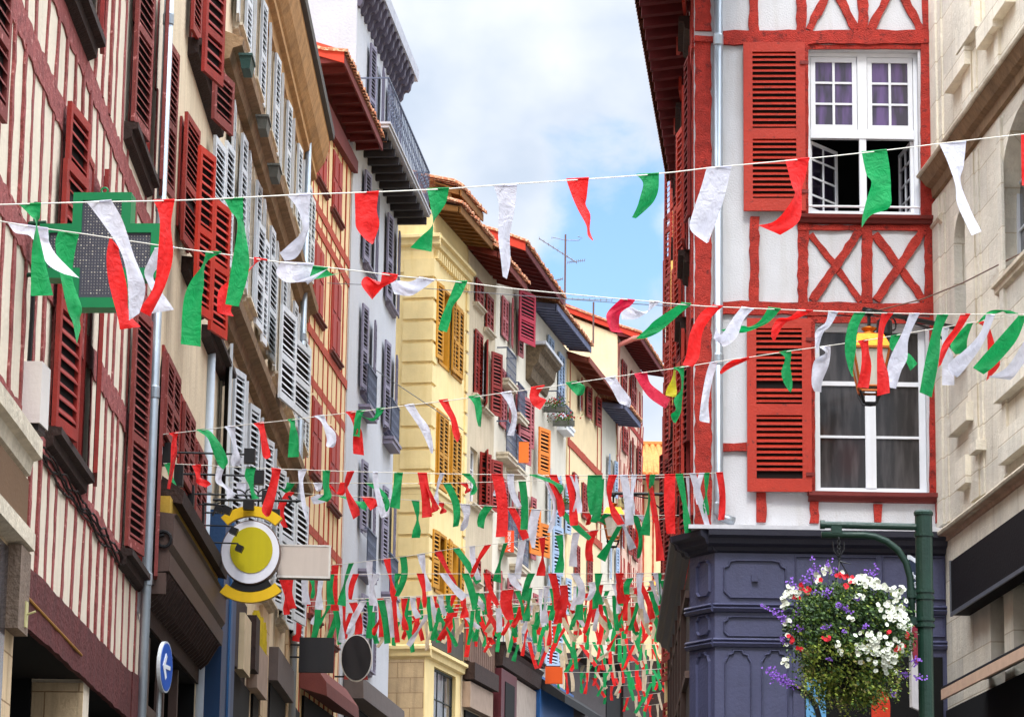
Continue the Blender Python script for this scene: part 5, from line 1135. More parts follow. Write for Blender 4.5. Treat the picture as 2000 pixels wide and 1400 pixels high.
for i, (px, py, sc_, ll) in enumerate(((484, 987, 1.3, 0), (428, 1000, .9, 30), (444, 1002, 1, 60), (459, 1043, .9, 80), (471, 1077, .85, 75))):
    q = MB(); x = (px - 489) * ky; z = (1078 - py) * ky
    ca, sa = math.cos(-.4), math.sin(-.4)
    T = lambda p: (x + (p[0] * ca - p[2] * sa), -.25 + p[1], z + (p[0] * sa + p[2] * ca))
    if i == 0: T = lambda p: (x + p[0], -.1 + p[1], z + p[2])
    q.box(-.05 * sc_, .05 * sc_, -.06, .06, -.045 * sc_, .045 * sc_, T)
    if ll: q.tube([(x - ll * ky, -.25, z + .07), (x - .02, -.25, z + .06), (x, -.25, z + .02)], .010, 5)
    q.build('spot_lamp', BLK, t)
t = empty('blank_box_sign', PT(596, 1097, 37.4), 'long blank beige light-box sign joined to the round yellow sign', 'sign', rz=.05)
kx = 37.4 / FPX
MB().box(-55 * kx, 50 * kx, 0, .18, -32 * kx, 34 * kx).build('case', mat('sign_frame_grey', (150, 140, 130), .45), t)
MB().box(-53 * kx, 46 * kx, -.01, .0, -27 * kx, 31 * kx).build('face', mat('blank_beige_face', (206, 192, 180), .5, .03, bump=.02, streak=.12), t)
m_ = MB(); 
for a_, b_, c_, e_ in ((-55, 50, 31, 34), (-55, 50, -32, -27.5), (46, 50, -27.5, 31)): m_.box(a_ * kx, b_ * kx, -.016, -.0005, c_ * kx, e_ * kx)
m_.build('rim', mat('pale_rim', (222, 216, 208), .4), t)
# other hanging signs
t = empty('square_hanging_sign', PT(618, 1278, 51.0), 'plain black square sign hanging out over the street', 'sign', rz=.03); k = 51 / FPX
MB().box(-34 * k, 34 * k, 0, .12, -34 * k, 34 * k).build('panel', mat('matt_black_panel', (34, 32, 34), .6, .05, bump=.02, streak=.12), t); MB().box(-52 * k, -34 * k, .04, .08, -6 * k, -3 * k).box(-52 * k, -34 * k, .04, .08, 18 * k, 21 * k).build('bracket', BLK, t)
t = empty('oval_hanging_sign', PT(696, 1284, 54.0), 'black oval sign with a thin pale rim on a short arm', 'sign'); k = 54 / FPX
def el2(rx, rz, n=40): return [(rx * k * math.cos(2 * math.pi * q / n), rz * k * math.sin(2 * math.pi * q / n)) for q in range(n)]
MB().prism(el2(31, 46)[::-1], 0, .1).build('rim', mat('pale_rim', (222, 216, 208)), t); MB().prism(el2(29, 44)[::-1], -.012, 0).build('face', mat('black_face', (32, 28, 30), .5, .04, bump=.02, streak=.12), t)
MB().box(-42 * k, -20 * k, .04, .07, -38 * k, -35 * k).build('bracket', BLK, t); MB().prism([(-24 * k, -42 * k), (24 * k, -42 * k), (22 * k, -34 * k), (-22 * k, -34 * k)], .01, .06).build('red_foot', RED, t)
t = empty('orange_sign', PT(1082, 1317, 80.0), 'plain orange square sign low over the far end of the street', 'sign'); k = 80 / FPX
MB().box(-17 * k, 17 * k, 0, .15, -17 * k, 16 * k).build('panel', mat('orange_panel', (226, 84, 10), .55, .04, bump=.02, streak=.12), t); MB().box(-17 * k, 17 * k, .15, .2, 16 * k, 19 * k).build('bracket', BLK, t)
t = empty('orange_notice', PT(1023, 884, 76.5), 'bright orange board fixed under a rose shutter', 'notice'); k = 76.5 / FPX
MB().box(-10 * k, 10 * k, 0, .06, -20 * k, 22 * k).build('board', mat('bright_orange_board', (250, 122, 40), .6, .04), t); MB().box(-10 * k, 10 * k, .06, .1, 18 * k, 24 * k).build('clip', BLK, t)
t = empty('for_sale_sign', PT(995, 1057, 75.0), 'narrow orange board reading A VENDRE upright in white letters', 'sign', rz=.0); k = 75 / FPX
MB().box(-9 * k, 9 * k, 0, .04, -21 * k, 22 * k).build('board', mat('sale_orange', (240, 78, 30), .6, .04), t)
def text(parent, body, size, loc, rot, mt, name='lettering', ext=.004):
    c = D.curves.new(name, 'FONT'); c.body = body; c.size = size; c.extrude = ext; c.align_x = 'CENTER'; c.align_y = 'CENTER'
    o = D.objects.new(name, c); SC.collection.objects.link(o); dg = bpy.context.evaluated_depsgraph_get(); me = D.meshes.new_from_object(o.evaluated_get(dg)); D.objects.remove(o)
    Mx = Matrix.LocRotScale(Vector(loc), rot, None); me.transform(Mx); o = D.objects.new(name, me); SC.collection.objects.link(o); o.parent = parent; me.materials.clear(); me.materials.append(mt); return o
from mathutils import Euler
text(t, 'A VENDRE', 8.6 * k, (0, -.006, 0), (Matrix.Rotation(math.radians(90), 4, 'X') @ Matrix.Rotation(math.radians(90), 4, 'Z')).to_quaternion(), WHF)
# blue arrow road sign
DB = 30.0; kb = DB / FPX
t = empty('arrow_road_sign', PT(323, 1352, DB), 'round blue road sign with a white arrow, turned half away', 'road sign', rz=math.radians(82))
R_ = .25; 
MB().prism([(R_ * math.cos(a), R_ + R_ * math.sin(a)) for a in [2 * math.pi * q / 40 for q in range(40)]], -.0, .035).build('rim', mat('grey_back', (200, 204, 206), .4), t)
MB().prism([(R_ * .93 * math.cos(a), R_ + R_ * .93 * math.sin(a)) for a in [2 * math.pi * q / 40 for q in range(40)]], -.004, -.0005).build('blue_face', mat('road_sign_blue', (24, 84, 176), .4, .03, bump=.02, streak=.12), t)
MB().prism([(.13, R_ - .02), (.13, R_ + .02), (-.06, R_ + .02), (.0, R_ + .1), (-.05, R_ + .13), (-.16, R_), (-.05, R_ - .13), (.0, R_ - .1), (-.06, R_ - .02)], -.009, -.0045).build('arrow', WHF, t)
MB().tube([(0, .06, .3), (0, .06, -5.0)], .025, 8).build('post', mat('galvanised', (150, 156, 158), .4, metal=.5), t); MB().box(-.04, .04, .03, .07, .1, .13).build('clamp', ZINC, t); MB().box(-.04, .04, .03, .07, .34, .37).build('clamp', ZINC, t)

# ================================================================= lanterns
GOLD = mat('gilded_metal', (206, 110, 24), .3, .12, 6, .05, metal=.7); COP = mat('copper_frame', (176, 96, 40), .4, .15, 6, .05, metal=.4); LGL = glassmat('lantern_glass', (196, 190, 176), .1, (220, 214, 200))
def lantern(cx, ytop, d, S, label, arm_to=None, spot=True, group='street lanterns on wall brackets'):
    """S: height in metres from finial to foot"""
    t = empty('street_lantern', PT(cx, ytop, d), label, 'lantern', group)
    H = S; z = lambda f: -H * f
    MB().tube([(0, 0, .02), (0, 0, z(.16))], H * .018, 8).lathe([(H * .02, z(.05)), (H * .05, z(.035)), (H * .05, z(.0)), (H * .02, z(-.02))], 10).build('hanger', BLK, t)
    MB().lathe([(H * .04, z(.165)), (H * .085, z(.18)), (H * .07, z(.20)), (H * .045, z(.22)), (H * .09, z(.245)), (H * .11, z(.26))], 16).build('chimney_cap', GOLD, t, smooth=True)
    def ring(f, h): return [(h * a, h * b, z(f)) for a, b in ((-1, -1), (1, -1), (1, 1), (-1, 1))]
    q = MB(); a, b = ring(.26, H * .13), ring(.40, H * .195); q.pts(a + b, [(0, 1, 5, 4), (1, 2, 6, 5), (2, 3, 7, 6), (3, 0, 4, 7), (0, 3, 2, 1), (4, 5, 6, 7)]); q.build('roof', GOLD, t)
    q = MB(); q.box(-H * .2, H * .2, -H * .2, H * .2, z(.425), z(.40)); tp, bt = ring(.42, H * .185), ring(.85, H * .10)
    for i in range(4):
        q.tube([tp[i], bt[i]], H * .014, 6); q.tube([bt[i], bt[(i + 1) % 4]], H * .014, 6); m1 = ring(.80, H * .108); q.tube([m1[i], m1[(i + 1) % 4]], H * .012, 6)
    q.build('frame', COP, t)
    q = MB(); a, b = ring(.43, H * .178), ring(.80, H * .10); q.pts(a + b, [(0, 1, 5, 4), (1, 2, 6, 5), (2, 3, 7, 6), (3, 0, 4, 7)]); g_ = q.build('glass', LGL, t)
    q = MB(); w_ = H * .11
    for sx in (-1, 1): q.tube([(sx * w_, -w_, z(.85)), (sx * w_ * .55, -w_ * .5, z(.97)), (0, 0, z(.985))], H * .014, 6); q.tube([(sx * w_, w_, z(.85)), (sx * w_ * .55, w_ * .5, z(.97)), (0, 0, z(.985))], H * .014, 6)
    q.tube([(-w_ * .6, -w_ * .5, z(.97)), (w_ * .6, -w_ * .5, z(.97))], H * .014, 6); q.build('foot_bracket', BLK, t)
    if arm_to is not None:
        v_ = arm_to - t.location; u_ = Vector(v_); q = MB(); q.tube([(-.05 * (1 if v_.x > 0 else -1), 0, .02), tuple(v_)], .028, 8)
        e_ = v_.normalized(); q.tube([tuple(v_ * .25 + Vector((.07 * math.cos(a) * e_.x, .07 * math.cos(a) * e_.y, -.09 + .07 * math.sin(a)))) for a in [k_ * .5 for k_ in range(14)]], .01, 5)
        q.tube([tuple(v_ * .4 + Vector((0, 0, -.02))), tuple(v_ * .7 + Vector((0, 0, -.07))), tuple(v_ + Vector((0, 0, -.3)))], .014, 6); q.build('arm', BLK, t)
    if spot: MB().lathe([(H * .07, -H * .09), (H * .085, -H * .06), (H * .08, H * .08), (H * .05, H * .11)], 14, T=lambda p: (p[0] + H * .17, p[1] + .1, p[2] + z(.16))).build('spot_lamp', BLK if cx > 1500 else mat('cream_enamel', (206, 196, 140)), t)
lantern(1697, 608, 31.5, 195 * 31.5 / FPX, 'nearest gilded lantern hanging in front of the white-framed lower window', arm_to=HL.W(1.2, 0, PT(1830, 608, 32).z))
lantern(1198, 965, 52, 108 * 52 / FPX, 'middle gilded lantern over the street, seen through the bunting left of the far red shutters', arm_to=PT(1296, 965, 52))
lantern(1277, 1122, 70, 55 * 70 / FPX, 'farthest and smallest gilded lantern low beside the dark shopfront', arm_to=PT(1296, 1122, 70), spot=False)

# ================================================================= green lamp post with flower basket
DG = 26.0; kg = DG / FPX; GP = mat('dark_green_paint', (30, 58, 46), .4, .2, 6, .15, 40, k=.75, streak=.2, dirt=(20, 30, 26))
t = empty('green_post', Vector((PT(1808, 1300, DG).x, PT(1808, 1300, DG).y, 0)), 'dark green post with two clamped tube arms holding the flower basket', 'post')
P0_ = t.location; zz = lambda py: PT(1808, py, DG).z; xx = lambda px: (px - 1808) * kg
MB().tube([(0, 0, 0), (0, 0, zz(1225))], 15 * kg, 18).tube([(0, 0, zz(1225)), (0, 0, zz(1002))], 17 * kg, 18).lathe([(19 * kg, zz(1006)), (19.5 * kg, zz(1001)), (17 * kg, zz(997)), (4 * kg, zz(996))], 18).build('pole', GP, t, smooth=False)
for y in (1155, 1168, 1210, 1222, 1045): m_ = MB(); m_.lathe([(17 * kg, zz(y + 3)), (19.5 * kg, zz(y + 3)), (19.5 * kg, zz(y - 3)), (17 * kg, zz(y - 3))], 18); m_.build('band', GP, t)
MB().tube([(xx(1793), 0, zz(1029)), (xx(1606), 0, zz(1027))], 7 * kg, 12).lathe([(9 * kg, -.02), (9 * kg, .02)], 12, T=lambda p: (xx(1608) + p[2], p[1], zz(1027) + p[0])).build('upper_arm', GP, t)
pts = [(xx(1606), 0, zz(1047)), (xx(1690), 0, zz(1046)), (xx(1712), 0, zz(1049)), (xx(1735), 0, zz(1058)), (xx(1757), 0, zz(1075)), (xx(1772), 0, zz(1098)), (xx(1780), 0, zz(1128)), (xx(1782), 0, zz(1165)), (xx(1782), 0, zz(1220))]
MB().tube(pts, 7 * kg, 12).build('curved_arm', GP, t, smooth=True)
MB().box(xx(1625), xx(1646), -.03, .03, zz(1044), zz(1030)).build('clamp', GP, t)
for y in (1160, 1213): m_ = MB(); m_.box(xx(1775), xx(1800), -.03, .03, zz(y + 7), zz(y - 7)); m_.lathe([(9.5 * kg, zz(y + 8)), (9.5 * kg, zz(y - 8))], 12, T=lambda p: (p[0] + xx(1782), p[1], p[2])); m_.build('clamp', GP, t)
t = empty('street_name_sign', PT(1786, 1225, DG + .4), 'tall narrow double panel fixed behind the green post, dark blue above, white and red below', 'sign', rz=math.radians(70))
MB().box(-.18, .18, -.01, .012, zz(1160) - t.location.z, zz(1085) - t.location.z).build('blue_panel', mat('slate_blue_enamel', (50, 62, 84), .4), t)
MB().box(-.18, .18, -.012, .014, zz(1085) - t.location.z, zz(1076) - t.location.z).build('white_edge', WHF, t)
text(t, 'Rue de\nla Salie', .075, (.0, -.015, zz(1122) - t.location.z), Matrix.Rotation(math.radians(90), 4, 'X').to_quaternion(), WHF)
MB().box(-.18, .18, -.01, .012, zz(1375) - t.location.z, zz(1165) - t.location.z).build('white_panel', mat('poster_white', (214, 206, 204), .5), t)
MB().prism([(.15 * math.cos(a) - .02, zz(1245) - t.location.z + .19 * math.sin(a)) for a in [2 * math.pi * q / 20 for q in range(20)]], -.016, -.0105).build('crimson_mark', mat('crimson_print', (150, 40, 60), .5), t)

t = empty('flower_basket', PT(1655, 1240, DG - .1), 'hanging basket overflowing with white, red and violet flowers on the green post', 'flower basket')
bx = lambda px: (px - 1655) * kg; bz_ = lambda py: (1240 - py) * kg
rf = random.Random(11)
m_ = MB(); m_.lathe([(.06, bz_(1345)), (.25, bz_(1310)), (.34, bz_(1260)), (.36, bz_(1235)), (.05, bz_(1225))], 20); m_.build('basket_bowl', mat('black_bowl', (14, 16, 12), .9), t)
m_ = MB()
for a in (0, 2.1, 4.2): m_.tube([(.3 * math.cos(a), .3 * math.sin(a), bz_(1235)), (bx(1641), 0, bz_(1092))], .006, 5)
for k_ in range(9):
    zz0 = bz_(1092) + k_ * .022; m_.tube([(bx(1640) + .014 * math.cos(q) * (k_ % 2), .014 * math.cos(q) * ((k_ + 1) % 2), zz0 + .018 * math.sin(q)) for q in [i * math.pi / 4 for i in range(9)]], .005, 5, cap=False)
m_.tube([(bx(1628), 0, bz_(1056)), (bx(1630), 0, bz_(1075)), (bx(1640), 0, bz_(1088)), (bx(1650), 0, bz_(1072)), (bx(1650), 0, bz_(1056))], .007, 6); m_.tube([(bx(1641), -.02, bz_(1096)), (bx(1663), -.03, bz_(1101))], [.009, .002], 5)
m_.build('chain', BLK, t)
def leafcol(name, rgb, **k): return mat(name, rgb, .6, .35, 12, .0, k=.78, **k)
LF = [leafcol('leaf_dark_green', (44, 72, 26)), leafcol('leaf_mid_green', (80, 112, 38)), leafcol('leaf_lime', (150, 166, 62)), leafcol('leaf_dry_olive', (140, 130, 70))]
MBs = [MB() for _ in range(4)]
def inside(px, py):      # outline of the mass
    cx0, cy0 = 1655, 1240
    rx = 122 if py < 1290 else 122 - (py - 1290) * .62; ry = 130
    return ((px - cx0) / max(rx, 20)) ** 2 + ((py - cy0) / (ry if py < cy0 else 150)) ** 2
def leafat(c, s_, mbi, n=None):
    n = n or Vector((rf.gauss(0, 1), rf.gauss(-.6, 1), rf.gauss(.5, .8))).normalized(); a = n.cross(Vector((rf.random(), rf.random(), rf.random()))).normalized(); b = n.cross(a)
    MBs[mbi].pts([tuple(c - a * s_), tuple(c - a * s_ * .2 + b * s_ * .55), tuple(c + a * s_ * .9), tuple(c - a * s_ * .2 - b * s_ * .55)], [(0, 1, 2, 3)])
clumps = []
for _ in range(75):
    a = rf.uniform(0, 2 * math.pi); e = rf.uniform(-1.2, 1.3); r = rf.uniform(.36, .50)
    c = Vector((math.cos(a) * math.cos(e) * r * 1.0, math.sin(a) * math.cos(e) * r * .9, math.sin(e) * r * 1.12 - .05)); clumps.append((c, rf.uniform(.08, .14)))
for _ in range(27000):
    c0, r0 = rf.choice(clumps); p = c0 + Vector((rf.gauss(0, 1), rf.gauss(0, 1), rf.gauss(0, 1))) * r0 * .55
    if rf.random() < .25: p = Vector((rf.gauss(0, 1), rf.gauss(0, 1), rf.gauss(0, 1))).normalized() * rf.uniform(.25, .47)
    if p.z > .42 or p.x < -.54 or p.x > .56: continue
    low = p.z < -.12; w_ = rf.random()
    i = (2 if w_ < .40 else 1 if w_ < .7 else 3 if w_ < .8 else 0) if low else (0 if w_ < .60 else 1 if w_ < .92 else 2)
    leafat(p, rf.uniform(.011, .022), i)
for _ in range(110):      # trailing strands
    x = rf.uniform(-.40, .46); y = rf.uniform(-.35, .25); z = -.30; L_n = rf.uniform(.12, .40) * (1.1 - abs(x))
    for q in range(int(L_n / .018)):
        x += rf.gauss(0, .009); z -= .018; y += rf.gauss(0, .006)
        leafat(Vector((x, y, z)), rf.uniform(.010, .017), 2 if rf.random() < .5 else 3 if rf.random() < .5 else 1)
for i, nme in enumerate(('dark foliage', 'green foliage', 'lime foliage', 'olive foliage')): MBs[i].build('foliage', LF[i], t)['kind'] = 'stuff'
def bloom(mb_, c, s_, n=5, nrm=None, mbc=None):
    nrm = (nrm or Vector((rf.gauss(0, .5), -1, rf.gauss(.25, .4)))).normalized(); a = nrm.cross(Vector((0, 0, 1))).normalized(); b = nrm.cross(a); k0 = rf.random() * 6
    for q in range(n):
        an = k0 + 2 * math.pi * q / n; d_ = a * math.cos(an) + b * math.sin(an); e_ = a * math.cos(an + 1.25) + b * math.sin(an + 1.25); f_ = a * math.cos(an + .62) + b * math.sin(an + .62)
        mb_.pts([tuple(c), tuple(c + d_ * s_ + nrm * s_ * .25), tuple(c + f_ * s_ * 1.12 + nrm * s_ * .18), tuple(c + e_ * s_ + nrm * s_ * .25)], [(0, 1, 2, 3)])
    if mbc: mbc.lathe([(s_ * .16, 0), (s_ * .08, s_ * .2)], 5, T=lambda p: tuple(c + a * p[0] + b * p[1] + nrm * (p[2] + s_ * .08)))
WF, CF, RF, VF, SF = MB(), MB(), MB(), MB(), MB()
def cl(px, py, n, sx, sy, mb_, s_, sc=5, mbc=None):
    for _ in range(n):
        x, z = bx(px + rf.gauss(0, sx)), bz_(py + rf.gauss(0, sy)); rr = max(0.0, .52 ** 2 - x * x - z * z) ** .5; y = -rr * .92 - .03 + rf.uniform(-.02, .02)
        bloom(mb_, Vector((x, y, z)), s_ * rf.uniform(.85, 1.2), sc, mbc=mbc)
for a in ((1678, 1140, 34, 12, 5), (1700, 1145, 14, 8, 5), (1735, 1152, 26, 16, 5), (1755, 1160, 10, 6, 6), (1735, 1198, 20, 14, 8), (1755, 1205, 18, 8, 12), (1755, 1225, 12, 8, 7), (1727, 1212, 9, 7, 6), (1690, 1262, 22, 13, 8), (1705, 1285, 22, 14, 8), (1728, 1290, 16, 10, 10), (1670, 1280, 8, 8, 5), (1720, 1305, 12, 12, 6), (1740, 1270, 9, 7, 8), (1545, 1160, 16, 8, 6), (1532, 1178, 10, 5, 6), (1550, 1155, 6, 8, 4), (1613, 1112, 8, 6, 5), (1600, 1128, 8, 7, 4), (1642, 1122, 5, 4, 3), (1622, 1272, 3, 4, 3), (1632, 1286, 3, 3, 3), (1648, 1222, 3, 4, 3), (1668, 1178, 4, 4, 3), (1534, 1295, 5, 3, 6), (1538, 1230, 5, 3, 10)):
    cl(a[0], a[1], int(a[2] * 1.15), a[3] * 1.05, a[4] * 1.05, WF, .0195, 5, CF)
for a in ((1634, 1128, 5, 4, 3), (1646, 1133, 5, 4, 3), (1660, 1140, 4, 4, 4), (1598, 1138, 4, 4, 3), (1561, 1149, 4, 4, 3), (1575, 1160, 6, 6, 4), (1552, 1168, 5, 4, 3), (1642, 1155, 3, 4, 2), (1542, 1255, 4, 2, 4), (1557, 1275, 3, 3, 2), (1603, 1262, 4, 5, 3), (1764, 1245, 3, 2, 3), (1757, 1265, 3, 3, 4), (1725, 1245, 2, 3, 2), (1743, 1275, 2, 2, 2)):
    cl(a[0], a[1], a[2] + 1, a[3], a[4], RF, .016, 6)
def spike(px, py, qx, qy, n, wd=4):
    P = Vector((bx(px), 0, bz_(py))); Q = Vector((bx(qx), 0, bz_(qy))); r2 = max(0.0, .45 ** 2 - P.x ** 2 - P.z ** 2) ** .5; P.y = -r2; Q.y = -r2 - .05
    SF.tube([tuple(P), tuple((P + Q) / 2 + Vector((0, -.01, .01))), tuple(Q)], .003, 4)
    for i in range(n):
        c = P.lerp(Q, .35 + .65 * rf.random()) + Vector((rf.gauss(0, wd * kg), rf.gauss(0, .012), rf.gauss(0, wd * kg * .6))); bloom(VF, c, .008, 5)
for a in ((1600, 1140, 1584, 1088, 26), (1620, 1130, 1620, 1094, 30), (1632, 1130, 1630, 1110, 12), (1590, 1150, 1582, 1115, 34, 6), (1575, 1145, 1568, 1128, 16), (1555, 1165, 1543, 1137, 34, 5), (1700, 1140, 1712, 1104, 26), (1698, 1140, 1693, 1112, 16), (1535, 1215, 1485, 1182, 36, 3), (1545, 1230, 1522, 1195, 40, 5), (1540, 1270, 1526, 1245, 16, 4), (1560, 1350, 1500, 1310, 80, 8), (1560, 1330, 1505, 1325, 50, 7), (1575, 1345, 1530, 1340, 24, 5), (1600, 1178, 1612, 1165, 26, 5), (1615, 1170, 1608, 1160, 16, 4), (1590, 1168, 1586, 1160, 14, 4), (1635, 1205, 1628, 1190, 24, 5), (1640, 1195, 1648, 1210, 16, 4), (1600, 1238, 1605, 1235, 18, 4), (1672, 1245, 1680, 1232, 22, 3), (1555, 1190, 1562, 1200, 18, 5), (1555, 1230, 1562, 1232, 16, 5), (1640, 1250, 1636, 1246, 10, 3), (1740, 1310, 1770, 1318, 34, 6), (1780, 1300, 1790, 1284, 22, 4), (1740, 1345, 1742, 1358, 20, 4), (1785, 1320, 1800, 1322, 22, 5), (1710, 1150, 1702, 1155, 18, 6), (1663, 1175, 1668, 1180, 16, 4), (1608, 1292, 1612, 1298, 14, 3)): spike(*a)
for m__, nm, ml in ((WF, 'white_flowers', mat('petal_white', (224, 226, 208), .7, .16, 40, bump=0, k=.9)), (CF, 'flower_centres', mat('petal_centre', (150, 140, 60), .7, bump=0)), (RF, 'red_flowers', mat('petal_red', (206, 24, 40), .7, .15, bump=0)), (VF, 'violet_flowers', mat('petal_violet', (132, 86, 186), .7, .15, bump=0)), (SF, 'flower_stems', LF[1])):
    m__.build(nm, ml, t)['kind'] = 'stuff'
# small red geraniums on the white house balcony
for i, (px, py, lb) in enumerate(((1083, 785, 'red geraniums in the upper balcony planter of the narrow white house'), (1101, 812, 'red geraniums in the lower balcony planter of the narrow white house'), (1100, 975, 'green plants on a far sill behind the bunting'))):
    d_ = 83.0; t = empty('balcony_plant', PT(px, py + 8, d_ - .6), lb, 'plant', None if i == 2 else 'geraniums on the white house'); g_, r_ = MB(), MB()
    for _ in range(260):
        c = Vector((rf.gauss(0, .16), rf.gauss(0, .1), rf.gauss(.05, .09))); s_ = .035; n = Vector((rf.gauss(0, 1), rf.gauss(-1, 1), rf.gauss(0, 1))).normalized(); a = n.orthogonal().normalized(); b = n.cross(a)
        mb_ = r_ if (rf.random() < .4 and c.z > .05 and i < 2) else g_
        mb_.pts([tuple(c - a * s_), tuple(c + b * s_ * .6), tuple(c + a * s_), tuple(c - b * s_ * .6)], [(0, 1, 2, 3)])
    g_.build('foliage', LF[1], t)['kind'] = 'stuff'
    if r_.v: r_.build('red_flowers', mat('petal_red', (206, 24, 40)), t)['kind'] = 'stuff'
    MB().box(-.3, .3, -.08, .08, -.16, -.02).build('planter', mat('grey_planter', (96, 96, 88)), t)

# ================================================================= TV aerials
def aerial(cx, y0, y1, d, label, arms, group=None):
    k = d / FPX; t = empty('tv_aerial', PT(cx, y1, d), label, 'aerial', group); zt = PT(cx, y0, d).z - t.location.z
    MB().tube([(0, 0, -.8), (0, 0, zt)], .028, 8).build('mast', mat('rusty_mast', (112, 84, 80), .7), t)
    for pts, r in arms:
        m_ = MB(); P = [((px - cx) * k, 0, (y1 - py) * k) for px, py in pts]; m_.tube(P, r, 6)
        if len(P) == 2:
            for i in range(9):
                f = i / 8; c = Vector(P[0]).lerp(Vector(P[1]), f); m_.tube([tuple(c + Vector((0, -.18, .0))), tuple(c + Vector((0, .18, .0)))], .008, 5)
        m_.build('antenna_arm', mat('aluminium_arm', (126, 130, 142), .5, metal=.4), t)
aerial(1103, 458, 606, 93, 'tall rusty aerial mast with several arms on the far cream gable', [(((1050, 458), (1126, 507)), .02), (((1075, 459), (1075, 455), (1103, 461), (1130, 461), (1137, 456), (1128, 453)), .014), (((1068, 548), (1098, 541)), .022), (((1065, 576), (1095, 569)), .014), (((1108, 507), (1142, 502)), .012)])
aerial(1159, 590, 622, 93, 'short aerial with a long comb arm right of the tall mast', [(((1105, 582), (1196, 584)), .014)])
# overhead wires
def wire(name_label, pts, r, mt):
    P = [PT(*p) for p in pts]; t = empty('overhead_wire', P[0], name_label, 'wire'); MB().tube([p - P[0] for p in P], r, 5).build('strand', mt, t)
WG = mat('wire_grey', (110, 112, 118), .6)
wire('thin dark wire crossing the sky just under the second bunting line', [(640, 553, 53), (760, 558, 49), (960, 573, 45), (1200, 591, 40), (1300, 597, 37), (1400, 602, 33.9)], .006, WG)
wire('thin cable rising to the right across the limestone wall', [(1700, 610, 33.6), (1800, 585, 32.6), (1880, 553, 31.8), (2000, 492, 30.0), (2080, 450, 28.8)], .008, mat('brown_cable', (120, 92, 76), .6))
wire('cable falling from the white shuttered house to the yellow house', [(487, 540, 45), (560, 600, 52), (640, 660, 60), (850, 800, 69), (905, 840, 71)], .010, WG)

# ================================================================= bunting
CR_ = clothmat('red_cloth', (240, 28, 26)); CG_ = clothmat('green_cloth', (6, 160, 84)); CW_ = clothmat('white_cloth', (226, 226, 242)); CB_ = clothmat('cream_cloth', (214, 194, 164)); CP_ = clothmat('crimson_cloth', (224, 20, 66)); CY_ = clothmat('yellow_cloth', (206, 196, 40))
CL = {'R': (CR_, 'red'), 'G': (CG_, 'green'), 'W': (CW_, 'white'), 'B': (CB_, 'cream'), 'P': (CP_, 'crimson'), 'Y': (CY_, 'yellow')}
fr_ = random.Random(21)
def catm(p0, p1, p2, p3, t): return tuple(.5 * ((2 * b) + (-a + c) * t + (2 * a - 5 * b + 4 * c - d) * t * t + (-a + 3 * b - 3 * c + d) * t ** 3) for a, b, c, d in zip(p0, p1, p2, p3))
def flag(root, col, rows, d, sub=5, colz=6):
    """rows: (xl, yl, xr, yr) from the hem on the cord to the free end"""
    n = len(rows); V = []; F_ = []; ph = fr_.uniform(0, 6); am = fr_.uniform(.016, .036); R = []
    for i in range(n - 1):
        p0, p1, p2, p3 = rows[max(i - 1, 0)], rows[i], rows[i + 1], rows[min(i + 2, n - 1)]
        for s in range(sub): R.append(catm(p0, p1, p2, p3, s / sub))
    R.append(rows[-1]); m = len(R); wmax = max(abs(r[2] - r[0]) + abs(r[3] - r[1]) for r in R)
    for i, r in enumerate(R):
        f = i / (m - 1); wd = math.hypot(r[2] - r[0], r[3] - r[1]); tw = (1 - min(1, wd / wmax)) * wmax * d / FPX * .45
        sg = 1 if r[2] >= r[0] else -1
        for c in range(colz):
            g = c / (colz - 1); x = r[0] + (r[2] - r[0]) * g; y = r[1] + (r[3] - r[1]) * g
            dd = (g - .5) * tw * 2 + am * f * math.sin(f * 9 + g * 4 + ph) + .014 * f * math.sin(g * 6.5 + f * 5 + ph)
            V.append(tuple(PT(x, y, d + dd) - root.location))
    for i in range(m - 1):
        for c in range(colz - 1): F_.append((i * colz + c, i * colz + c + 1, (i + 1) * colz + c + 1, (i + 1) * colz + c))
    # rolled hem round the cord
    mb_ = MB(); mb_.pts(V, F_); o = mb_.build('flag', CL[col][0], root, smooth=True); o['label'] = CL[col][1] + ' cloth streamer'
    r0 = rows[0]; a = PT(r0[0], r0[1], d) - root.location; b = PT(r0[2], r0[3], d) - root.location
    MB().tube([tuple(a), tuple(b)], .008 if d < 45 else .007, 5).build('hem', CL[col][0], o)
    return o
def interp(pts, x):
    if x <= pts[0][0]: p, q = pts[0], pts[1]
    elif x >= pts[-1][0]: p, q = pts[-2], pts[-1]
    else:
        for p, q in zip(pts, pts[1:]):
            if p[0] <= x <= q[0]: break
    f = (x - p[0]) / (q[0] - p[0]); return p[1] + (q[1] - p[1]) * f
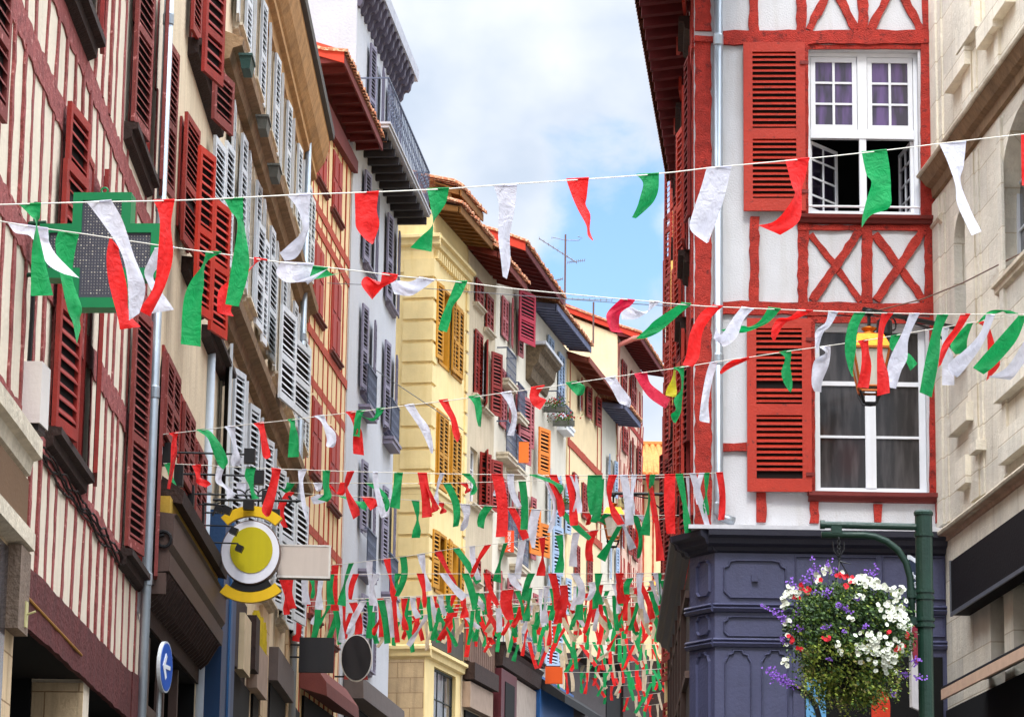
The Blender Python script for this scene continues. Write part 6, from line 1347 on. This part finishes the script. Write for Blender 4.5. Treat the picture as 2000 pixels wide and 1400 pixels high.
def bunting(label, cord, da, db, flags, quick=(), rad=.0045):
    """cord: (px,py) points; da/db: distance at its two ends; flags: traced outlines; quick: (colour, x, xb, yb, w[, w2, bend])"""
    xa, xb = cord[0][0], cord[-1][0]; dep = lambda x: 1 / (1 / da + (1 / db - 1 / da) * (x - xa) / (xb - xa))
    P = []
    for i in range(41):
        x = xa + (xb - xa) * i / 40; P.append(PT(x, interp(cord, x), dep(x)))
    t = empty('bunting', P[0], label, 'bunting', 'red, white and green bunting strung across the street')
    MB().tube([p - P[0] for p in P], rad, 5).build('cord', CORD, t)
    for col, rows in flags: flag(t, col, rows, dep((rows[0][0] + rows[0][2]) / 2))
    for q in quick:
        col, x, xe, ye, w_ = q[:5]; w_ = w_ * 1.12; x = x - w_ * .1; w2 = q[5] * 1.25 if len(q) > 5 else w_ * fr_.uniform(.7, 1.05); bend = q[6] if len(q) > 6 else fr_.uniform(-6, 6) * w_ / 16
        y = interp(cord, x); y2_ = interp(cord, x + w_); L_ = math.hypot(xe - x, ye - y) or 1; nx, ny = (ye - y) / L_, -(xe - x) / L_
        tw = fr_.random(); mid = w_ * (fr_.uniform(.25, .6) if tw < .45 else fr_.uniform(.8, 1.05)); mid = max(mid, 3)
        cx0, cy0 = x + w_ / 2, (y + y2_) / 2; cx1, cy1 = xe + w_ / 2, ye
        rows = [(x, y, x + w_, y2_)]
        for f, ww in ((.28, mid * .5 + w_ * .5), (.52, mid), (.8, (w_ + w2) / 2), (1.0, w2)):
            cx = cx0 + (cx1 - cx0) * f + bend * math.sin(f * math.pi); cy = cy0 + (cy1 - cy0) * f
            k_ = min(1, f * 1.4); ax, ay = nx * k_ + (1 - k_), ny * k_
            rows.append((cx - ax * ww / 2, cy - ay * ww / 2, cx + ax * ww / 2, cy + ay * ww / 2))
        flag(t, col, rows, dep(x), sub=3, colz=4)
    return t
CORD = mat('bunting_cord', (226, 220, 206), .8, .05, bump=0)
S1c = [(-140, 403), (0, 400), (172, 395), (343, 392), (440, 388), (565, 381), (740, 375), (877, 369), (965, 362), (1150, 350), (1287, 340), (1385, 328), (1580, 310), (1730, 294), (1840, 280), (2000, 262), (2100, 250)]
bunting('nearest and highest line of large red, white and green streamers, crossing the whole view', S1c, 17.9, 27.2, [
 ('G', [(38, 400, 80, 398), (58, 420, 78, 425), (70, 438, 73, 441), (62, 490, 88, 510), (60, 578, 104, 577)]),
 ('W', [(170, 396, 218, 392), (196, 430, 240, 432), (232, 484, 262, 500), (248, 540, 284, 560), (252, 626, 272, 612)]),
 ('R', [(300, 392, 341, 391), (312, 428, 334, 440), (308, 500, 338, 500), (300, 560, 322, 560), (270, 606, 293, 618)]),
 ('G', [(438, 389, 475, 388), (450, 412, 475, 425), (464, 438, 477, 440), (452, 520, 487, 520), (440, 594, 466, 599)]),
 ('W', [(562, 382, 607, 379), (582, 410, 603, 420), (590, 450, 602, 452), (562, 480, 582, 500), (546, 494, 556, 510)]),
 ('R', [(693, 378, 740, 375), (694, 420, 736, 410), (696, 445, 741, 437), (712, 466, 734, 462), (727, 477, 730, 475)]),
 ('G', [(834, 370, 877, 368), (840, 400, 870, 398), (845, 438, 848, 432), (822, 462, 846, 450), (801, 484, 843, 492)]),
 ('W', [(965, 364, 1010, 361), (974, 400, 1005, 410), (973, 460, 996, 460), (978, 505, 997, 510), (982, 540, 990, 545)]),
 ('R', [(1106, 351, 1150, 348), (1118, 385, 1146, 385), (1130, 412, 1144, 400), (1145, 440, 1153, 420), (1148, 460, 1152, 450), (1157, 470, 1159, 469)]),
 ('G', [(1243, 342, 1287, 339), (1256, 358, 1286, 370), (1250, 385, 1278, 392), (1244, 405, 1264, 408), (1234, 425, 1242, 427)]),
 ('W', [(1380, 329, 1429, 325), (1368, 370, 1416, 380), (1354, 412, 1402, 425), (1348, 448, 1390, 456), (1380, 475, 1384, 473)]),
 ('R', [(1534, 314, 1581, 309), (1546, 360, 1572, 350), (1551, 384, 1566, 372), (1516, 430, 1562, 430), (1480, 440, 1524, 459)]),
 ('G', [(1683, 298, 1732, 293), (1692, 340, 1738, 330), (1702, 357, 1740, 370), (1692, 392, 1738, 405), (1684, 425, 1702, 420), (1683, 445, 1686, 440)]),
 ('W', [(1835, 282, 1887, 277), (1852, 320, 1882, 325), (1866, 362, 1876, 355), (1870, 400, 1896, 410), (1898, 460, 1917, 452)]),
 ('R', [(1994, 263, 2034, 259), (1995, 330, 2036, 330), (1996, 362, 2034, 370)])])
S2c = [(-110, 418), (0, 432), (20, 438), (90, 447), (150, 455), (215, 465), (335, 483), (440, 497), (525, 510), (690, 528), (780, 540), (850, 546), (915, 553), (1000, 564), (1200, 583), (1240, 586), (1350, 597), (1465, 602), (1585, 607), (1700, 611), (1850, 614), (2000, 614), (2090, 613)]
bunting('second line, falling gently from left to right below the nearest one', S2c, 19.0, 28.6, [
 ('W', [(16, 436, 94, 447), (30, 455, 95, 460), (60, 462, 97, 475), (92, 515, 112, 500), (125, 535, 155, 543)]),
 ('G', [(114, 453, 154, 460), (108, 478, 146, 495), (118, 540, 142, 545), (132, 605, 160, 600), (142, 630, 156, 622), (150, 673, 158, 640)]),
 ('R', [(214, 465, 232, 487), (208, 500, 234, 500), (212, 550, 248, 560), (230, 620, 252, 610), (234, 644, 275, 638)]),
 ('W', [(302, 486, 341, 483), (290, 510, 310, 520), (282, 536, 300, 545), (300, 580, 330, 590), (296, 612, 340, 605)]),
 ('G', [(402, 492, 432, 493), (394, 520, 402, 515), (372, 550, 398, 560), (358, 590, 394, 590), (353, 672, 392, 677)]),
 ('R', [(496, 504, 522, 508), (488, 528, 500, 512), (432, 560, 478, 545), (424, 600, 452, 600), (425, 612, 457, 618)]),
 ('W', [(548, 513, 612, 516), (540, 535, 605, 540), (570, 552, 600, 550), (640, 525, 600, 556)]),
 ('G', [(580, 517, 640, 524), (592, 535, 640, 528), (612, 546, 650, 535), (687, 527, 660, 534)]),
 ('R', [(746, 534, 777, 538), (740, 556, 772, 548), (716, 540, 750, 560), (706, 556, 738, 572), (727, 585, 728, 584)]),
 ('W', [(818, 542, 848, 548), (800, 550, 820, 568), (776, 548, 800, 578), (762, 552, 770, 574)]),
 ('G', [(890, 550, 913, 550), (880, 575, 900, 578), (872, 595, 884, 600), (862, 620, 880, 625), (856, 644, 873, 649)]),
 ('P', [(1212, 584, 1240, 587), (1190, 605, 1232, 597), (1184, 620, 1212, 612), (1192, 645, 1210, 640), (1196, 648, 1218, 650)]),
 ('W', [(1268, 588, 1289, 590), (1262, 612, 1276, 600), (1230, 598, 1245, 622), (1213, 600, 1214, 624)]),
 ('G', [(1330, 592, 1350, 594), (1280, 625, 1300, 638), (1265, 640, 1285, 650), (1245, 658, 1258, 661), (1240, 662, 1229, 660)]),
 ('R', [(1390, 597, 1412, 598), (1368, 612, 1388, 622), (1348, 650, 1372, 650), (1341, 690, 1366, 695), (1333, 713, 1354, 716)]),
 ('W', [(1448, 600, 1472, 604), (1432, 620, 1452, 625), (1412, 650, 1438, 660), (1394, 661, 1412, 677), (1400, 640, 1408, 655)]),
 ('G', [(1500, 601, 1525, 604), (1485, 625, 1503, 628), (1465, 638, 1480, 640), (1448, 636, 1450, 650), (1408, 644, 1415, 648)]),
 ('R', [(1560, 605, 1588, 607), (1540, 620, 1558, 622), (1520, 622, 1535, 630), (1508, 640, 1524, 645), (1506, 658, 1512, 668)]),
 ('W', [(1618, 608, 1637, 610), (1612, 630, 1622, 636), (1594, 645, 1608, 650), (1592, 665, 1600, 675), (1594, 690, 1598, 688)]),
 ('G', [(1668, 611, 1690, 612), (1655, 640, 1676, 640), (1650, 680, 1672, 680), (1656, 715, 1666, 722), (1664, 735, 1668, 735)]),
 ('R', [(1722, 612, 1744, 613), (1716, 640, 1728, 640), (1713, 690, 1724, 690), (1713, 740, 1735, 730), (1713, 773, 1738, 767)]),
 ('W', [(1776, 613, 1796, 613), (1762, 650, 1775, 660), (1742, 690, 1772, 700), (1733, 720, 1760, 725), (1738, 757, 1750, 759)]),
 ('G', [(1830, 614, 1852, 616), (1820, 650, 1838, 650), (1808, 700, 1834, 700), (1796, 766, 1820, 776)]),
 ('R', [(1876, 614, 1895, 614), (1864, 640, 1876, 645), (1840, 675, 1855, 675), (1832, 718, 1838, 712)]),
 ('W', [(1926, 615, 1943, 616), (1914, 650, 1928, 655), (1888, 680, 1908, 690), (1852, 712, 1872, 735), (1860, 735, 1866, 728)]),
 ('G', [(1988, 618, 2004, 618), (1960, 650, 1985, 665), (1920, 695, 1945, 712), (1900, 718, 1921, 731)]),
 ('W', [(2040, 616, 2060, 618), (2010, 650, 2030, 665), (1968, 715, 1985, 730), (1930, 736, 1972, 742)])])
S3c = [(309, 849), (340, 846), (390, 840), (450, 833), (500, 827), (570, 820), (620, 813), (690, 805), (750, 798), (800, 791), (880, 782), (940, 773), (1000, 765), (1065, 757), (1140, 745), (1240, 730), (1300, 722), (1360, 713), (1400, 706), (1470, 697), (1545, 685), (1620, 675), (1690, 665), (1750, 655), (1830, 641), (1900, 630), (2000, 613), (2090, 596)]
bunting('third line, rising from the near zinc pipe up to the limestone wall', S3c, 31.6, 28.7, [
 ('R', [(330, 847, 349, 844), (337, 853, 345, 860), (334, 872, 346, 880), (333, 905, 342, 905), (326, 954, 332, 955)]),
 ('G', [(384, 840, 402, 838), (405, 855, 414, 845), (415, 880, 433, 870), (425, 905, 444, 895), (436, 917, 445, 905)]),
 ('W', [(439, 834, 459, 832), (448, 848, 460, 850), (455, 875, 463, 872), (450, 900, 470, 895), (456, 911, 468, 908)]),
 ('R', [(496, 828, 515, 825), (506, 840, 518, 840), (510, 868, 524, 868), (513, 890, 529, 888), (519, 896, 525, 895)]),
 ('G', [(562, 820, 576, 818), (567, 828, 577, 832), (565, 850, 583, 855), (562, 893, 584, 892)]),
 ('W', [(614, 813, 634, 811), (628, 825, 640, 828), (638, 855, 655, 845), (637, 870, 656, 866), (642, 873, 650, 874)]),
 ('R', [(675, 805, 695, 804), (684, 815, 694, 822), (691, 835, 706, 840), (689, 860, 709, 862), (690, 886, 711, 889)]),
 ('G', [(696, 803, 714, 801), (692, 820, 706, 815), (690, 845, 703, 850), (689, 851, 703, 853)]),
 ('G', [(735, 798, 752, 797), (730, 815, 742, 812), (712, 815, 726, 822), (698, 804, 704, 808)]),
 ('W', [(790, 792, 808, 789), (806, 815, 820, 810), (822, 840, 838, 835), (838, 875, 846, 870), (841, 884, 845, 886)]),
 ('R', [(857, 782, 875, 780), (868, 800, 880, 795), (880, 820, 890, 815), (884, 845, 898, 845), (893, 864, 899, 856)]),
 ('G', [(915, 775, 937, 772), (926, 790, 941, 795), (930, 815, 941, 812), (934, 832, 939, 834)]),
 ('W', [(978, 768, 999, 764), (993, 790, 1006, 790), (1000, 815, 1010, 815), (990, 850, 1004, 851)]),
 ('R', [(1037, 757, 1064, 753), (1034, 775, 1052, 772), (1040, 790, 1066, 780), (1055, 800, 1062, 790)]),
 ('G', [(1105, 748, 1127, 745), (1115, 760, 1142, 754), (1125, 770, 1140, 768), (1127, 773, 1136, 772)]),
 ('W', [(1181, 739, 1202, 735), (1195, 760, 1214, 755), (1208, 785, 1232, 780), (1218, 790, 1230, 796)]),
 ('P', [(1239, 731, 1264, 727), (1252, 755, 1270, 748), (1270, 778, 1290, 765), (1300, 798, 1309, 780)]),
 ('Y', [(1316, 722, 1320, 722), (1312, 740, 1320, 745), (1302, 760, 1322, 765), (1300, 772, 1320, 776)]),
 ('G', [(1316, 719, 1336, 716), (1328, 730, 1336, 735), (1330, 760, 1334, 765), (1316, 780, 1332, 785), (1320, 800, 1330, 805), (1310, 810, 1320, 825), (1316, 826, 1318, 824)]),
 ('W', [(1386, 709, 1402, 706), (1378, 735, 1392, 740), (1370, 780, 1384, 785), (1366, 815, 1386, 820), (1367, 822, 1385, 826)]),
 ('R', [(1448, 701, 1474, 696), (1432, 703, 1450, 708), (1415, 713, 1428, 718), (1405, 727, 1408, 731)]),
 ('G', [(1522, 688, 1546, 685), (1533, 700, 1545, 700), (1526, 725, 1544, 715), (1530, 745, 1548, 750), (1540, 763, 1545, 766)]),
 ('W', [(1602, 679, 1622, 675), (1612, 690, 1622, 692), (1590, 705, 1618, 715), (1585, 745, 1606, 745), (1590, 764, 1604, 766)]),
 ('R', [(1676, 667, 1696, 663), (1682, 680, 1697, 685), (1682, 715, 1702, 715), (1674, 756, 1697, 758)]),
 ('G', [(1740, 657, 1758, 653), (1738, 680, 1752, 685), (1765, 700, 1775, 690), (1778, 724, 1792, 710)]),
 ('W', [(1838, 643, 1854, 640), (1840, 665, 1850, 672), (1840, 700, 1862, 695), (1840, 752, 1864, 752)]),
 ('G', [(1888, 634, 1900, 632), (1868, 655, 1890, 660), (1856, 676, 1888, 680), (1866, 692, 1884, 690)]),
 ('R', [(1908, 630, 1922, 628), (1926, 645, 1933, 640), (1929, 690, 1945, 680), (1930, 722, 1953, 712), (1926, 744, 1930, 740)]),
 ('G', [(1964, 611, 1988, 613), (1950, 605, 1970, 606), (1928, 610, 1948, 612), (1905, 635, 1915, 628)])])
S4c = [(319, 905), (395, 908), (500, 914), (640, 919), (735, 922), (870, 925), (1000, 927), (1150, 929), (1300, 927), (1404, 923)]
bunting('fourth line, level from the near zinc pipe to the downpipe of the white timbered house', S4c, 33.0, 33.7, [
 ('W', [(300, 852, 316, 862), (302, 880, 318, 880), (297, 920, 312, 920), (296, 990, 307, 991)]),
 ('G', [(320, 906, 339, 905), (328, 925, 337, 928), (336, 960, 350, 960), (345, 985, 357, 990), (334, 1005, 352, 1000), (332, 1018, 340, 1022)]),
 ('R', [(375, 908, 393, 908), (383, 930, 392, 932), (384, 943, 405, 938), (402, 952, 413, 945)]),
 ('W', [(424, 910, 439, 912), (421, 940, 433, 938), (440, 955, 452, 955), (443, 975, 460, 968)]),
 ('G', [(481, 912, 500, 914), (478, 930, 496, 930), (487, 950, 497, 960), (492, 975, 507, 973)]),
 ('R', [(530, 914, 549, 917), (530, 930, 545, 935), (520, 965, 538, 970), (511, 995, 530, 1000), (520, 1009, 525, 1008)]),
 ('W', [(582, 918, 600, 917), (584, 945, 592, 940), (590, 990, 598, 985), (600, 1022, 604, 1024)]),
 ('G', [(630, 919, 645, 920), (630, 945, 643, 950), (632, 965, 648, 968), (620, 975, 640, 980)]),
 ('R', [(678, 921, 692, 921), (673, 940, 682, 945), (674, 960, 680, 956), (680, 985, 700, 990), (690, 1014, 703, 1005)]),
 ('W', [(728, 922, 738, 922), (730, 950, 740, 950), (738, 990, 750, 985), (744, 1012, 755, 1008)]),
 ('G', [(770, 923, 787, 924), (768, 950, 784, 950), (761, 990, 781, 994)])],
 [('R', 817, 826, 1010, 14, 16, 2), ('R', 826, 850, 995, 8, 8, -4), ('W', 860, 848, 985, 8, 8, -4), ('G', 904, 915, 966, 14, 8, 10), ('R', 962, 968, 1048, 20, 18, 6), ('W', 992, 1008, 990, 12, 8, -6), ('G', 1036, 1090, 960, 14, 10, 14), ('R', 1074, 1090, 1005, 14, 8, 4),
  ('R', 1106, 1112, 1026, 17, 12, 0), ('W', 1114, 1120, 1002, 12, 16, 6), ('G', 1150, 1150, 1005, 17, 10, -4), ('G', 1162, 1158, 1018, 14, 10, 2), ('R', 1190, 1205, 1024, 15, 12, -14), ('W', 1212, 1222, 1025, 14, 14, 2), ('W', 1234, 1232, 1004, 10, 4, -3),
  ('G', 1270, 1254, 1045, 10, 16, 0), ('R', 1262, 1285, 1095, 8, 14, 4), ('R', 1300, 1300, 1042, 19, 14, -2), ('G', 1320, 1336, 1040, 14, 10, 2), ('W', 1348, 1376, 1028, 11, 8, 0), ('G', 1376, 1372, 1005, 10, 12, 0), ('W', 1366, 1358, 985, 10, 5, -4), ('R', 1400, 1402, 1015, 12, 10, 4)])
S5c = [(430, 942), (640, 943), (860, 944), (1000, 940), (1200, 934), (1400, 930)]
bunting('fifth line, just beneath the level fourth line', S5c, 40, 34.2, [
 ('W', [(462, 943, 480, 943), (463, 960, 480, 960), (468, 972, 478, 972)]), ('G', [(560, 943, 576, 944), (556, 955, 568, 956), (546, 952, 558, 962), (540, 945, 548, 955)]),
 ('W', [(612, 944, 630, 943), (616, 955, 628, 955), (620, 960, 626, 958)]), ('R', [(664, 943, 682, 943), (658, 962, 672, 965), (648, 955, 660, 965), (640, 944, 650, 950)])],
 [('G', 715, 745, 1000, 14, 8, 16), ('R', 818, 842, 1000, 10, 14, 10), ('G', 866, 882, 1028, 14, 9, 10), ('R', 898, 905, 962, 14, 8, 4), ('W', 968, 962, 968, 8, 6, 0), ('G', 1014, 1016, 1034, 13, 12, 3), ('W', 1064, 1066, 1040, 12, 6, 12), ('R', 1070, 1092, 1008, 10, 8, 2), ('G', 1168, 1152, 1020, 12, 10, 4), ('R', 1262, 1276, 1020, 8, 8, 0), ('W', 1340, 1344, 1010, 6, 4, 0)])
S6c = [(575, 962), (640, 967), (760, 973), (900, 984), (1000, 991), (1100, 998), (1240, 1006), (1340, 1006)]
bunting('sixth line, sagging below the fifth over the middle of the street', S6c, 45, 36, [], [('W', 628, 598, 978, 20, 10), ('R', 560, 550, 1030, 14, 8, -14), ('G', 660, 710, 990, 12, 12), ('R', 708, 720, 992, 20, 14), ('G', 740, 742, 985, 14, 10), ('W', 758, 748, 1010, 12, 8), ('G', 805, 804, 1050, 14, 13, 4), ('R', 853, 858, 1002, 14, 10), ('W', 900, 892, 1036, 18, 5, 6), ('G', 948, 930, 1030, 16, 10), ('R', 992, 1020, 1052, 14, 12), ('W', 1040, 1033, 1070, 16, 5), ('G', 1092, 1146, 1052, 12, 7), ('R', 1138, 1140, 1025, 13, 6), ('G', 1182, 1170, 1022, 14, 12), ('W', 1204, 1230, 1072, 10, 12), ('G', 1234, 1240, 1090, 12, 4, 8), ('W', 1244, 1255, 1020, 10, 5)])
S7c = [(560, 1112), (690, 1099), (800, 1085), (905, 1068), (990, 1060), (1085, 1045), (1170, 1034), (1300, 1012)]
bunting('seventh line, climbing to the right past the yellow house', S7c, 50, 44, [], [('R', 650, 648, 1192, 12, 13), ('G', 682, 662, 1182, 9, 14), ('W', 716, 724, 1170, 12, 8), ('R', 750, 764, 1172, 12, 9), ('G', 782, 768, 1164, 12, 7, 8), ('W', 816, 828, 1154, 14, 12), ('R', 850, 884, 1145, 12, 5), ('G', 885, 928, 1138, 12, 10), ('W', 918, 930, 1132, 10, 9), ('R', 948, 914, 1126, 12, 4), ('G', 984, 966, 1136, 8, 14), ('W', 1016, 1004, 1130, 12, 10), ('R', 1054, 1050, 1124, 11, 14), ('G', 1086, 1084, 1118, 13, 14), ('W', 1120, 1112, 1106, 13, 13), ('R', 1155, 1144, 1095, 14, 12, -6), ('G', 1206, 1168, 1092, 10, 16), ('R', 1240, 1236, 1070, 10, 8)])
S8c = [(480, 1134), (640, 1122), (800, 1120), (960, 1120), (1130, 1120), (1302, 1119)]
bunting('eighth line, level across the crowded part of the street', S8c, 46, 46, [], [('R', 546, 552, 1200, 14, 9), ('R', 562, 565, 1188, 12, 13), ('G', 602, 604, 1168, 10, 5), ('W', 590, 592, 1180, 12, 14), ('W', 624, 618, 1190, 10, 14), ('G', 641, 640, 1180, 12, 12), ('R', 690, 678, 1170, 11, 5), ('W', 730, 722, 1182, 12, 12), ('G', 772, 770, 1152, 12, 5), ('R', 815, 822, 1186, 13, 4), ('W', 860, 900, 1168, 14, 12), ('G', 903, 920, 1190, 13, 8), ('R', 945, 965, 1182, 13, 6, -4), ('W', 993, 1012, 1152, 13, 5), ('G', 1032, 1018, 1172, 13, 12), ('R', 1072, 1082, 1190, 14, 12), ('W', 1116, 1122, 1180, 14, 14, 10), ('G', 1163, 1162, 1180, 14, 13), ('R', 1204, 1208, 1178, 14, 14), ('W', 1244, 1246, 1188, 13, 6), ('W', 1276, 1290, 1185, 9, 8), ('G', 1286, 1286, 1180, 6, 4)])
S9c = [(520, 1190), (640, 1181), (700, 1175), (760, 1170), (900, 1160), (1000, 1150), (1130, 1140), (1302, 1120)]
bunting('ninth line, slanting up behind the eighth', S9c, 52, 50, [], [('G', 552, 545, 1268, 12, 5), ('R', 588, 572, 1252, 12, 14), ('G', 616, 606, 1246, 12, 9), ('G', 648, 656, 1258, 12, 6), ('W', 660, 662, 1254, 8, 12), ('R', 683, 692, 1238, 14, 12), ('W', 704, 672, 1238, 12, 6), ('G', 722, 716, 1246, 9, 10), ('G', 738, 750, 1256, 12, 10), ('W', 754, 762, 1244, 10, 8), ('R', 766, 772, 1254, 8, 8), ('R', 785, 786, 1230, 12, 9), ('W', 802, 812, 1206, 10, 10), ('G', 832, 838, 1232, 8, 6), ('R', 847, 852, 1186, 7, 8), ('W', 856, 864, 1202, 10, 6), ('G', 871, 876, 1196, 10, 10), ('R', 896, 900, 1206, 12, 14), ('G', 926, 930, 1214, 10, 8), ('R', 982, 985, 1210, 22, 12), ('G', 1030, 1022, 1212, 10, 11), ('W', 1063, 1058, 1216, 11, 12), ('R', 1094, 1088, 1205, 14, 10), ('G', 1128, 1124, 1210, 12, 12), ('W', 1150, 1142, 1172, 12, 6), ('R', 1206, 1210, 1172, 12, 11), ('G', 1226, 1218, 1160, 12, 9), ('R', 1246, 1238, 1160, 8, 8)])
# the far lines, dense and small
rq = random.Random(5)
LINES = [((560, 1176), (1302, 1132), 54, 51, 'line starting at the far end of the blank beige sign'), ((600, 1200), (1302, 1160), 58, 54, 'lowest line crossing in front of the black hanging signs'), ((770, 1205), (1302, 1150), 56, 52, 'tenth line, half hidden low across the yellow house'), ((800, 1168), (1302, 1185), 60, 58, 'line dipping right at mid height beyond the yellow house'), ((745, 1215), (1300, 1170), 58, 56, 'line with many streamers in front of the yellow ground floor'),
         ((860, 1182), (1300, 1140), 62, 58, 'line rising from the yellow shutters to the far lantern'),
         ((880, 1200), (1300, 1192), 66, 62, 'cream-rich line above the maroon shopfront'), ((930, 1212), (1300, 1222), 70, 66, 'line level with the dark far hanging board'), ((900, 1226), (1300, 1208), 68, 65, 'line just above the maroon shopfront cornice'), ((985, 1250), (1298, 1258), 76, 72, 'line just above the orange square sign'),
         ((1030, 1262), (1296, 1235), 80, 76, 'line climbing right above the orange square sign'), ((1060, 1312), (1296, 1305), 84, 80, 'line just below the orange square sign'), ((1090, 1288), (1296, 1262), 84, 81, 'line starting right of the orange square sign'), ((1100, 1300), (1294, 1285), 88, 84, 'far line behind the orange square sign'), ((1120, 1322), (1293, 1316), 90, 86, 'third farthest line near the blue shopfront awning'),
         ((1140, 1338), (1292, 1330), 92, 88, 'second farthest line, near the bottom of the street'), ((1160, 1362), (1290, 1352), 96, 92, 'farthest complete line at the bottom of the street'), ((1185, 1380), (1288, 1374), 99, 96, 'short line cut by the lower picture edge')]
for (a, b, d0, d1, lb) in LINES:
    n = int((b[0] - a[0]) / (21.5 * 58 / ((d0 + d1) / 2))); q = []; w0 = 8.6 * 60 / d0; L0 = 64 * 60 / d0
    seq = 'RWG' if d0 < 57 else 'RBG'
    for i in range(n):
        x = a[0] + (b[0] - a[0]) * (i + .5) / n + rq.uniform(-3, 3); y = a[1] + (b[1] - a[1]) * (x - a[0]) / (b[0] - a[0])
        an = rq.gauss(0, .30); l_ = L0 * rq.uniform(.65, 1.1)
        q.append((seq[(i + int(a[0])) % 3], x, x + l_ * math.sin(an), y + l_ * math.cos(an), w0 * rq.uniform(.8, 1.15)))
    sag = 4; mid = ((a[0] + b[0]) / 2, (a[1] + b[1]) / 2 + sag)
    bunting(lb, [a, mid, b], d0, d1, [], q, rad=.007)
